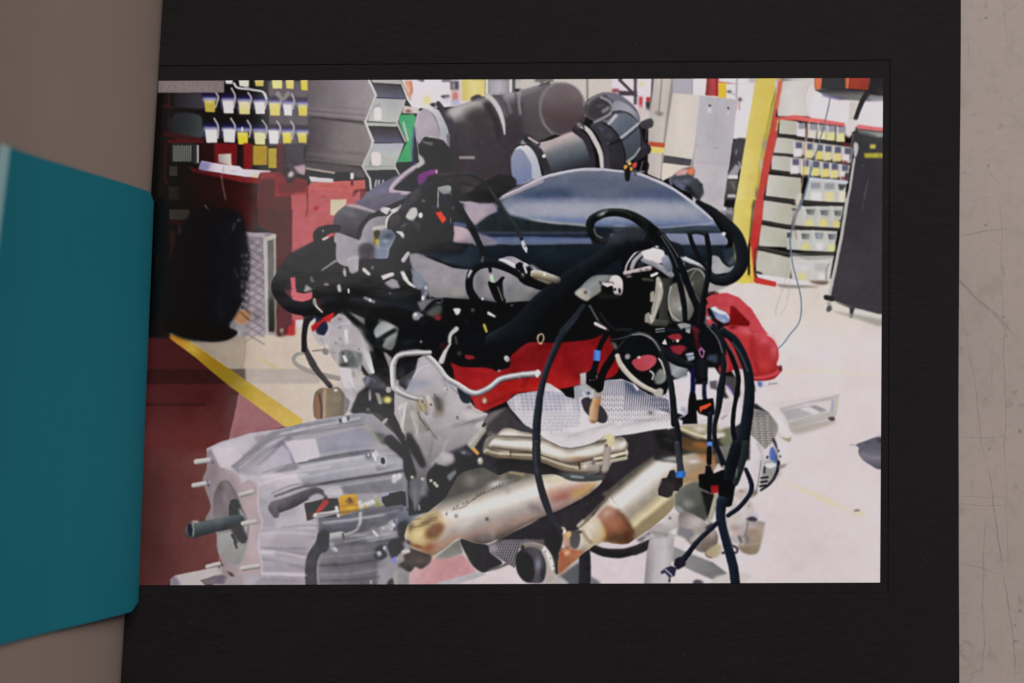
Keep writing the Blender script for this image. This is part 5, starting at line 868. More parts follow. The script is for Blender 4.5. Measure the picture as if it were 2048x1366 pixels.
# second catalyst
K2 = '300 1220 290 1160 340 1100 320 1010 360 950 480 960 540 800 620 720 690 660 760 520 820 430 960 330 1100 230 1260 90 1420 30 1500 20 1700 -20 1760 60 1640 240 1500 420 1450 560 1240 730 1060 880 1000 920 880 910 760 900 640 980 500 1080 330 1220'
P(K2, 'b3a69e', None, 1); clip(K2)
P('820 430 1260 90 1500 20 1500 420 1450 560 1060 880 960 680', 'd2c8c2 cabfbe a89e94 b8ab8e', '1000 280 1240 720', 4); B(1150, 330, 130, 70, 'd8cecc', .8, -38); B(1290, 200, 90, 70, 'd4cac8', .8, -38); B(1130, 450, 120, 40, 'b0a8aa', .7, -38); B(1060, 560, 120, 40, '8c8480', .8, -38); B(1260, 480, 120, 40, 'a69c94', .8, -38); B(1260, 690, 200, 26, 'c6b898', .95, -38); B(1100, 720, 120, 40, '9a9080', .8, -38); B(1420, 100, 70, 50, '9aa09c', .7); S('800 480 880 540 960 660 1060 800', 26, 'b8a898', 4, .6); S('820 450 900 560', 14, '7c726a', 3, .7)
P('700 660 820 450 900 570 1000 720 1060 820 1040 890 960 920 760 900 740 780', '9a7868 8c6252 6e4c3c', '760 500 900 900', 4, .9); B(860, 680, 80, 50, 'a0705c', .8, 30); B(900, 820, 90, 60, '5e4a3c', .9); B(830, 560, 60, 40, 'b59c90', .8); B(1000, 800, 40, 60, '5a382c', .9); S('900 630 980 720 1050 840', 30, '5e382c', 6, .8)
P('540 790 700 670 760 730 740 860 640 960 560 920', 'c6b8a4 b8a890', '560 720 700 920', 4); B(640, 780, 50, 40, 'ccc4b4', .8); S('590 830 650 900', 16, '6a5c50', 4, .7); S('550 850 600 920', 40, 'd8ccc4', 5, .7); S('740 730 760 840 720 900', 24, 'c49c5c', 5, .7)
P('330 1110 340 960 560 930 640 960 540 1080 320 1220', 'a06850 b07c60 8a5440', '340 960 460 1180', 4); B(410, 1010, 40, 30, 'd8a484', .9); B(360, 1010, 24, 40, 'a04c3c', .7); B(480, 1080, 60, 30, '8c5844', .7, -40); S('320 1215 440 1130 560 1030', 16, 'c8b8a8', 3, .8)
clip()
S('470 750 560 680 680 620 760 480 820 430 1000 290 1260 90', '40 40 34 26', '5a5048 8c8274', 2.5); S('640 660 740 540 800 450', 10, '2e2824', 2); P('480 740 580 680 640 690 600 780 540 790', '9c9484', None, 3); S('500 740 590 700', 12, 'd8d0bc', 2, .8); C('940 300 1100 190 1250 90 1260 110 1120 220 960 330', '6c645c', None, 3, .7)
E(545, 805, 30, 20, '4c4642', 20, None, 3)
# lambda sensor, end pipe with clamp
C('480 800 540 850 540 930 480 970 430 900 430 840', '4c464a 5c565c', '0 810 0 960', 2); S('370 790 410 850 420 920', '60 70 60', '7c5c50 b08c7c c8a898', 2); E(430, 830, 24, 34, 'c0a064', 10, None, 2.5); E(385, 800, 14, 26, 'd8ccc8', 10, None, 2); B(420, 920, 30, 24, 'a88070', .7); C('200 900 330 820 380 840 340 940 300 1000 230 960', '2c282c', None, 3)
C('230 940 300 980 350 1060 350 1160 300 1220 260 1100', '3a3632', None, 2.5); C('120 930 190 940 250 1010 285 1110 290 1240 230 1300 200 1300 190 1120 150 1000', 'a29890 b8aea6 a89c94', '150 950 280 1250', 2.5); S('175 960 225 1030 265 1150', '20 34 26', 'd8d2ca', 2.5, .9)
P('220 1300 300 1230 520 1080 560 1100 420 1200 440 1330 210 1330', 'a99e98', None, 3, .8)
O(800, 900, 4.88)
C('1130 1080 1150 1000 1220 950 1330 940 1400 1000 1425 1100 1420 1220 1390 1290 1300 1300 1220 1280 1150 1200', '2c282c 4a464e 55505a 3c383e', '1160 0 1420 0', 1.5); C('1130 1080 1170 1000 1240 1000 1300 1080 1315 1200 1270 1290 1200 1270 1150 1190', '2b262c', None, 2.5); B(1350, 1120, 30, 60, '8a86a0', .8); B(1385, 1200, 16, 60, '2c282c', .7); S('1200 930 1300 925 1380 970 1430 1080 1440 1220 1400 1300', '34 26 20', 'a8a09a', 1.5); S('1190 940 1280 925 1400 960', 50, '6c625a 8a8078', 3, .8); E(1195, 955, 18, 30, '3a3432', 0, None, 2); B(1408, 965, 16, 18, 'd8d0c8', .8)
O(1050, 900, 4.88)
# floor, stand and hose below
P('560 1010 640 980 760 900 1000 920 1060 900 1080 880 1230 800 1210 900 1190 1330 640 1330', 'cdbfc4', None, 2.5)
P('320 1240 520 1100 620 1120 640 1330 380 1330', '585a60', None, 4); P('640 1230 730 1290 740 1330 630 1330', '6c6a72', None, 4); P('290 1260 340 1230 420 1290 430 1330 260 1330', 'b0a8a6', None, 4)
S('660 960 780 1000 920 1010 1060 980 1230 900', '70 84 90 84 70', '1c1a1e 2a262a 332e30', 2); S('1070 1010 1210 950', 40, '2c2828', 2); S('580 1000 585 1150 580 1330', '110 116 116', '1c1a1f 2c282e 37323a', 2); P('1080 880 1240 780 1220 830 1130 900', '6c6a70', None, 3); B(1190, 840, 40, 16, 'b0acb0', .7)
O(1300, 900, 4.88)
P('0 840 240 850 220 1000 190 1330 -60 1330 -30 1000', '8f8888 b3aaae bdb4b8 a29a9e', '-40 0 230 0', 1.5); P('-30 780 0 730 200 700 300 720 250 850 60 860', 'b0a7a5 9c9492', '0 720 0 860', 3); C('120 680 200 610 290 640 310 690 280 740 180 740', 'c9c0bd a9a09e', '140 640 280 740', 2.5); C('210 780 280 760 295 810 260 850 180 850', 'c4bcba', None, 3); E(195, 665, 12, 14, '5c5654', 0, None, 2); B(235, 800, 20, 20, 'dcd6d4', .7); S('20 800 240 840', 16, '6e6866', 4, .6)
P('230 940 320 980 620 1100 760 1210 610 1262 430 1190 210 1080', '8c8a8c 7c7a7c 6c6a6c', '260 0 700 0', 2.5); P('640 1230 780 1200 960 1200 1000 1240 860 1330 560 1330', 'bdb6ae', None, 5, .8); C('420 1290 450 1265 500 1275 520 1300 430 1305', '55505a', None, 2.5)
# ---- exhaust again, in closer view: metal shading, joints and the gap between the catalysts
O(780, 840, 2.9257)
P('860 300 1240 350 1390 100 1560 60 1620 190 1290 430 1200 570 1090 650 900 700 640 700 880 580 1150 470', '2f2a2f', None, 2); P('100 120 330 120 560 60 600 200 640 320 500 290 400 330 330 460 220 540 110 560', '343238', None, 2)
P('120 120 330 120 290 210 220 300 200 430 150 520 110 430', '66646a 5a585e', '120 0 300 0', 4); S('300 130 230 300 200 430', '40 30 40', '8c8a8e', 5, .6); S('0 120 90 200 150 230', 60, '2c282c', 4); C('80 210 150 190 160 300 130 350 90 330', '2c282e', None, 3); C('260 220 300 180 360 190 380 240 330 270 280 260', 'b0aaaa 8e888a', '270 190 360 260', 4); C('230 290 300 270 330 320 300 380 240 400 215 350', '211f22', None, 3)
for x, y in ((130, 335), (240, 355), (262, 372), (275, 385), (190, 345)): E(x, y, 11, 12, '9c988c', 0, None, 2); B(x - 3, y - 3, 6, 6, 'd8d4c8', .8)
E(528, 240, 17, 22, '9a948c', 0, None, 2); B(524, 234, 8, 10, 'e4dcd0', .9); S('340 190 400 170 470 200', 30, '55535a', 5, .7); B(430, 190, 14, 10, '8c8c90', .8); P('330 330 380 290 390 310 350 360', '77797c', None, 3); P('80 420 90 420 92 500 80 505', '1e1a22', None, 2); S('145 390 150 520', 20, '77757c', 4, .7); S('170 500 172 525', 8, 'a8a6aa', 1.5)
P('430 100 520 20 560 60 480 150 460 160', 'b4acaa', None, 3); S('550 60 480 160', 26, '8c867a b0aa9c', 2); S('490 170 512 195', 20, 'c08a48 e0ac68', 2)
P('100 90 480 20 525 60 440 150 330 190 260 240 205 330 160 330 120 200', 'a59da1 8a8488 6a666c', '200 80 230 330', 4); S('330 120 300 200 240 260', 8, 'c6bec2', 3, .6); S('250 130 230 220', 8, '6c686c', 3, .7); E(330, 215, 40, 26, 'b2acac', 30, None, 4, .9); S('110 100 150 180 190 260', '50 60 40', '2c282c', 4, .9)
K1B = '88 690 95 645 130 595 180 560 260 520 330 450 380 360 420 312 480 290 540 280 600 306 640 322 700 300 780 308 860 320 960 318 1030 340 1100 352 1180 355 1242 352 1205 400 1130 452 1000 522 880 572 740 640 640 690 560 722 480 712 400 692 330 742 250 786 190 772 120 742'
C(K1B, '857b70', None, .8); clip(K1B, True, .8)
P('0 200 1300 200 1300 900 0 900', '55514c 7c766d a89f95 cfc6bd e6ddd6 d9cec8 bdb2ac a39a96 9f8f89 98827a 7a6a62 524840', '655 350 745 650', 1); B(560, 320, 80, 36, '5e5b57', .7, -15); B(470, 350, 40, 40, '8c867c', .6, -30); B(620, 372, 50, 22, 'e2dadb', .7, -15); B(590, 560, 50, 30, 'aaa09f', .5, -15); B(560, 690, 60, 24, '6c6664', .8); S('820 500 870 530 900 552', '30 40 24', '74686a', 10, .8); B(600, 650, 20, 50, 'a8948c', .4); B(450, 600, 60, 30, 'd2c7c1', .6, -25)
B(960, 350, 90, 24, 'cabfa4', .9); S('930 430 1040 420 1140 390', '60 70 50', 'a87a66', 14, .85); B(1000, 450, 70, 26, '9c6258', .7, -20); S('1080 440 1140 410 1200 365', '30 40 20', 'b8924e', 8, .8); S('1000 520 1100 470 1200 400', 14, '5c4438', 6, .7); S('640 690 760 632 880 570 1000 522', 16, '5a4c46', 6, .7); B(760, 330, 60, 14, '6c6258', .7); B(650, 318, 40, 12, '77664c', .8); S('700 305 780 320', 16, 'a89878', 3, .8); B(740, 348, 16, 10, '6a6050', .8)
S('365 528 430 508 480 470 545 432 660 385 760 345', 4, '564c46', 1.5, .9)
for i in range(16):
    x = 372 + i * 19; y = 518 - i * 8.6 - (12 if i > 6 else 0)
    if i not in (2, 5, 10, 11): S([x, y, x + 6, y - 7 - 3 * (i % 3)], 6, '4c423c', 1, .8)
S('660 325 672 370 690 425', '30 26 22', '8a8280', 8, .8); S('556 470 566 540', 10, 'e0d4ce', 3, .8); E(567, 580, 9, 11, '54483c', 0, None, 3); S('580 590 604 640 606 690', 6, '94786c', 3, .7); B(312, 545, 16, 12, 'e0d8d6', .9); B(330, 548, 6, 10, '5e5a58', .8); S('390 560 420 640', 30, 'c6bab2', 12, .6); B(385, 560, 12, 12, '6a625e', .7)
C('90 690 98 645 135 598 185 562 262 530 310 560 320 620 280 700 210 760 130 745', 'b49c6a', None, 10, .8); B(165, 660, 50, 46, 'd8c694', .95, -40); B(215, 590, 60, 22, '7c6a50', .85, -35); B(120, 625, 20, 30, '5a4834', .7, 20); E(262, 652, 62, 40, '6c4c36', -32, None, 8, .9); E(272, 640, 40, 26, '83604a', -32, None, 8, .8); S('300 690 340 640 350 600 330 580', '20 26 16', 'c4b0a2', 7, .8); S('250 776 330 720 400 670', '40 30 14', 'b08c70', 9, .8); B(225, 745, 40, 26, '8c5840', .9, -20); B(104, 715, 24, 14, '4e3a4c', .9, 30); B(160, 738, 40, 12, '6e4a2c', .9, 15)
for i in range(34):
    B(130 + (i * 53) % 150, 572 + (i * 37) % 56 + ((i * 53) % 150) * -.12, 5, 4, '4c3c28', .55)
clip()
# manifold
S('600 128 720 138 860 152 960 190 1060 205 1180 185 1300 155 1350 150', '80 92 100 104 106 106 100 86', '3c342c 6e6458 b0a698 dcd4c8 efe8dd b4aa9e 7c7468 5a5248', 1.2)
S('600 128 720 138 860 152 960 190 1060 205', 14, 'f2ece2', 5, .5); B(1050, 180, 50, 30, '9c9286', .6); B(1180, 170, 60, 24, 'd0c6bc', .6); B(1330, 140, 30, 34, 'b4aaa0', .7); B(1100, 225, 60, 14, '8a5c44', .5); B(690, 110, 60, 14, '8a8276', .7); S('1385 120 1388 200', 10, '3c3630', 3, .7)
S('556 170 570 130 600 100', '24 30 20', '6c645a 8c8478', 3); S('565 185 640 205 760 212 880 226 990 265 1100 290 1190 285', '40 44 46 46 50 50 40', '3a3028 786c5c b4aa98 988e7c', 1.5)
S('585 175 700 190 840 195 960 232 1070 262 1160 258', 5, '3a3026', 1.2); S('600 205 720 212 850 222 970 262 1080 288', 4, '4c4236', 1.2, .8); R(634, 184, 700, 204, 'c0b6a4', None, 2, .8); S('706 182 706 214', 4, '2c241c', 1); S('1104 250 1112 285', 9, '2c1c18', 1.5); P('1115 260 1180 240 1230 250 1220 300 1130 300', 'b4a89e 847a72', '0 250 0 300', 4); B(1140, 270, 14, 14, 'd8ccc4', .8)
C('1000 318 1060 312 1150 318 1240 325 1242 350 1120 362 1040 350', '4c5050 3c4040', '0 315 0 360', 2); S('1060 330 1130 338', 10, '9aaab0', 2.5); S('1190 250 1250 250 1245 330', 24, '544c48', 4, .8); S('1195 228 1290 212 1385 190', '14 18 16', 'd8ceb4', 2); S('1210 256 1380 222', 22, '9c9482 c4baa4', 2); S('1210 244 1380 208', 4, '3c342c', 1.2); E(1384, 190, 8, 22, 'c0b6a6', 0, None, 2)
S('1282 86 1294 130', 36, 'b4a684 d4c8a8', 2); S('1272 160 1266 230 1258 290', '44 46 40', '6e6660 a49a92 8c827a', 2); E(1268, 154, 8, 5, '3a342c', 0, None, 1.2)
# second catalyst
K2B = '1108 625 1160 580 1222 515 1280 452 1400 342 1550 222 1640 200 1740 204 1900 198 1912 270 1830 340 1720 400 1664 430 1652 520 1540 622 1425 702 1380 726 1300 722 1240 704 1180 744 1100 806 1000 905 984 850 1000 772 1060 740 1112 690'
C(K2B, '988d80', None, .8); clip(K2B, True, .8)
P('900 150 2000 150 2000 950 900 950', '5c544c a0978c ded5cd e8dfd8 d6cbc5 bdb3ab a0968a 968b7c b4a88c d0c4a0 8c7e64', '1368 352 1536 556', 1); B(1500, 330, 80, 20, 'efe7e2', .5, -38); S('1290 440 1420 330 1550 225', 10, '5a5248', 4, .7)
S('1275 452 1310 490 1350 540', 8, 'ece0d6', 2.5, .8); S('1288 450 1330 500', 5, '8c8278', 2, .7); B(1750, 235, 80, 24, 'b6b8b4', .8); B(1720, 245, 60, 22, 'd0d0ce', .8); B(1770, 238, 20, 10, 'ecebea', .9); S('1720 390 1820 330 1900 270', '30 44 30', 'ae9168', 10, .8); S('1700 300 1800 290 1900 240', 30, 'c8bca8', 10, .7); B(1880, 230, 30, 30, 'a8764c', .7); B(1600, 240, 30, 16, 'a8a094', .6)
C('1196 580 1262 500 1320 520 1385 585 1424 650 1418 712 1370 730 1290 718 1232 690 1215 640', '97705f 86583f 5e3e30', '1240 540 1380 720', 5, .95); B(1270, 545, 34, 24, 'bb9d90', .8, -30); B(1300, 600, 50, 34, 'a06c56', .8, 30); S('1330 525 1385 590 1420 660', 16, '4e2e24', 6, .8); B(1330, 690, 70, 26, '54402f', .9); B(1385, 680, 24, 36, '4e3024', .8)
C('1112 640 1160 590 1210 566 1240 610 1254 680 1186 744 1140 726', 'c6b8a4 b4a488', '1140 600 1220 720', 4); B(1180, 620, 30, 26, 'd2cabc', .8); S('1125 650 1150 690 1180 720', 12, '5e5044', 4, .7); S('1240 620 1254 680 1220 720', 14, 'c49a58', 4, .8); S('1150 640 1175 690', 18, 'dcd2c6', 5, .7)
C('980 790 1040 745 1130 770 1185 740 1110 804 996 910', 'a26d54 8a523c', '1000 770 1080 870', 4); B(1032, 775, 22, 18, 'e0ac88', .95); B(1000, 785, 14, 26, '9c4c3c', .7); S('996 905 1080 830 1170 752', 8, 'cdbcab', 3, .8); B(1090, 790, 40, 16, 'b4785a', .7, -35)
clip()
S('1105 622 1160 575 1222 510 1275 450', '26 20 14', '5e5448 8c8272', 2.5); S('1180 560 1250 465', 5, '2c2420', 2); C('1240 435 1290 400 1400 310 1560 200 1570 215 1420 330 1290 440', '77705f', None, 3, .6); S('1100 620 1130 590', 14, 'd4ccba', 3, .8)
# sensor bung and clamp
C('1065 650 1100 650 1114 700 1096 750 1060 745 1050 700', '4a4548 5c565a', '0 650 0 745', 2); S('1012 640 1030 690 1036 735', '30 40 36', '74554a b08e7e cdb0a2', 2); E(1046, 668, 14, 20, 'c2a466', 10, None, 2); E(1020, 652, 9, 14, 'dcd2ce', 10, None, 2); E(1112, 655, 13, 8, '3a3430', 20, None, 2)
C('905 700 990 650 1010 690 985 780 930 760', '2b272b', None, 3)
# bolts and clamp on the end pipe
S('905 745 935 800 955 870', '10 18 14', 'd8d2cb', 1.5)
for x, y in ((900, 760), (928, 800), (946, 845), (952, 872)): E(x, y, 7, 9, 'e6e0da', 0, None, 1.5); B(x + 8, y + 8, 6, 6, '6a625c', .7)
# gearbox end plate screws
for x, y in ((40, 340), (22, 352), (20, 615)): E(x, y, 12, 15, 'c6c4c8', 0, None, 2)
O(540, 330, 3.691)
# left hoses, closer
P('58 770 150 650 330 560 336 500 380 462 470 455 474 600 490 706 380 790 300 850 190 830 150 900 60 890', '3e393e 443f44 3a353a', '100 700 400 560', 2); S('340 560 340 500 400 465 470 462', 34, '2a262a 3a363a', 2); E(392, 486, 7, 10, 'a0a6aa', 0, None, 1.5); P('385 545 440 505 475 500 475 520 430 540 400 560', 'b8646a', None, 1.5); S('392 548 425 535', 16, 'c6c0c2', 1.5); P('290 620 480 700 480 760 330 790 270 860', '413d42', None, 4, .8); S('485 706 380 780', '18 12', '8a8488', 1.5); S('70 800 140 690 250 610', 26, '56525a', 8, .5)
P('150 832 186 826 190 940 250 950 312 932 312 985 235 1008 175 985', 'c0666e', None, 1.2); P('270 880 320 920 250 940', '9a9490', None, 2.5); S('305 830 318 860', 16, 'c6c2c0', 1.5); S('290 790 330 870 330 900', 40, '4c484c', 5, .8)
S('340 800 500 830 700 835 900 850 1000 880', '40 50 40', '1e1c20', 5, .9); S('330 840 420 820 560 850', 10, '55505a', 3, .6)
for t in ('380 860 560 850 760 862', '420 905 600 890 900 905', '600 930 760 905 960 925', '350 835 600 812 820 838'): S(t, 5, '4a464c', 1.5, .6)
B(415, 880, 26, 14, 'a08e82', .9); S('510 890 515 925', 22, 'b0acae', 2); S('580 915 582 940', 10, 'dcd8dc', 1); P('840 870 900 835 940 850 960 905 900 905', '9a949c', None, 2.5); P('820 820 895 795 905 815 835 850', 'd0c8c6', None, 1.5); S('690 775 730 805', 20, 'c4beb8', 1.5); S('550 790 555 820', 14, 'b4b0b2', 2); S('595 710 610 775', 55, '9a949a b4aeb4', 2.5)
P('560 1075 700 1130 700 1185 640 1160', '9a9a9a 6c6c6c', '600 1090 690 1170', 3); C('770 1230 800 1170 860 1160 940 1220 900 1360 830 1340 850 1290 790 1280', '8c9092 a8acac 6c706e', '780 1180 900 1320', 3); S('790 1300 850 1260 920 1220', 34, '1a2020', 3); C('500 1120 540 1090 590 1110 700 1270 760 1366 700 1366 620 1290 560 1210', 'b4aab0', None, 4, .6); S('560 1090 680 1200 760 1300', 40, '101414', 3)
# connector and clips beside the sensor
S('1240 180 1240 310', 6, 'c4c4c8', 1); P('1230 165 1330 155 1335 190 1300 230 1255 200', 'a4a8aa 7c7e80', '0 160 0 220', 2); P('1250 225 1330 210 1340 310 1260 320', '282a36', None, 3)
for i in range(4): S([1265 + i * 18, 235, 1268 + i * 18, 300], 5, '5c6478', 1.2, .7)
P('830 310 895 315 880 345 850 345', 'd0c8cc', None, 1.5); P('895 330 960 305 955 325 915 355', 'ccc8cc', None, 1.5); S('858 455 870 390 905 350 945 335', 10, 'd4d0cc', 1); S('900 450 990 330 1090 220', '60 70 70', '46424a 524e52', 4, .8); S('980 460 1060 410 1120 480', 50, '5c5c62', 8, .6); C('1010 390 1035 330 1080 320 1090 370 1050 400', 'bdb9b4', None, 2.5); E(1112, 370, 14, 18, 'e0dcda', 0, None, 1); P('1225 350 1262 343 1302 405 1275 430', 'd84a2a e0552e', '1230 0 1300 0', .8); P('935 490 975 490 995 520 985 550 960 520', 'c6c2c8', None, 1.5); S('1100 440 1110 540', 30, '3e4446', 5, .6); S('1130 460 1150 560', 16, '1c2020', 3, .7)
E(790, 505, 22, 24, '4a4630', 0, None, 2); S('770 470 850 455', 22, 'b4b0a8', 2); S('770 540 775 580', 10, '8c7c28', 1.5); E(793, 560, 12, 14, 'b09c4c', 0, None, 1.5); P('820 490 900 480 930 530 880 620 815 600', '727888 5c6474 868c9a', '820 490 880 600', 3); B(850, 560, 30, 16, '9aa0ae', .8); B(870, 520, 24, 14, '484e5a', .8); P('680 590 760 580 780 690 690 690', '524e54', None, 8, .9); S('970 640 1030 540 1060 600', 60, '3c383e', 6, .8); S('985 700 1020 650', '26 22', 'a8a4aa c2bec2', 1.2)
E(1140, 890, 16, 30, '6c7482', 0, None, 2); E(1150, 905, 10, 14, 'b4bac4', 0, None, 1.2); E(1128, 985, 10, 14, 'd8d8dc', 0, None, 1.2); B(1145, 950, 14, 20, '8c92a0', .8); S('985 800 1010 850 1060 895', '20 22 14', 'd2cecc', 1.5); C('1050 830 1100 820 1140 870 1110 920 1060 890', '7c8490', None, 4)
S('1160 1060 1210 1010 1260 1000', 26, '141418', 2); E(1085, 1110, 30, 26, '74767e', 0, None, 3); E(1075, 1105, 12, 14, 'c8cacf', 0, None, 1.5); B(1100, 1130, 16, 14, 'a0a2aa', .8); E(1130, 1150, 32, 34, '17151a', 0, None, 2); B(1235, 1125, 22, 16, '84303a', .9); P('1355 1065 1405 1062 1395 1095 1378 1105', 'c4c6cc', None, 1.5); S('1580 1180 1598 1230', 18, '8a7a28 ccbc54', 1.2); S('1612 1090 1655 1115', '20 10', 'c4c0c4', 1.2)
S('330 985 345 1040 385 1085', 9, 'c8c0b6', 1); S('355 985 375 1040', 6, '6a2c22', 1.2, .8); P('304 1190 450 1100 480 1092 440 1160 315 1225', 'a42024 b4302c', '310 0 470 0', 1.5); E(325, 1150, 12, 20, 'd0c8c4', 20, None, 2); S('285 1130 255 1210 250 1366', '44 38 36', '1c181c 2c282c', 1.2)
C('340 1220 390 1160 420 1160 430 1210 400 1250 360 1250', '242a40', None, 2); S('425 1160 438 1210 410 1262', 12, 'bab2b8', 2)
B(520, 1130, 26, 26, '8e868a', .7); B(560, 1240, 14, 30, 'dcd6da', .8); B(490, 1180, 20, 20, '9a9298', .6); B(640, 1230, 40, 30, '938b90', .6); E(512, 1140, 12, 12, '7c7478', 0, None, 2)
# ---- starter, oil pump and brackets on the right
O(1300, 900, 4.88)
P('240 440 320 350 470 300 560 420 560 620 540 700 360 620 240 560', '6c6e66 5c5e58 4a4a46', '260 350 500 620', 3); E(380, 520, 60, 40, '8c8a82', 0, None, 6, .8); B(450, 470, 60, 60, '5a5c56', .7); P('500 400 600 420 660 450 600 640 560 700 540 560', '1c1a1c', None, 3); C('240 560 290 550 330 600 290 630', '8a8a88', None, 3)
C('280 640 340 600 440 640 560 720 650 800 660 900 600 990 520 1000 430 960 300 800', '77706c a89e9a 8c827c 6a605a', '330 620 560 960', 2.5); B(420, 690, 70, 40, 'b8aeaa', .7, 30); B(600, 800, 40, 60, 'aca098', .7); B(560, 930, 80, 30, '77695c', .8); P('280 740 420 780 430 900 260 830', '7c7a80', None, 4); S('410 880 470 830', 40, 'a8a09c', 3); C('540 1010 580 960 660 920 700 940 690 1010 640 1050 570 1045', 'a39276 b4a68c', '560 0 690 0', 3); S('540 1010 560 1040 600 1050', 10, '4c4440', 2)
C('740 640 900 440 1000 520 1010 640 960 760 940 820 860 880 800 840 770 740', 'b4aaa8 c0b6b2 a39894', '760 600 980 800', 3); B(830, 760, 60, 40, '94807c', .7); S('850 480 930 640', 60, 'cbc1c4', 6, .7)
P('870 190 1000 120 1110 -10 1180 -40 1130 120 1090 260 1050 420 1000 470 860 440', 'cdc3c8 c6bcc0', '900 0 1100 0', 3); C('830 400 930 370 960 420 880 470 830 450', 'b8aca6', None, 3); B(890, 400, 24, 16, '8a7870', .7); S('1110 -20 1090 160 1050 330 1030 420', '60 40 30', 'b0a8a8 cec6c8', 2); S('1090 60 1060 300 1030 410', 10, '7a7472', 1.5); E(965, 545, 12, 16, '9c8e8e', 0, None, 2.5)
C('1000 400 1050 400 1030 440 960 470', '6e6a58', None, 4)
# alternator behind
C('1120 100 1170 60 1240 130 1250 200 1200 300 1120 390 1075 400 1085 300', 'b0aeb0 8a8c86 a4a698', '0 60 0 390', 2); S('1200 -20 1235 60 1255 140 1230 240 1170 330 1080 395', '36 34 30 16', '15151f 242436', 1.2); C('1175 -10 1210 0 1240 80 1230 130 1200 110', '4a5c94 5f72a8', '1180 0 1230 100', 2); P('1130 130 1220 130 1230 160 1170 180 1120 160', 'd6ced2', None, 2)
for y, x in ((265, 1090), (305, 1085), (345, 1075)): S([x, y + 8, x + 60, y], 20, '1e1c24', 1.2)
S('1120 170 1115 220', 20, '2a2830', 2); E(1145, 70, 9, 14, '1c1c20', 0, None, 1.2); E(1262, 18, 7, 12, '1c1c20', 0, None, 1.2); E(1268, 62, 7, 12, '1c1c20', 0, None, 1.2); P('1255 150 1350 130 1310 170 1260 190', '857a76', None, 3); C('1180 330 1260 220 1290 200 1260 260', '8c8676', None, 5, .6)
# coolant hose fitting, right
C('955 720 1110 700 1115 760 1090 880 1060 990 1010 1020 940 1015 880 980 860 930 920 900', '9a8c84 a89888 8c7e70 80745f', '0 720 0 1000', 3); B(980, 750, 70, 34, 'b4a8aa', .7); B(1010, 800, 60, 40, '8a7868', .7); S('870 930 960 920 1070 910', 20, 'a89c88', 4, .7); C('980 640 1030 610 1060 640 1050 690 980 680', 'bab0c0', None, 3); C('940 670 1000 650 1050 680 1020 700 960 690', '3c3a48', None, 2.5); S('955 680 940 800 900 870', 16, '746c6c', 2, .8); E(905, 890, 26, 34, 'c2b6b4', 10, None, 3); S('870 850 890 900', 30, '4c4444', 4); C('780 840 850 850 870 910 800 900', 'a8a0a2', None, 4); S('800 930 850 960 845 1000 800 1000', 22, '3a3338', 2); B(940, 860, 30, 50, '6a6468', .7)
# turned-tape shield + bracket arm
O(1300, 650)
P('1040 800 1100 830 1250 990 1300 1060 1380 1100 1417 1110 1400 1180 1340 1190 1290 1080 1240 980 1060 860', 'c6bcbe', None, 2); P('1040 790 1080 800 1200 890 1290 1000 1250 980 1150 920 1050 850', '26302c', None, 2.5); C('1330 1110 1410 1130 1420 1170 1370 1190', 'a89c6c 8c8270', '1330 0 1410 0', 3)
P('1200 850 1300 920 1390 1040 1440 1100 1400 1150 1330 1130 1280 1020', 'd4cacc', None, 2.5)
SH = '1030 870 1080 860 1200 910 1280 1000 1290 1060 1250 1180 1160 1260 1090 1180 1010 1100 1010 980'
P(SH, '6c6866', None, 1.5); clip(SH)
for j in range(17):
    for i in range(15):
        x = 1000 + i * 21 + (10 if j % 2 else 0); y = 870 + j * 24
        E(x + j * 2, y, 8, 9, ('c0b6ae', 'a69c94', 'd0c6c0')[(i * 7 + j * 3) % 3], 30, None, .8, .9)
B(1100, 900, 70, 40, '6a6668', .6); B(1240, 1000, 40, 50, '7c7878', .5)
clip(); S('1030 870 1090 860 1210 910 1285 1005 1288 1070 1240 1190', 12, '9c9896', 1.5)
P('1010 1110 1090 1190 1160 1270 1230 1200 1300 1140 1330 1366 1000 1366', 'd0c5c8 cac0c4', '1010 0 1300 0', 2.5); S('1090 1200 1130 1290 1140 1366', 30, 'b4acb0', 3); C('1210 1280 1240 1230 1280 1300 1285 1366 1215 1366', '5a6ea8 48588c', '1220 0 1280 0', 2.5); S('1250 1160 1300 1280 1290 1366', 26, '22222e', 2.5); P('1290 1140 1400 1180 1417 1366 1290 1366', 'd3c7ca', None, 3); E(1187, 1338, 10, 16, '1c1c20', 0, None, 1.5); E(1302, 1275, 8, 12, '1c1c20', 0, None, 1.5); E(1318, 1330, 8, 14, '1c1c20', 0, None, 1.5)
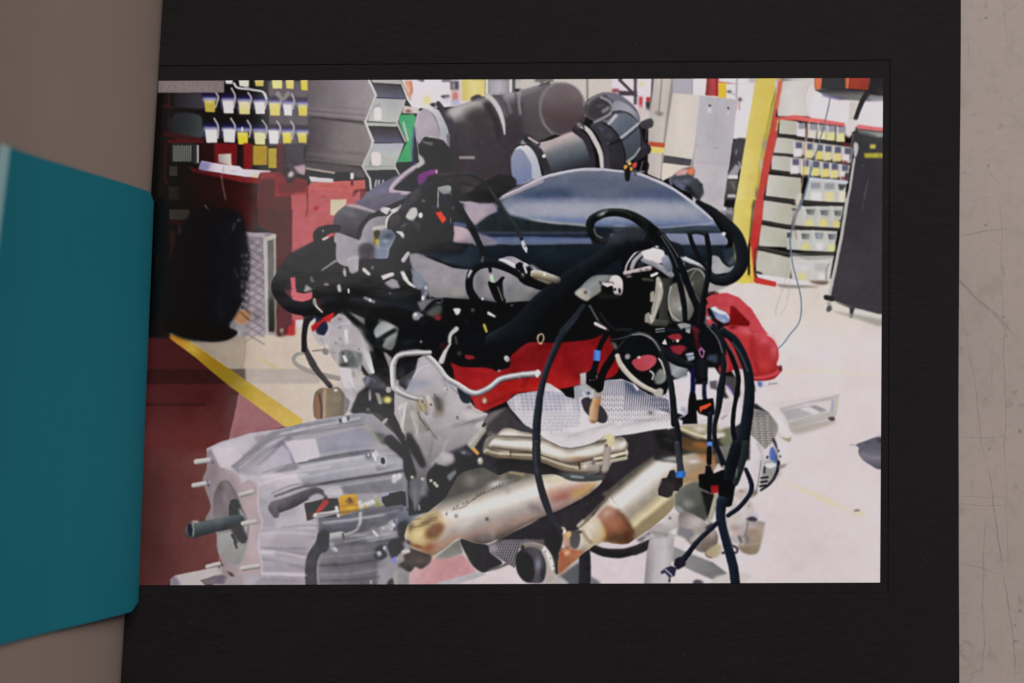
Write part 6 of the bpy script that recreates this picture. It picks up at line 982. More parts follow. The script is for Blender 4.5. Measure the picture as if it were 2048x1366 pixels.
# far right cam cover (red)
C('560 -180 640 -200 760 -220 830 -200 900 -140 1000 -60 1080 0 1130 60 1180 100 1250 150 1295 240 1300 330 1280 400 1330 440 1320 470 1270 530 1160 560 1060 560 1030 500 900 440 700 480 700 100 560 0', 'b04048 b23a40 a43236 902428', '900 -160 1000 540', 1.5)
C('560 -200 580 -212 690 -214 780 -212 850 -180 900 -130 1000 -60 1090 10 1130 70 1000 60 860 -20 700 -60 560 -100', 'b4444c b84c56', '600 0 1100 0', 3)
B(780, -150, 90, 30, 'c4565e', .7); P('810 -190 850 -170 920 -90 1010 -20 1000 0 850 0 790 10 850 -60', '8c1c20 741418', '820 -150 980 0', 2); P('790 30 850 0 900 20 840 45', '6c1618', None, 2.5); B(1000, 70, 130, 40, 'c86470', .8, 15); B(1160, 150, 60, 50, 'c85e68', .8); S('1050 160 1050 280 1080 420 1100 520', '14 30 40', '8c2426', 5, .9); P('960 120 1040 140 1040 300 1080 500 1030 480 960 300', 'b8383c', None, 5, .8); B(1150, 400, 70, 80, 'c03e3e', .8); B(1250, 260, 40, 90, 'c4606a', .7); S('1040 540 1150 530 1260 500 1320 450', 30, 'bc4448 c85a5c', 3); C('1300 420 1330 410 1335 460 1310 470', '5c2c28', None, 2); S('1050 555 1160 560 1260 535', 12, '7c1c20', 2)
P('1080 575 1130 570 1220 580 1210 610 1110 630', 'a8a4b4', None, 3); P('1085 575 1130 575 1130 620 1105 630', '4c58a0', None, 3); S('1200 600 1285 590', 14, '8c8884', 2); B(1170, 590, 30, 20, 'dcd6d8', .8); P('1040 600 1060 600 1070 670 1045 680', '3a3638', None, 3, .7)
# coil pack with bright lid
O(1300, 400)
P('600 1090 650 1080 760 1130 820 1200 815 1230 740 1250 660 1190 610 1130', '5c7098 8c9ab8 6a7ea4', '620 1100 780 1240', 1.5); P('610 1095 660 1075 690 1110 750 1130 770 1160 700 1150 640 1120', 'd8dae4', None, 1.5); S('760 1140 815 1215', 16, 'c2cadc', 1.5); P('580 1100 610 1090 670 1210 750 1255 810 1235 800 1270 700 1280 600 1190', '121218', None, 2); B(740, 1215, 30, 14, 'a8b6cc', .7)
# ---- heads and manifold on the right, behind the loom
O(1300, 650)
P('40 1060 240 1040 620 1010 900 960 1010 1000 1010 1366 700 1400 300 1400 40 1366', '2c282b', None, 3); P('40 1090 120 1070 260 1150 260 1300 100 1250', '1f1e20', None, 4); S('150 1150 220 1180', 20, '3c4040', 4, .7)
P('280 1020 480 1000 780 1000 800 1120 640 1150 480 1160 300 1070', 'b0a890 8c8468 6c6450', '0 1000 0 1160', 3); S('290 1040 480 1110 640 1140 760 1110', '16 24 20', 'ddd6ba', 3); B(500, 1050, 60, 34, 'cfc8c0', .8); C('300 1130 480 1170 600 1200 640 1290 440 1290 300 1230', '54402c 6a5034', '0 1150 0 1290', 4); C('440 1190 560 1190 570 1240 460 1230', '8a5c30', None, 5); C('330 1280 560 1290 700 1330 640 1400 420 1366', '3c4038', None, 4); P('760 1000 860 1020 850 1200 780 1260 700 1180', '6c6e58', None, 4)
P('560 1100 760 1090 760 1130 560 1150', 'cfc6c2', None, 4)
P('100 1366 200 1340 420 1320 560 1366', 'b5ada0', None, 4); B(400, 1370, 120, 30, 'c8bfb8', .8)
P('720 1280 800 1230 860 1300 850 1366 760 1366', '7c7470', None, 3)
O(1300, 900, 4.88)
P('280 60 420 30 560 60 640 100 620 220 480 280 320 330 250 250', 'b0a594 a08c78 8a7058', '300 40 500 320', 4); B(420, 110, 60, 24, 'd4ccc8', .8); B(470, 230, 90, 30, 'b08c68', .7, -20); B(220, 90, 100, 30, '9aa09c', .6); P('420 30 640 40 650 130 600 150 480 60', '9c6a44', None, 5, .8)
P('660 -40 820 -40 830 40 780 160 700 180 640 60', '6e6a66 55524e', '0 -20 0 160', 3)
for j in range(8):
    for i in range(8):
        E(690 + i * 18 + 4 * (j % 2), -30 + j * 22, 5, 6, '9a948e', 0, None, .8, .7)
O(1300, 650)
P('150 730 215 560 290 540 390 460 470 560 580 430 650 422 700 500 760 505 820 600 850 720 930 860 930 990 860 1030 760 1010 620 980 480 1000 280 1010 180 1060', 'd4c8cd d0c4ca', '0 450 0 1000', 2)
P('760 510 880 530 900 640 860 720 790 620 740 700', '4c464a', None, 3); P('740 640 800 740 770 760 730 740', '2c282a', None, 3); S('770 620 840 730 860 760', 26, 'c8bec6', 3); S('780 590 850 700', 20, '4a4680', 3, .8); P('600 570 680 560 680 660 610 640', '57525a', None, 2.5); P('700 740 820 740 850 900 860 1020 690 1060 680 900', 'cabfc2', None, 4); S('720 950 780 910', 10, '6c6268', 2.5); S('480 990 620 950', 16, 'b0a8a8', 4, .7); P('690 900 800 780 840 760 800 900', 'c2b8bc', None, 5)
# ---- heat shield
O(1050, 650)
HS = '-185 775 -85 700 135 665 200 580 250 590 300 625 370 670 420 725 500 742 500 625 560 612 700 640 790 562 980 545 1100 590 1150 640 1250 700 1340 730 1440 690 1490 1040 1300 1062 1100 1100 960 1122 800 1132 700 1190 600 1222 460 1246 360 1230 200 1150 90 1062 0 1012 -100 900 -160 830'
P(HS, 'b9b3ba cac3c8 d2cacd cbc4c6', '0 600 0 1240', 1); clip(HS)
for i in range(60):                           # pressed flutes, each its own short slit
    x = -175 + i * 15.5
    for j in range(13):
        y = 670 + j * 34 + 9 * (i % 2)
        if x + .16 * (y - 700) < 560 and y < 1080 - .25 * abs(x - 200):
            dk = ('565a74', '737894', '8a8ca4')[(i * 5 + j * 3) % 3] if j < 6 else ('8e90a2', 'a6a6b4', '9c9cac')[(i + j) % 3]
            S([x + .16 * (y - 700), y, x + .16 * (y - 700) + 4, y + 19], 7.5, dk, .5, .9)
for i in range(31):
    x = 800 + i * 22.5
    y0 = 565 + max(0, (x - 980) * .42); y1 = 970 - 10 * (i % 3)
    if x > 1010: S([x, y0, x - 8, y0 + 120, x - 18, 850], '12 10 5', '222a48', .7, .85)
    else: S([x, y0, x - 10, 700], '10 7', '4e546c', .7, .8)
    for j in range(6):
        y = 690 + j * 50 + 11 * (i % 2)
        S([x - .05 * (y - 560), y, x - .05 * (y - 560) - 2, y + 28], 7, '5c5e70' if j < 4 else '80808c', .6, .85)
for i in range(26):
    S([980 + i * 20, 1042 - i * 4.0 - 8, 990 + i * 20, 1010 - i * 4.0 - 12], 7, '8a8690', .7, .7)
for i in range(26):
    S([440 + i * 18, 1140 - i * 5.2, 447 + i * 18, 1112 - i * 5.2], 7, '8f8a92', .7, .6)
for i in range(20):
    S([270 + i * 17, 1085 + 3 * (i % 2), 262 + i * 17, 1130], 5, 'aaa2aa', .6, .6)
S('430 1150 600 1120 760 1050 860 1010 960 1040', 26, 'b4abb2', 6, .6); S('960 1030 1200 1000 1490 960', 24, 'bcb3b8', 6, .5); B(320, 730, 70, 40, '9498b0', .55); B(440, 830, 60, 60, 'd8d0d6', .6, 40); B(330, 660, 60, 30, 'd6ccd4', .7); B(1090, 640, 70, 60, '3c4664', .55); S('1010 560 1080 640 1200 700', 30, '2c3450', 6, .6); P('1090 590 1130 590 1160 650 1130 670', 'd8d4e0', None, 3); B(1265, 890, 40, 26, '8a8488', .8); B(1265, 885, 14, 12, '5c5658', .8); B(-80, 800, 40, 90, 'd8ccd4', .6)
clip()
S('-160 830 -100 905 0 1015 90 1065 200 1155 360 1233 460 1250 600 1225 700 1192 800 1134', 8, '55504e', 1.2, .7)
S('820 1125 860 1120 890 1200 830 1210', 40, 'c0b48c d0c6a4', 2.5); P('820 1120 905 1120 905 1190 830 1215', 'c8bc98', None, 3); E(825, 1215, 12, 10, '4c4438', 0, None, 1.5)
C('568 780 590 742 660 732 720 770 800 850 838 930 815 985 765 990 690 950 610 880', '39333a', None, 1.5)
S('735 660 725 760 700 850 690 950', '80 90 96 90', '6e5240 a07c5c c8a888 a8845e', 2); S('735 650 730 710', 70, '8e888a b8b2b4', 2.5); B(715, 790, 30, 24, 'b4764c', .6); S('660 720 665 740', 20, 'd0c8c0', 2)
# lambda connector, clip and cables above the shield
P('556 492 618 480 626 598 690 622 780 640 700 660 640 660 560 610', 'b4b0b0 9c9898', '0 480 0 640', 2); P('490 625 560 605 640 650 600 730 520 740', '8c8a90 a8a8b0', '490 0 620 0', 3); E(640, 690, 34, 30, '9aa0a8', 0, None, 3); E(640, 690, 16, 14, '3c4048', 0, None, 2); S('590 680 600 710', 10, 'd4d8dc', 1.5)
P('620 490 660 455 710 460 740 500 770 540 770 640 700 650 620 590', '101014', None, 1.5); S('660 560 690 505 695 555', 10, 'a8a494', 1.5); S('725 510 735 550', 12, '9c9890', 2); S('765 600 740 660', 50, '2c2a2c', 3)
S('850 60 780 170 745 260', '60 54 50', '08080a 14161a', 1); S('725 360 695 470 680 520', '60 70', '0a0a0c 16181c', 1); P('700 252 772 258 756 366 690 358', '3c62b4 5c86d2 4468b8', '695 0 770 0', 1)
S('750 640 790 480 870 350 930 260', '80 76 70', '08080a 121316', 1)
# black bodies around the throttle linkage
C('860 60 1000 40 1150 90 1300 150 1400 300 1450 480 1440 600 1300 620 1180 520 1060 430 960 300 900 240', '0d0d10', None, 2); C('980 130 1100 110 1260 160 1320 300 1200 340 1080 330 1000 280', '10131a', None, 4); P('1090 365 1180 340 1300 305 1325 360 1290 410 1200 475 1110 420', 'a83c48 b84a52', '1100 0 1310 0', 2); B(1155, 330, 24, 18, '3a3a34', .9); E(1155, 325, 14, 12, 'b4b0a8', 0, None, 2); E(1040, 315, 34, 34, 'a09ca0', 20, None, 3); E(1240, 515, 44, 50, '0e0e10', 0, None, 2); E(1290, 490, 18, 36, 'c0bab8', 10, None, 2.5); C('1290 560 1340 430 1420 480 1420 560 1350 600', '6c7070', None, 3); P('1340 330 1380 350 1420 450 1410 480 1370 410', 'b8b4ac', None, 2.5); P('870 160 920 190 940 250 900 240', '6a6058', None, 3)
S('935 315 975 410 1070 520 1200 620 1330 680', '50 54 52 50 48', '6a645a a8a094 c6beb4 9a9288', 1.5); C('1290 690 1330 650 1380 640 1390 690 1340 730', 'aca69e', None, 2.5)
S('930 260 1000 180 1090 105 1160 90 1280 140 1370 250 1430 390 1470 560 1495 760 1510 1000', '30 36 36 40 46 50 52 56 60 66', '08090c 0f1115 181b20 484c50', 1); S('1080 100 1150 88 1270 125 1370 240', '14 20 14', 'a8a49e', 2, .8)
E(160, 145, 8, 8, '120c0c')
# oil-pressure lead on the left of the shield
S('600 -190 520 -60 420 60 350 150 280 300 220 450 170 620 140 800 120 1000 115 1200 118 1400', '30 36 50 70 62 60 66 76 82 84 84', '0c0d12 191c24 2b303c 4c5362', 1); S('330 150 390 60', 50, '141a24 222c3c', 3, .7)
O(1050, 900, 4.88)
S('110 -60 112 100 130 260 180 450 240 620 290 720 350 790', '74 66 66 72 66 56 46', '1e1e22 2e3036 44464c', 1); S('100 -40 105 120 120 240', 10, '5c6474', 2.5, .6)
# ---- wiring loom
O(1050, 400)
S('1230 400 1010 460 800 590 560 740 360 890 160 1080 -60 1330 -300 1440', '200 190 185 185 200 240 280 220', '090a0d 0d1015 14181f 242a33', 1.5); S('840 560 600 720 380 880 180 1070', 12, '2c343e', 5, .5); S('700 690 740 750', 10, '2a3038', 3, .5); S('520 830 570 890', 10, '262c34', 3, .5); S('330 980 390 1040', 10, '262c34', 3, .5); S('900 400 1050 330 1180 320', '120 130 120', '20242c 353a44', 5, .8); B(960, 400, 110, 50, '3c4048', .7, -25); S('1090 330 1100 440', 50, '2c3038', 6, .6); S('540 690 700 590 820 520', 20, '3a4250', 6, .6)
C('500 950 560 880 690 770 860 760 900 790 780 860 760 930 660 1000 620 1020', '7c8282 8c9090 6a6c68', '560 800 760 980', 2); C('515 940 560 900 620 900 660 980 620 1015 550 980', 'b8b0a8 9c948a', '520 900 640 1000', 2.5); E(615, 935, 20, 18, '3c3c3e', 0, None, 2); B(640, 930, 30, 20, '9ca0a8', .7); B(740, 910, 30, 40, '9a9684', .6)
C('770 840 840 830 880 770 940 765 990 820 985 940 950 970 900 950 885 870 830 880', 'c8bcba d4c8c6 b4a8a6', '780 770 980 960', 1.2); E(910, 905, 13, 16, '1e1a1c', 0, None, 1.2); E(957, 920, 14, 28, '1a1618', -10, None, 1.2); S('770 850 760 830', 20, '3c3838', 2); B(850, 830, 24, 10, '5c5456', .8); S('880 830 900 850', 10, '4c4444', 1.5)
P('760 940 980 960 960 1000 740 1010', '1c1c1e', None, 4); S('590 1070 480 1200 360 1340', 40, '1c2228 2c343a', 2); S('650 1070 700 1150 740 1210', 14, '5a5c58', 1.5); S('760 1150 830 1240 900 1290', 24, '16161c 22222c', 2); S('720 1258 820 1305', '36 22', '9c8c94 dccccc', 1.5); S('900 1300 1000 1310 1100 1340', 50, '101216', 3)
S('800 420 710 370 660 290 680 200 790 140 930 125 1080 160 1210 240 1300 340 1340 420', '70 80 86 90 84 80 90 110 130 140', '070809 0e1012 1c201f 30362f', 1.2)
for i in range(30):                           # corrugations
    t = i / 29.; a = math.radians(225 + 95 * t)
    cx, cy = 900 + 215 * math.cos(a) * 1.1, 300 + 190 * math.sin(a)
    S([cx, cy, cx + 9 * math.cos(a), cy + 28 * math.sin(a)], 5, '8a8e88' if i < 10 else '3c423a', .5, .8)
for i in range(7):
    S([700 + i * 13, 390 + i * 9, 730 + i * 12, 372 + i * 8], 5, '3a3e40', .5, .8)
S('700 290 720 350 780 385', 14, '8c8e90', 1.5, .7); B(780, 140, 40, 16, 'c0bcc2', .8, -30)
for i in range(9):
    S([1140 + i * 10, 330 + i * 3, 1120 + i * 9, 400], 5, '3c4048', .8, .6)
O(1300, 400)
S('480 20 620 110 760 230 870 350 925 500 930 640 860 760 740 815 600 780', '40 90 110 120 130 130 120 110 90', '0b0c10 14161b 1c2026 2c323a', 1.5); E(748, 343, 20, 20, 'd8d4d4', 0, None, 1.5); P('740 500 860 470 850 560 770 640', '28323c', None, 4)
P('-10 230 80 280 130 350 160 480 80 420 -10 380', '0b0b0d', None, 2); S('190 430 280 480 330 550', '40 80 60', '14161c 20242c', 2)
S('90 340 200 500 270 690 310 880 345 1060 355 1230', '40 56 56 56 54 50', '0b0c10 14161b 272b32', 1); S('130 340 260 540 350 760 420 950 480 1090 520 1200', '30 46 60 66 70 70', '0b0c10 14161b 30363e', 1); S('110 360 220 540 280 680', 8, '8a8e94', 1.2, .8); S('130 345 240 500 290 580', 8, '9a9ea4', 1.2, .8); S('300 740 330 850', 8, '70747a', 1.2, .8)
S('570 350 590 460 600 600 590 740 560 900 530 1080 510 1260', '44 50 52 50 50 56 60', '0b0c10 13151a 262a32', 1); S('400 345 430 440 500 580 575 690', '44 46 50 40', '0b0c10 14161b 262a30', 1); S('390 335 480 325 570 350', 36, '14161b 2c3038', 1); B(575, 640, 10, 16, '70767a', .8); S('590 690 580 800', 6, '7c8286', 1, .7)
P('460 1060 570 1040 560 1380 500 1380', '101218', None, 2); P('-20 1240 330 1240 520 1280 740 1260 760 1400 -20 1400', '0e0d11', None, 4)
S('540 1210 620 1320 680 1400', 24, '54585e', 2, .8); B(590, 1190, 30, 20, 'a8b4be', .9); B(630, 1270, 30, 16, '9ab0c4', .7); P('275 1255 330 1245 345 1330 322 1345 285 1290', '9a9c9a', None, 1.5); S('376 1265 402 1265 402 1330 376 1335 376 1265', 10, 'b4b6b0', .8, sm=False); S('60 1312 140 1305', 10, '7c7e80', 1.2); S('60 1335 140 1330', 10, '7c7e80', 1.2); S('160 1350 300 1320', 20, '24324c', 3, .7)
O(1300, 650)
P('60 60 200 20 540 0 740 60 760 200 720 420 600 430 540 300 420 420 280 380 160 260', '101014', None, 4)
P('170 120 240 90 320 100 310 150 220 150', '8a2834', None, 2.5); P('190 220 290 200 360 220 300 300 240 280', '7c2430', None, 2.5); P('120 190 150 150 168 200', 'd4d0d0', None, 1); E(235, 165, 8, 12, 'b0a8a0', 0, None, 1); E(275, 152, 16, 16, 'd0ccc4', 0, None, 1.2); R(180, 150, 300, 200, '14100f', None, 2, .5); S('300 270 350 240', 40, '8c2c34', 3, .8); S('440 30 480 60', 50, '5c1c28', 3, .9); S('470 180 500 230', 50, '4c1620', 3, .8)
S('130 260 240 340 340 390 430 420', '90 90 70', '0a0b0e 15171c 22262c', 1.2); P('360 290 430 280 450 330 400 370', '6c7080', None, 2.5); S('370 300 420 290', 12, 'b8c0cc', 1.5); S('390 355 440 345', 14, '8a90a0', 1.5); S('620 330 660 360', 60, '3c4456', 4, .8); S('230 440 370 420', 60, '8e9298', 5, .6); E(310, 510, 70, 26, '98a0ac', 0, None, 5, .8)
# plugs
P('465 340 585 340 582 560 470 570', '131318 1c1c22 121216', '465 0 585 0', 1.5); P('470 540 582 535 580 600 450 600', '0c0c10', None, 2); S('520 230 500 270 530 330 545 270 520 230', 10, 'c484b8', 1.2); S('495 250 560 270', 8, 'b070a8', 1.2)
S('430 430 435 600 430 720', '46 50 50', '101234 1c2048', 1.5); S('550 590 550 700 560 770', '40 44 50', '15162e 20243c', 1.5)
P('405 690 460 690 470 760 640 740 660 900 600 930 500 900 470 860 480 1000 330 1005 340 930 380 900 390 760', '0d0d11', None, 1.5); P('500 830 610 786 622 806 560 850 525 860 520 885 505 880', 'd8522c', None, 1.2); S('280 920 380 960', 50, '14141a', 2); S('330 850 360 880', 50, '8c8fa8', 3, .7); S('300 940 350 920', 10, 'b8b8c8', 1.5)
S('610 900 605 1000 600 1180', '54 50 46', '0b0c12 161824 262a3c', 1); P('575 1182 632 1180 628 1275 582 1278', '4a70be 6490dc 4a70be', '575 0 632 0', 1.2); S('600 1280 600 1400', 44, '0d0d12', 1)
S('0 150 80 210 150 330 195 480 225 700 250 900 285 1100 300 1380', '44 50 50 52 56 56 56 62', '0a0b10 13151b 1f232b 4a5058', 1)
S('640 0 720 140 745 300 745 470 715 650 690 850 655 1020 660 1180 710 1320 740 1400', '44 60 56 60 76 60 46 46 50 60', '0a0b10 12151c 1c2029 424a52', 1); S('580 10 680 130 735 280', 9, 'a0a09c', 1.5, .8)
S('760 180 830 320 880 470 895 580 870 740 845 900 840 1050 870 1220', '36 50 50 46 44 44 46 50', '08080c 0e0f18 161828', 1); S('770 180 870 330 920 480', 12, '6a6c6a', 2, .6)
S('740 60 850 150 930 290 985 440 1005 600 1000 800 965 1050 920 1250 880 1400', '70 84 92 96 100 110 120 130 140', '0a0b0f 10141a 1a2129 38424a', 1.2); S('830 170 920 300 990 470', 10, '7c8480', 2, .7); S('930 560 960 640', 8, '8c908c', 1.5, .6); S('960 700 960 900 930 1080', 30, '14183a', 6, .4)
S('760 300 785 400 770 470', 10, '9a5c58', 1.5, .8)
O(1300, 900, 4.88)
S('265 -60 290 120 300 200', '54 60 70', '1c1e24 34383e 50545a', 1); P('240 215 330 200 350 225 340 270 260 275 240 250', '2c5a9c 3f7cc4 2c5a9c', '240 0 340 0', 1.5); P('195 200 240 190 250 270 320 270 320 340 280 400 220 400 215 440 170 465 85 440 80 380 120 320 115 280 165 270', '141316 2c2628 241f22', '120 300 320 260', 1.2); C('110 290 180 290 240 360 200 460 110 440 85 400', '383034', None, 3, .8); E(290, 380, 10, 10, '6c6868', 0, None, 1.5)
S('580 -20 575 120', 44, '0e0e12', 1); P('545 150 600 160 620 230 690 200 760 180 820 280 840 300 800 540 760 560 680 520 660 400 590 420 480 360 475 240 540 230', '0c0d10', None, 1.5); P('590 345 670 340 668 425 600 430', '7c1a1e 94262a', '0 340 0 425', 2); S('660 180 680 150 700 180 720 150 740 180', 8, 'a8a8a8', 1, .9, sm=False); S('600 160 610 200', 10, '8c8a88', 1.5)
S('850 -40 800 140 770 280', '120 130 110', '090b0e 10141b 1f272e', 1.2); S('930 -60 910 80 860 240 830 320', '70 70 60', '14181c 20282c 30383a', 1.5); S('850 180 840 260', 10, '9a9890', 1.5, .8); S('645 440 620 560 580 690', '40 50 50', '8a8474 b4ae9c', 1.5); S('650 560 655 700', 20, '26264a', 2, .8); S('600 700 650 690', 40, 'c4c0c4', 3, .8); S('560 760 600 730', 40, '3c3a3e', 3)
S('700 500 690 640 710 760 760 940 810 1130 838 1340', '100 90 86 90 92 92', '0b0d12 131822 1e2736 303c46', 1.2); S('740 680 770 820 810 960', 12, '7c8884', 2.5, .6); B(760, 470, 40, 40, '1a2022', .7)
S('935 190 985 310 990 380 960 450 870 560 760 640', '40 46 46 44 44 40', '0e0f16 1c1e2c 2c2e40', 1); S('670 700 560 800 450 910 380 1000 330 1060', '44 46 50 60', '10121a 1a1e2a 2a3040', 1); P('250 1060 300 1040 350 1100 340 1130 270 1170 230 1120', '22202c', None, 1.5); P('210 1130 260 1150 240 1230 200 1240 200 1290 180 1290 185 1240 150 1200 110 1210 105 1190 160 1145', '3a3850 28263a', '110 1150 250 1230', 1.5); S('150 1165 215 1225', 12, 'b8b4c0', 1.5)
S('710 1005 740 1000', 24, '2a2a34', 2)
# bits on top of the far side of the cover
O(1050, 150)
P('1000 950 1020 900 1060 880 1140 880 1130 940 1070 1000 1040 1050 1015 1040', '2a2628', None, 2.5); E(1020, 935, 18, 24, 'd89a50', 0, None, 2); E(1060, 895, 12, 16, 'e0b060', 0, None, 2); P('1085 900 1135 880 1125 930 1090 945', 'c8484c', None, 2); B(1065, 950, 16, 16, 'd8a040', .8); S('1040 970 1035 1050', 40, '1c1a1e', 2.5); C('1090 970 1130 960 1130 1020 1100 1015', '4a5468', None, 3); S('1225 860 1248 910 1240 960 1210 990', 14, '26242a', 1.2); S('1200 870 1180 950', 8, '5c585c', 1.2); B(1180, 975, 30, 14, 'b0aab8', .7)
O(1300, 150)
P('200 1050 250 1000 340 945 420 930 455 970 440 1040 480 1050 530 1110 545 1190 500 1270 420 1200 340 1170 260 1120', '4c5058 3c4046', '250 980 480 1240', 2); P('245 1000 340 945 400 960 360 1010 270 1020', 'c89c9c', None, 2.5); P('380 950 440 930 455 980 430 1020 380 1000', 'cf7c5c', None, 2.5); S('200 1050 215 1110', 30, '6c6880', 3); P('220 1080 280 1060 360 1120 340 1170 260 1120', '5c6078', None, 3); B(360, 1070, 50, 24, '6e747c', .7); P('350 1140 400 1120 500 1270 430 1230', '20222c', None, 3); B(515, 1110, 14, 16, '2e2c30', .9); B(525, 1200, 16, 24, '5a5254', .8); S('480 1270 560 1330 620 1366', 30, '1c1c22', 3)
# ================= last touches, in two closer views
O(1040, 440, 2.489)
S('0 230 40 262 70 275', '40 34 30', '0e0e10', 1.2); S('70 268 120 278 185 300', '40 44 36', '4c4438 a0947e d8d2cc', 1); E(122, 270, 5, 8, 'f0f0f4'); S('20 225 32 262', 12, 'b8b8be', 1); S('45 232 50 268', 8, '1a1a1c', 1)
S('600 95 480 150 360 230 200 330 60 470 -60 580', '60 70 80 90 110 120', '12151a', 14, .55); S('430 110 520 75 610 60', '34 40 34', '2e323a', 8, .7)
for i in range(8): S([560 + i * 9, 62 + i * 2, 548 + i * 9, 104], 3, '3e424a', .8, .6)
P('925 388 960 367 1030 363 1092 386 1152 442 1202 525 1235 570 1150 560 1060 432 940 424', 'b2424a b8464e', '930 0 1160 0', 1.5); S('930 368 985 364', 8, '3c1a1a', 2, .8); P('1046 430 1062 426 1146 512 1138 530 1042 520', '7c181c 68120f', '1060 430 1110 525', 2); S('1160 560 1150 660 1185 760', '8 20 16', '8e2428', 5, .8)
P('690 290 760 286 745 400 735 470 760 520 690 500', '3c3c3a 2c2c2a', '690 0 760 0', 3); P('640 490 735 500 735 530 640 525', '57554f 3a3834', '0 490 0 530', 2); S('690 300 700 360 680 440 660 500', '20 26 18 14', '8c877c c0b9b0', 1.2); P('650 360 668 352 668 405 648 408', '9a948a', None, 1.5); P('625 470 645 462 650 515 622 508', '8a857a', None, 1.5); S('650 475 655 512', 7, 'd0cabe', 1); B(700, 320, 8, 14, 'dcd6cc', .7)
C('742 360 756 322 790 312 830 330 862 400 866 450 840 500 790 505 755 480', '6a6862 85837a 5a5852', '760 330 850 490', 2, .85); B(790, 420, 26, 34, '98968e', .6); B(800, 440, 14, 10, 'b4b4c4', .7); S('752 330 740 390 748 460 790 504', 5, 'b4b2a8', 1); S('826 330 870 255 900 245 925 290', 5, '8c8a80', 1.2, .8); S('870 370 880 420', 8, '9a988e', 2, .8)
O(1300, 400)
S('90 340 200 500 270 690 310 880 345 1060 355 1230', '40 56 56 56 54 50', '0a0b0e 121418 24282e', .8); S('130 340 260 540 350 760 420 950 480 1090 520 1200', '30 46 60 66 70 70', '0a0b0e 121418 2c3038', .8); S('110 360 220 540 280 680', 7, '8a8e94', 1.2, .8); S('130 345 240 500 290 580', 7, '9a9ea4', 1.2, .8); S('300 740 330 850', 8, '70747a', 1.2, .8); S('570 350 590 460 600 600 590 740 560 900 530 1080 510 1260', '44 50 52 50 50 56 60', '0a0b0e 111317 24282e', .8)
O(1040, 440, 2.489)
P('605 160 660 140 715 155 722 190 690 215 620 195', 'd6cbd0 dccac8', '0 140 0 210', 1.5); S('612 200 680 225 745 265', '20 24 24', '74727c a4a2ae', 1.2); B(680, 132, 10, 6, 'e8e8ee', .9); C('705 190 735 180 760 240 740 262 715 235', '8a90a0 5c6270', '710 190 750 250', 2); S('520 265 560 258 640 240', '10 12 16', 'a4969a c8bcba', 1); _ = [B(x, y, 6, 5, '3a363a', .7) for x, y in ((560, 262), (600, 250), (630, 246))]; S('610 292 665 300', 8, '55543c', 2, .8); S('655 275 682 265', 12, 'd4d0d2', 1)
E(103, 590, 17, 27, 'a8987e', 8, None, .8); E(103, 590, 11, 20, '120c0c', 8, None, .8); B(103, 615, 6, 5, 'e0b080', .8)
S('350 425 380 490 440 550', 8, '4c4e4c', 1.2, .8); S('400 460 440 520 480 550', 14, '1c1c24', 2, .8); S('375 515 425 543', '14 9', 'b0a0a6 e4d6d6', .8); S('475 545 520 548 575 560', 12, '14161a', 2); _ = [S([480 + i * 8, 540, 482 + i * 8, 548], 3, '3c4044', .6, .7) for i in range(10)]
P('785 522 820 512 850 520 846 565 826 560 820 535 800 545', '868886 a0a29e', '0 515 0 560', 1); S('676 545 718 540', 6, '8a8c8e', .8); S('678 557 720 553', 6, '74767a', .8); S('730 545 800 548 860 530', 8, '22304a', 3, .7); P('708 612 722 592 732 620', 'dcd8d8', None, .8); E(763, 603, 5, 7, 'c8c0b8'); E(783, 600, 9, 9, 'd8d4cc'); S('738 606 770 604', 14, '100c0c', 1.5, .7); P('735 580 790 565 808 590 770 600', '8e2c38', None, 1.5, .8); P('760 630 820 625 800 670 765 660', '842a34', None, 2, .8); P('830 665 862 658 868 690 836 700', '70768a', None, 1.5); S('834 668 862 664', 5, 'c0c8d4', .8); S('842 690 866 684', 6, '9aa2b2', .8); S('870 545 880 590', 20, '5a1a26', 2, .8); S('940 690 975 680', 22, '3e4658', 4, .8)
C('500 690 530 600 620 590 690 640 720 740 700 800 640 810 560 760', '0f1013', None, 4, .9); C('560 700 620 672 672 680 676 712 640 745 600 752 568 730', 'a64450 b05058', '570 0 670 0', 1.5); E(634, 775, 27, 25, '0e0e10', 0, None, 1.2); S('648 752 664 768 658 792', 9, 'b8b4b2', 1); C('665 790 700 740 726 770 722 800 690 815', '686e6a 82867e', '670 0 720 0', 2); S('690 690 712 720 724 764', '8 14 10', 'bab6ae', 1); E(535, 680, 13, 14, '8c8a8c', 20, None, 1.5); E(592, 684, 9, 7, 'b4b0a8', 0, None, 1); P('740 700 790 720 835 740 830 775 780 790 755 770', '7c8086 9a9ea2 6a6e74', '750 710 810 780', 2.5); S('720 670 780 710 850 730', '26 30 26', '0e0f12 1a1c21', 1.2)
S('484 675 505 720 560 790 620 830 690 862', '20 22 22 22 20', '6a645a aaa296 cdc6bc 968e84', 1); C('670 862 690 842 712 846 708 872 686 880', 'aaa49c', None, 1.5)
S('450 600 520 590 580 570 640 578 690 640 725 720 745 800 765 896', '10 16 18 20 20 22 22 24', '0b0c0f 15181d 24282e 565b60', .8); S('560 572 610 570 660 595 700 650', '5 9 5', 'a4a29c', 1.2, .8)
O(800, 150, 2.489)
P('18 150 95 165 95 192 10 192', 'c6bcb6', None, 2); B(40, 178, 14, 8, '7a4038', .9); P('72 250 90 180 100 180 80 290', 'b4aeb4', None, 2, .8)
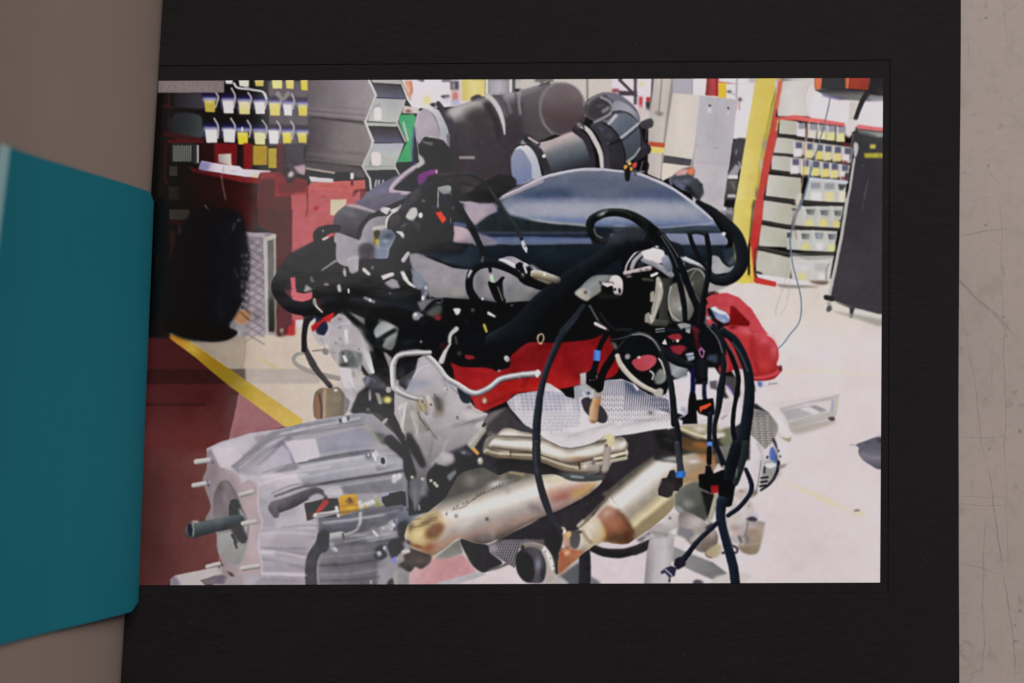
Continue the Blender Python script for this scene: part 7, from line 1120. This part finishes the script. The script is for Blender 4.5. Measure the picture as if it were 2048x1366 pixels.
S('250 190 330 160 425 128', '40 44 34', 'b4abab', 7, .75); S('330 185 400 165 440 170', 40, '555054', 8, .5); C('340 190 400 170 450 190 450 240 380 240 330 225', '433c40', None, 7, .8); S('470 100 510 140 530 200', 16, '665f64', 4, .7); S('600 72 592 120 600 190', 8, 'a19aa0', 2.5, .8); S('520 120 600 96 690 66', 14, '8f888e', 5, .6); S('575 90 580 180', 8, '4a4449', 3, .7); S('430 140 480 240 490 300', 26, '373035', 5, .7)
R(294, 404, 372, 418, '8e8588', None, 1.2); B(180, 520, 90, 40, '3b3438', .4); S('240 300 250 380', 14, '3c363b', 4, .8); P('112 318 190 312 200 330 130 328', '1c181b', None, 2); S('140 306 200 318', 8, 'b4aeb0', 1.5, .8)
C('355 612 380 570 440 530 500 508 565 512 572 548 520 592 450 632 380 636', '0d0b0f', None, 3); _ = [S([430 + i * 12, 545 - i * 3, 480 + i * 10, 520 + (i % 3) * 9], 3, '2e282c', 1, .6) for i in range(9)]
P('376 752 430 704 520 664 545 696 700 738 930 756 930 774 420 776', '242d34 1c252b', '0 670 0 776', 4); S('508 664 600 694 740 732 925 752', 5, '9a9e9f', 2, .7); S('505 610 560 570 640 530 710 502', '6 8 6', 'c2b6bc', 2.5, .7); P('330 640 430 640 480 640 492 662 430 700 372 742 335 690', 'a192a0 a898a4 8a7e90', '340 650 470 700', 4, .8); S('300 632 380 640', 8, 'b4a6ae', 2, .7)
S('285 532 340 538 380 552', 14, '3c3539', 1.5); S('300 500 350 496 410 525 462 590 512 672 572 752 606 812', '10 14 15 17 20 20 16', '16181a 2a2e31 4e5356', .8); P('604 824 616 822 636 866 628 886 612 862', 'b6bcba', None, .8); E(622, 852, 3, 7, '4a504e', 20)
S('612 345 640 320 690 345', 16, '24202a', 1.5); B(612, 338, 12, 7, 'b0b6c0', .9); S('640 312 685 340', 10, 'bca8a6', 1); E(716, 404, 8, 8, 'dcd4d0', 0, None, 1); S('895 245 905 262', 10, 'dcd8d8', 1); S('912 250 918 272', 4, '3a3638', .8); S('1222 420 1236 450 1226 485', 6, '28262c', .8); S('1205 430 1195 480', 4, '5c585c', .8); B(1190, 488, 14, 7, 'b0aab8', .7)
for x, y, c in ((1124, 458, 'dc9a50'), (1142, 440, 'e0b060'), (1150, 468, 'd8a040'), (1168, 448, 'c8484c')): E(x, y, 8, 10, c, 0, None, 1)
S('1135 470 1132 520', 20, '1c1a1e', 1.5)
P('920 200 935 240 905 262 860 270 880 240', '3a343a', None, 4, .6); S('1095 310 1150 270 1190 240', 6, 'aab0b2', 1, .8); B(1040, 300, 30, 20, '4c4a58', .6); S('1030 350 1110 322', 8, '1c1c24', 1.5, .8)
# soft modelling on the castings
O(280, 640, 1.6592)
for x, y, rx, ry, c, a, g in ((300, 430, 60, 20, 'd0c5cc', .6, -20), (420, 400, 60, 12, '8c8a94', .5, -25), (640, 400, 90, 26, '9a98a6', .45, -12), (560, 420, 30, 26, 'd6cad0', .6, -10), (700, 470, 120, 14, 'b0aeb8', .5, -10), (470, 520, 70, 14, 'd4c9cf', .6, -8), (760, 540, 110, 12, '6c6a74', .5, -8), (450, 590, 40, 40, 'a89ea6', .4, 0), (480, 690, 90, 12, 'c8bdc4', .55, -2), (500, 740, 90, 14, '8e8590', .5, 4), (470, 800, 80, 14, 'c9bec6', .55, 0), (700, 700, 110, 12, '55535d', .5, -8), (680, 760, 100, 14, '8c8a92', .45, -6), (720, 810, 110, 14, '504e58', .5, -6), (660, 850, 90, 10, '7c7a82', .5, -4), (300, 590, 30, 60, '6c6064', .45, 10), (350, 480, 30, 20, 'bcaab0', .6, 0), (370, 700, 14, 80, 'b8a4a8', .5, 4), (250, 510, 20, 40, '7a6c70', .5, 0), (310, 760, 40, 40, '8e8c8a', .4, 0),
                            (930, 180, 30, 40, 'b8aeb6', .5, 0), (960, 250, 40, 30, '857d82', .45, 20), (900, 300, 40, 40, '9a9294', .5, 0), (1000, 330, 50, 18, '7c7478', .55, -25), (1060, 310, 40, 12, 'c0b6ba', .6, -20), (980, 380, 50, 20, '6e686c', .5, -20), (880, 380, 30, 20, '7a746e', .5, 0), (690, 90, 30, 30, '8f868a', .45, 0), (720, 40, 26, 20, 'c2b8bc', .5, 0), (640, 60, 20, 30, 'b0a6aa', .5, 0), (740, 150, 16, 30, '6a6e6a', .5, -20), (700, 220, 14, 34, 'd2cacd', .5, 0), (620, 280, 24, 34, '6c6250', .4, 0), (660, 270, 10, 40, '9a8c78', .5, 0)):
    B(x, y, rx, ry, c, a * .5, g)
for t, w, c, a in (('905 190 930 160 960 150', 3, 'd8d0d4', .6), ('1010 190 1040 230 1060 250', 3, '6a6468', .6), ('940 330 960 360 985 395', 2.5, '4c484a', .7), ('860 300 880 380 880 400', 3, 'd4ccca', .6), ('650 20 690 10 720 30', 3, 'd0c8cc', .6), ('600 60 620 100 650 110', 3, '7c7478', .6)):
    S(t, w, c, 1.2, a)
# ---- finish: edge rows run out to the cut, then the print's own grain, smear and sharpening
CV[:13] = CV[13]
CV[CH - 8:] = CV[CH - 9]
CV[:, 1757 - X0:] = CV[:, 1756 - X0:1757 - X0]
rng = np.random.default_rng(7)
def cloud(step, n=1):                          # smooth noise, one bump every `step` pixels
    h, w = CH // step + 3, CW // step + 3
    g = rng.standard_normal((h, w, n)).astype(np.float32)
    yy, xx = np.arange(CH) / step, np.arange(CW) / step
    iy, ix = yy.astype(int), xx.astype(int)
    fy, fx = yy - iy, xx - ix
    fy, fx = (fy * fy * (3 - 2 * fy))[:, None, None], (fx * fx * (3 - 2 * fx))[None, :, None]
    a = g[iy][:, ix] * (1 - fx) + g[iy][:, ix + 1] * fx
    b = g[iy + 1][:, ix] * (1 - fx) + g[iy + 1][:, ix + 1] * fx
    return a * (1 - fy) + b * fy
wv = .14 * cloud(6, 2) + .2 * cloud(19, 2)     # hand-held, hard-compressed snapshot: outlines waver a little
gy, gx = np.mgrid[0:CH, 0:CW].astype(np.float32)
sy, sx = np.clip(gy + wv[..., 0], 0, CH - 1.01), np.clip(gx + wv[..., 1], 0, CW - 1.01)
iy, ix = sy.astype(int), sx.astype(int); fy, fx = (sy - iy)[..., None], (sx - ix)[..., None]
CV = (CV[iy, ix] * (1 - fx) + CV[iy, ix + 1] * fx) * (1 - fy) + (CV[iy + 1, ix] * (1 - fx) + CV[iy + 1, ix + 1] * fx) * fy
CV = gauss(CV, .95)
lum = CV.mean(2, keepdims=True)
mid = np.clip(4 * lum * (1 - lum), 0, 1)
eng = np.clip(1 - ((gx + X0 - 1000) / 620) ** 4, 0, 1)[..., None] * np.clip((gy + Y0 - 200) / 300, 0, 1)[..., None]
CV += mid * (.004 * cloud(4) + (.004 + .006 * eng) * cloud(11) + .010 * cloud(34))
CV += .004 * cloud(9, 3) * mid
sh = gauss(CV, 2.4)
CV += .30 * (CV - sh)
CV += .03 * (CV - gauss(CV[::2, ::2], 7).repeat(2, 0).repeat(2, 1)[:CH, :CW]) * eng
np.clip(CV, 0, 1, CV)
lum = CV.mean(2, keepdims=True); sat = CV.max(2, keepdims=True) - CV.min(2, keepdims=True)
CV = lum + (CV - lum) * (1 - .25 * np.exp(-(sat / .08) ** 2))
CV += .012 * np.sin(2 * np.pi * (CV - .5))
CV *= 1.022
np.clip(CV, .012, 1, CV)


# ================================================================ materials
def table_material():
    M = Mat('scuffed_table', (.37, .315, .28), .6, .3)
    v = M.pos()
    cloud = M.noise(v, 14, 5, .6); fine = M.noise(v, 420, 4, .7); mid = M.noise(v, 95, 5, .65)
    vert = M.noise(M.pos(520, 16, 1), 1, 5, .6); hor = M.noise(M.pos(24, 420, 1), 1, 4, .6)
    c = M.mix(M.remap(cloud, .35, .65), (.405, .328, .296), (.355, .288, .262))
    c = M.mix(M.remap(mid, .54, .70, 0, .6), c, (.285, .235, .205))
    c = M.mix(M.remap(fine, .52, .72, 0, .5), c, (.30, .25, .22))
    c = M.mix(M.remap(vert, .60, .72, 0, .5), c, (.29, .24, .21))
    c = M.mix(M.remap(hor, .64, .74, 0, .4), c, (.30, .25, .22))
    # worn curls and specks
    vo = M.n('ShaderNodeTexVoronoi', feature='DISTANCE_TO_EDGE', i_Vector=M.n('ShaderNodeMix', data_type='VECTOR', i_0=.035, i_4=v, i_5=M.n('ShaderNodeTexNoise', i_Vector=v, i_Scale=60., i_Detail=4.).outputs['Color']).outputs[1], i_Scale=58.).outputs[0]
    msk = M.remap(M.noise(v, 45, 3), .58, .66)
    c = M.mix(M.math('MULTIPLY', M.remap(vo, .0, .035, .55, 0), msk), c, (.20, .165, .145))
    sp = M.noise(v, 260, 2, .5)
    c = M.mix(M.remap(sp, .70, .76, 0, .7), c, (.17, .14, .13))
    dash = M.noise(M.pos(260, 90, 1), 1, 3, .6)
    c = M.mix(M.remap(dash, .66, .72, 0, .45), c, (.24, .20, .18))
    # long knife scratches
    jit = M.n('ShaderNodeMix', data_type='VECTOR', i_0=.0045, i_4=v, i_5=M.n('ShaderNodeTexNoise', i_Vector=v, i_Scale=40., i_Detail=3.).outputs['Color']).outputs[1]
    sep = M.n('ShaderNodeSeparateXYZ', i_0=jit)
    for (a, b, wd, st) in SCRATCHES:
        A, B_ = flat(*a, 0), flat(*b, 0); d = (B_ - A); L = d.length; d /= L
        ox, oy = .00225, .00225                                       # mean of the jitter
        px = M.math('SUBTRACT', sep.outputs[0], A.x * .9955 + ox); py = M.math('SUBTRACT', sep.outputs[1], A.y * .9955 + oy)
        t = M.math('ADD', M.math('MULTIPLY', px, d.x), M.math('MULTIPLY', py, d.y))
        n = M.math('ABSOLUTE', M.math('SUBTRACT', M.math('MULTIPLY', px, d.y), M.math('MULTIPLY', py, d.x)))
        on = M.math('MULTIPLY', M.remap(n, wd * .3, wd, 1, 0), M.math('MULTIPLY', M.remap(t, 0, .004), M.remap(t, L - .006, L, 1, 0)))
        br = M.remap(M.noise(M.pos(1, 1, 1), 300, 2), .35, .6, .45, 1)
        c = M.mix(M.math('MULTIPLY', on, M.math('MULTIPLY', br, st)), c, (.21, .165, .15))
    M.link(c, 'Base Color')
    M.bump(M.math('ADD', fine, M.math('MULTIPLY', vert, .6)), .25, .0002)
    return M.m
SCRATCHES = [((1912, 545), (2056, 681), .00034, .85), ((1914, 551), (2056, 688), .00022, .6), ((1921, 560), (1944, 690), .00020, .5), ((1915, 473), (2056, 450), .00022, .5), ((1915, 469), (2056, 456), .00018, .4),
             ((1943, 690), (1984, 939), .00024, .6), ((1984, 935), (2019, 1158), .00028, .75), ((2018, 1152), (2050, 1372), .00028, .75), ((2018, 640), (2023, 960), .00022, .6), ((2023, 950), (2028, 1168), .00020, .55), ((2011, 388), (2018, 660), .00018, .5),
             ((1978, 1040), (1977, 1380), .00024, .65), ((1915, 881), (2056, 879), .00022, .5), ((1915, 1003), (2056, 994), .00018, .45), ((1915, 1017), (2056, 1011), .00020, .5), ((1922, 1127), (2022, 1161), .00024, .6), ((2013, -10), (2018, 104), .00020, .5), ((1941, 62), (1949, 142), .00022, .5),
             ((1978, 327), (2024, 375), .00022, .6), ((1944, 402), (2014, 385), .00018, .5), ((1974, 118), (2001, 127), .00030, .8), ((2004, 104), (2050, 68), .00020, .5), ((2050, -2), (1990, 40), .00020, .5), ((1948, 260), (2040, 246), .00018, .3), ((1992, 694), (1996, 806), .00020, .45)]

def card_material():
    M = Mat('black_card', (.0085, .0072, .0075), .72, .12)
    f1 = M.noise(M.pos(220, 1900, 300), 1, 4, .7); f2 = M.noise(M.pos(), 900, 3, .7); big = M.noise(M.pos(), 11, 4)
    c = M.mix(M.remap(f1, .35, .7, 0, 1), (.0062, .0050, .0053), (.0112, .0092, .0094))
    c = M.mix(M.remap(big, .45, .7, 0, .5), c, (.0115, .0095, .0097))
    lint = M.n('ShaderNodeTexVoronoi', i_Vector=M.pos(1, 1.7, 1), i_Scale=230.).outputs[0]
    c = M.mix(M.math('MULTIPLY', M.remap(lint, .04, .11, .6, 0), M.remap(M.noise(M.pos(), 30, 2), .48, .6)), c, (.034, .029, .029))
    M.link(c, 'Base Color')
    M.bump(M.math('ADD', f1, M.math('MULTIPLY', f2, .6)), .32, .0001)
    return M.m

def paper_material():
    M = Mat('grey_beige_paper', PAPER, .7, .3)
    v = M.pos(); n = M.noise(v, 9, 4, .6); f = M.noise(v, 700, 3)
    M.link(M.mix(n, tuple(c * .93 for c in PAPER), tuple(c * 1.06 for c in PAPER)), 'Base Color')
    M.bump(f, .15, .0001)
    return M.m

def teal_material():
    M = Mat('teal_paper', TEAL, .75, .12)
    v = M.pos(); n = M.noise(v, 14, 4, .6)
    M.link(M.mix(n, tuple(c * .92 for c in TEAL), tuple(c * 1.07 for c in TEAL)), 'Base Color')
    M.bump(M.noise(v, 600, 3), .12, .0001)
    return M.m

def print_material():
    M = Mat('glossy_print', (.5, .5, .5), .075, .5)
    lin = np.where(CV <= .04045, CV / 12.92, ((CV + .055) / 1.055) ** 2.4)
    yy, xx = np.mgrid[Y0:Y0 + CH, X0:X0 + CW].astype(np.float32)
    lin = np.clip((lin - VEIL(xx, yy)[..., None]) / ILLUM(xx, yy)[..., None] * np.array(TINT), .0015, .9)
    s = np.where(lin <= .0031308, lin * 12.92, 1.055 * lin ** (1 / 2.4) - .055)
    px = np.ones((CH, CW, 4), np.float32); px[..., :3] = s[::-1]
    im = bpy.data.images.new('drawn_print', CW, CH, alpha=False, float_buffer=False)
    im.colorspace_settings.name = 'sRGB'
    im.pixels.foreach_set(px.ravel()); im.update(); im.pack()
    uv = M.n('ShaderNodeUVMap', uv_map='print')
    t = M.n('ShaderNodeTexImage', image=im, extension='EXTEND', i_Vector=uv.outputs[0])
    M.link(t.outputs[0], 'Base Color')
    v = M.pos()
    M.bump(M.math('ADD', M.noise(M.pos(1, 1.6, 1), 60, 2), M.math('MULTIPLY', M.noise(M.pos(120, 900, 1), 1, 3), .05)), .05, .0008)
    return M.m

# ================================================================ tabletop
tb = mesh('tabletop', [(-.6, -.5, 0), (.6, -.5, 0), (.6, .5, 0), (-.6, .5, 0), (-.6, -.5, -.03), (.6, -.5, -.03), (.6, .5, -.03), (-.6, .5, -.03)],
          [(0, 1, 2, 3), (7, 6, 5, 4), (0, 4, 5, 1), (1, 5, 6, 2), (2, 6, 7, 3), (3, 7, 4, 0)], table_material())
tag(tb, 'scuffed grey-beige tabletop with fine scratches', None, 'structure')

# ================================================================ album
album = bpy.data.objects.new('photo_album', None); COL.objects.link(album); album.location = (0, 0, 0)
tag(album, 'open album with black card page and upright beige page at the gutter', 'album')
card = card_material(); paper = paper_material()
PZ = ZP - .00025                                # floor of the pressed panel; the print is a quarter millimetre thick
def page_ring(dx, seed):                        # outline of a leaf, its fore-edge slightly bowed
    r = random.Random(seed)
    pts = [flat(120, 1560, 0), flat(1914 + dx, 1560, 0)]
    for i in range(1, 12):
        t = i / 12; pts.append(flat(1917.5 + dx + 3.5 * t + 1.6 * math.cos(2.2 * math.pi * t) + r.uniform(-.3, .3), 1560 - 1770 * t, 0))
    pts += [flat(1924 + dx, -210, 0), flat(120, -210, 0)]
    return [(p.x, p.y) for p in pts]
cv = slab('back_cover', page_ring(2, 1), .0, .0016, card, album)
for i in range(3):
    slab('leaf', page_ring(-.5 - i * .7, 5 + i), .00165 + i * .0007, .0023 + i * .0007, card, album)
# top leaf with the pressed panel
ring = page_ring(0, 9); zt = PZ + .00032; zb = .00378
out = [Vector((x, y, 0)) for x, y in ring]; n = len(out)
pin = [flat(232, 1199.5, 0), flat(1782, 1191, 0), flat(1786, 114, 0), flat(232, 126, 0)]
def shrink(q, d):
    c = sum(q, Vector()) / 4
    return [Vector((p.x + math.copysign(d, c.x - p.x), p.y + math.copysign(d, c.y - p.y), 0)) for p in q]
verts = [(p.x, p.y, zb) for p in out] + [(p.x, p.y, zt - .00012) for p in out] + [(p.x * .9993, p.y * .9995, zt) for p in out]
q0, q1, q2, q3 = shrink(pin, -.00075), shrink(pin, -.0001), shrink(pin, .0003), shrink(pin, .0009)
o0 = 3 * n
for q, z in ((q0, zt), (q1, zt - .00006), (q2, PZ - .00010), (q3, PZ)):
    verts += [(p.x, p.y, z) for p in q]
faces = [tuple(range(n))[::-1]]
for a in (0, n):
    faces += [(a + i, a + (i + 1) % n, a + n + (i + 1) % n, a + n + i) for i in range(n)]
T = 2 * n                                       # ring order: bottom-left, bottom-right ... top-right, top-left
br, tr, tl = T + 1, T + n - 2, T + n - 1
faces += [(T, br, o0 + 1, o0), tuple([br] + list(range(T + 2, T + n - 1)) + [o0 + 2, o0 + 1]), (tr, tl, o0 + 3, o0 + 2), (tl, T, o0, o0 + 3)]
for a in (0, 4, 8):
    faces += [(o0 + a + i, o0 + a + (i + 1) % 4, o0 + a + 4 + (i + 1) % 4, o0 + a + 4 + i) for i in range(4)]
faces.append((o0 + 12, o0 + 13, o0 + 14, o0 + 15))
pg = mesh('page', verts, faces, card, album); tag(pg, 'black card page with a pressed panel round the print')

# the page on the other side of the gutter, standing almost upright
def wall_x(z, v):                               # v: layout row; where the sheet stands at height z
    base = (330 - 83 * v / 1366 - 1024) * K
    pr = [(0, -.0075), (.004, -.0015), (.010, 0), (.03, -.0028), (.06, -.0090), (.09, -.0148), (.13, -.0186), (.18, -.0160), (.23, -.0075), (.28, .0020)]
    for (a, xa), (b, xb) in zip(pr, pr[1:]):
        if z <= b:
            break
    i = max(1, min(len(pr) - 3, [q[0] for q in pr].index(a)))
    (z0, x0), (z1, x1), (z2, x2), (z3, x3) = pr[i - 1:i + 3]   # smooth through the profile
    m1, m2 = (x2 - x0) / (z2 - z0), (x3 - x1) / (z3 - z1); h = z2 - z1; t = (z - z1) / h
    if i == 1 and z < z1:
        return base + x0 + (x1 - x0) * (z - z0) / (z1 - z0)
    return base + (2 * t ** 3 - 3 * t * t + 1) * x1 + (t ** 3 - 2 * t * t + t) * h * m1 + (3 * t * t - 2 * t ** 3) * x2 + (t ** 3 - t * t) * h * m2
def twist(z, v): return z / .225 * max(-.6, min(1.2, (700 - v) / 325)) * .0028
def sheet(name, rows, zs, gap, thick, mat, parent, edge=None, slide=0.):
    vs, fs = [], []
    nr, nz = len(rows), len(zs)
    for side in (0, 1):
        for j, v0 in enumerate(rows):
            for i, z in enumerate(zs):
                zz = z if edge is None else edge(z, v0, i, j)
                v = v0 - slide * zz / .09
                x = wall_x(max(zz, 0), v) + twist(zz, v) + gap(v, zz) - side * thick
                vs.append((x, (683 - v) * K, zz + .0002))
    N = nr * nz
    for j in range(nr - 1):
        for i in range(nz - 1):
            a = j * nz + i
            fs.append((a, a + 1, a + nz + 1, a + nz)); fs.append((N + a, N + a + nz, N + a + nz + 1, N + a + 1))
    for j in range(nr - 1):
        a, b = j * nz, j * nz + nz - 1
        fs.append((a, a + nz, N + a + nz, N + a)); fs.append((b, N + b, N + b + nz, b + nz))
    for i in range(nz - 1):
        a = i; b = (nr - 1) * nz + i
        fs.append((a, N + a, N + a + 1, a + 1)); fs.append((b, b + 1, N + b + 1, N + b))
    return mesh(name, vs, fs, mat, parent, True)
rj = random.Random(4); jag = {}
def page_edge(z, v, i, j):
    if i < 60: return z
    return z + jag.setdefault(j, rj.uniform(-.0016, .0016))
up = sheet('turned_page', [-210 + i * 1770 / 120 for i in range(121)], [.0041 + .224 * i / 60 for i in range(61)], lambda v, z: 0, .0006, paper, album, page_edge)
tag(up, 'grey-beige page standing upright beside the gutter')

# ================================================================ teal sheet against the upright page
def teal_gap(v, z):
    return .0009 + max(0, (v - 390) / 825) * .0030 * max(0, 1 - z / .06)
rows, zsT = [], []
TOPV, BOTV = 393, 1217
vs_rows = [TOPV + (BOTV - TOPV) * i / 60 for i in range(61)]
def teal_edge(z, v, i, j):                      # rounded lower corners near the gutter
    r = 26.0; e = 0.
    for lim, sg in ((TOPV, 1), (BOTV, -1)):
        d = (v - lim) * sg
        if d < r: e = max(e, r - math.sqrt(max(r * r - (r - d) ** 2, 0)))
    return z + e * K * 1.9 * max(0, 1 - (z - .006) / .02) + z / TEALTOP * (v - TOPV) / (BOTV - TOPV) * .010
teal = teal_material()
ts = sheet('teal_sheet', vs_rows, [.0058 + (TEALTOP - .0058) * (i / 50) for i in range(51)], teal_gap, .0004, teal, None, teal_edge, 24.)
pe = sheet('pale_edge', vs_rows, [TEALTOP + .0002 + .0045 * i / 3 for i in range(4)], lambda v, z: teal_gap(v, z) - .0001, .0003, Mat('pale_edge_paper', (.30, .48, .50), .7, .3).m, ts, lambda z, v, i, j: z + (v - TOPV) / (BOTV - TOPV) * .010, 24.)
tag(pe, 'pale turquoise margin along the top of the sheet')
tag(ts, 'plain teal paper sheet leaning on the upright beige page', 'sheet')

# ================================================================ the print
Q = [(250, 1170.5), (1760, 1165), (1766, 156), (250, 162)]
pv = [flat(x, y, PZ + .00002) for x, y in Q] + [flat(x, y, ZP) for x, y in Q]
pr = mesh('photo_print', pv, [(3, 2, 1, 0), (4, 5, 6, 7), (0, 1, 5, 4), (1, 2, 6, 5), (2, 3, 7, 6), (3, 0, 4, 7)], print_material())
uvl = pr.data.uv_layers.new(name='print')
for lp in pr.data.loops:
    c = pr.data.vertices[lp.vertex_index].co
    uvl.data[lp.index].uv = ((c.x / K + 1024 - X0) / CW, 1 - (683 - c.y / K - Y0) / CH)
tag(pr, 'glossy colour print of a car engine in a workshop, mounted on the black page', 'photograph')
# date stamp set in small type
fc = bpy.data.curves.new('date_stamp', 'FONT'); fc.body = '2009-Giu-22 3'; fc.size = 22.5 * K; fc.offset = 0
tmp = bpy.data.objects.new('date_tmp', fc); COL.objects.link(tmp)
dg = bpy.context.evaluated_depsgraph_get(); me = bpy.data.meshes.new_from_object(tmp.evaluated_get(dg))
bpy.data.objects.remove(tmp)
wd = max(v.co.x for v in me.vertices); o = flat(323, 180.5, ZP + .00004)
for v in me.vertices: v.co = Vector((o.x + v.co.x * 119 * K / wd, o.y + v.co.y, o.z))
me.materials.append(Mat('stamp_ink', STAMP, .1).m)
ds = bpy.data.objects.new('date_stamp', me); COL.objects.link(ds); ds.parent = pr
tag(ds, 'pale printed date 2009-Giu-22 3')
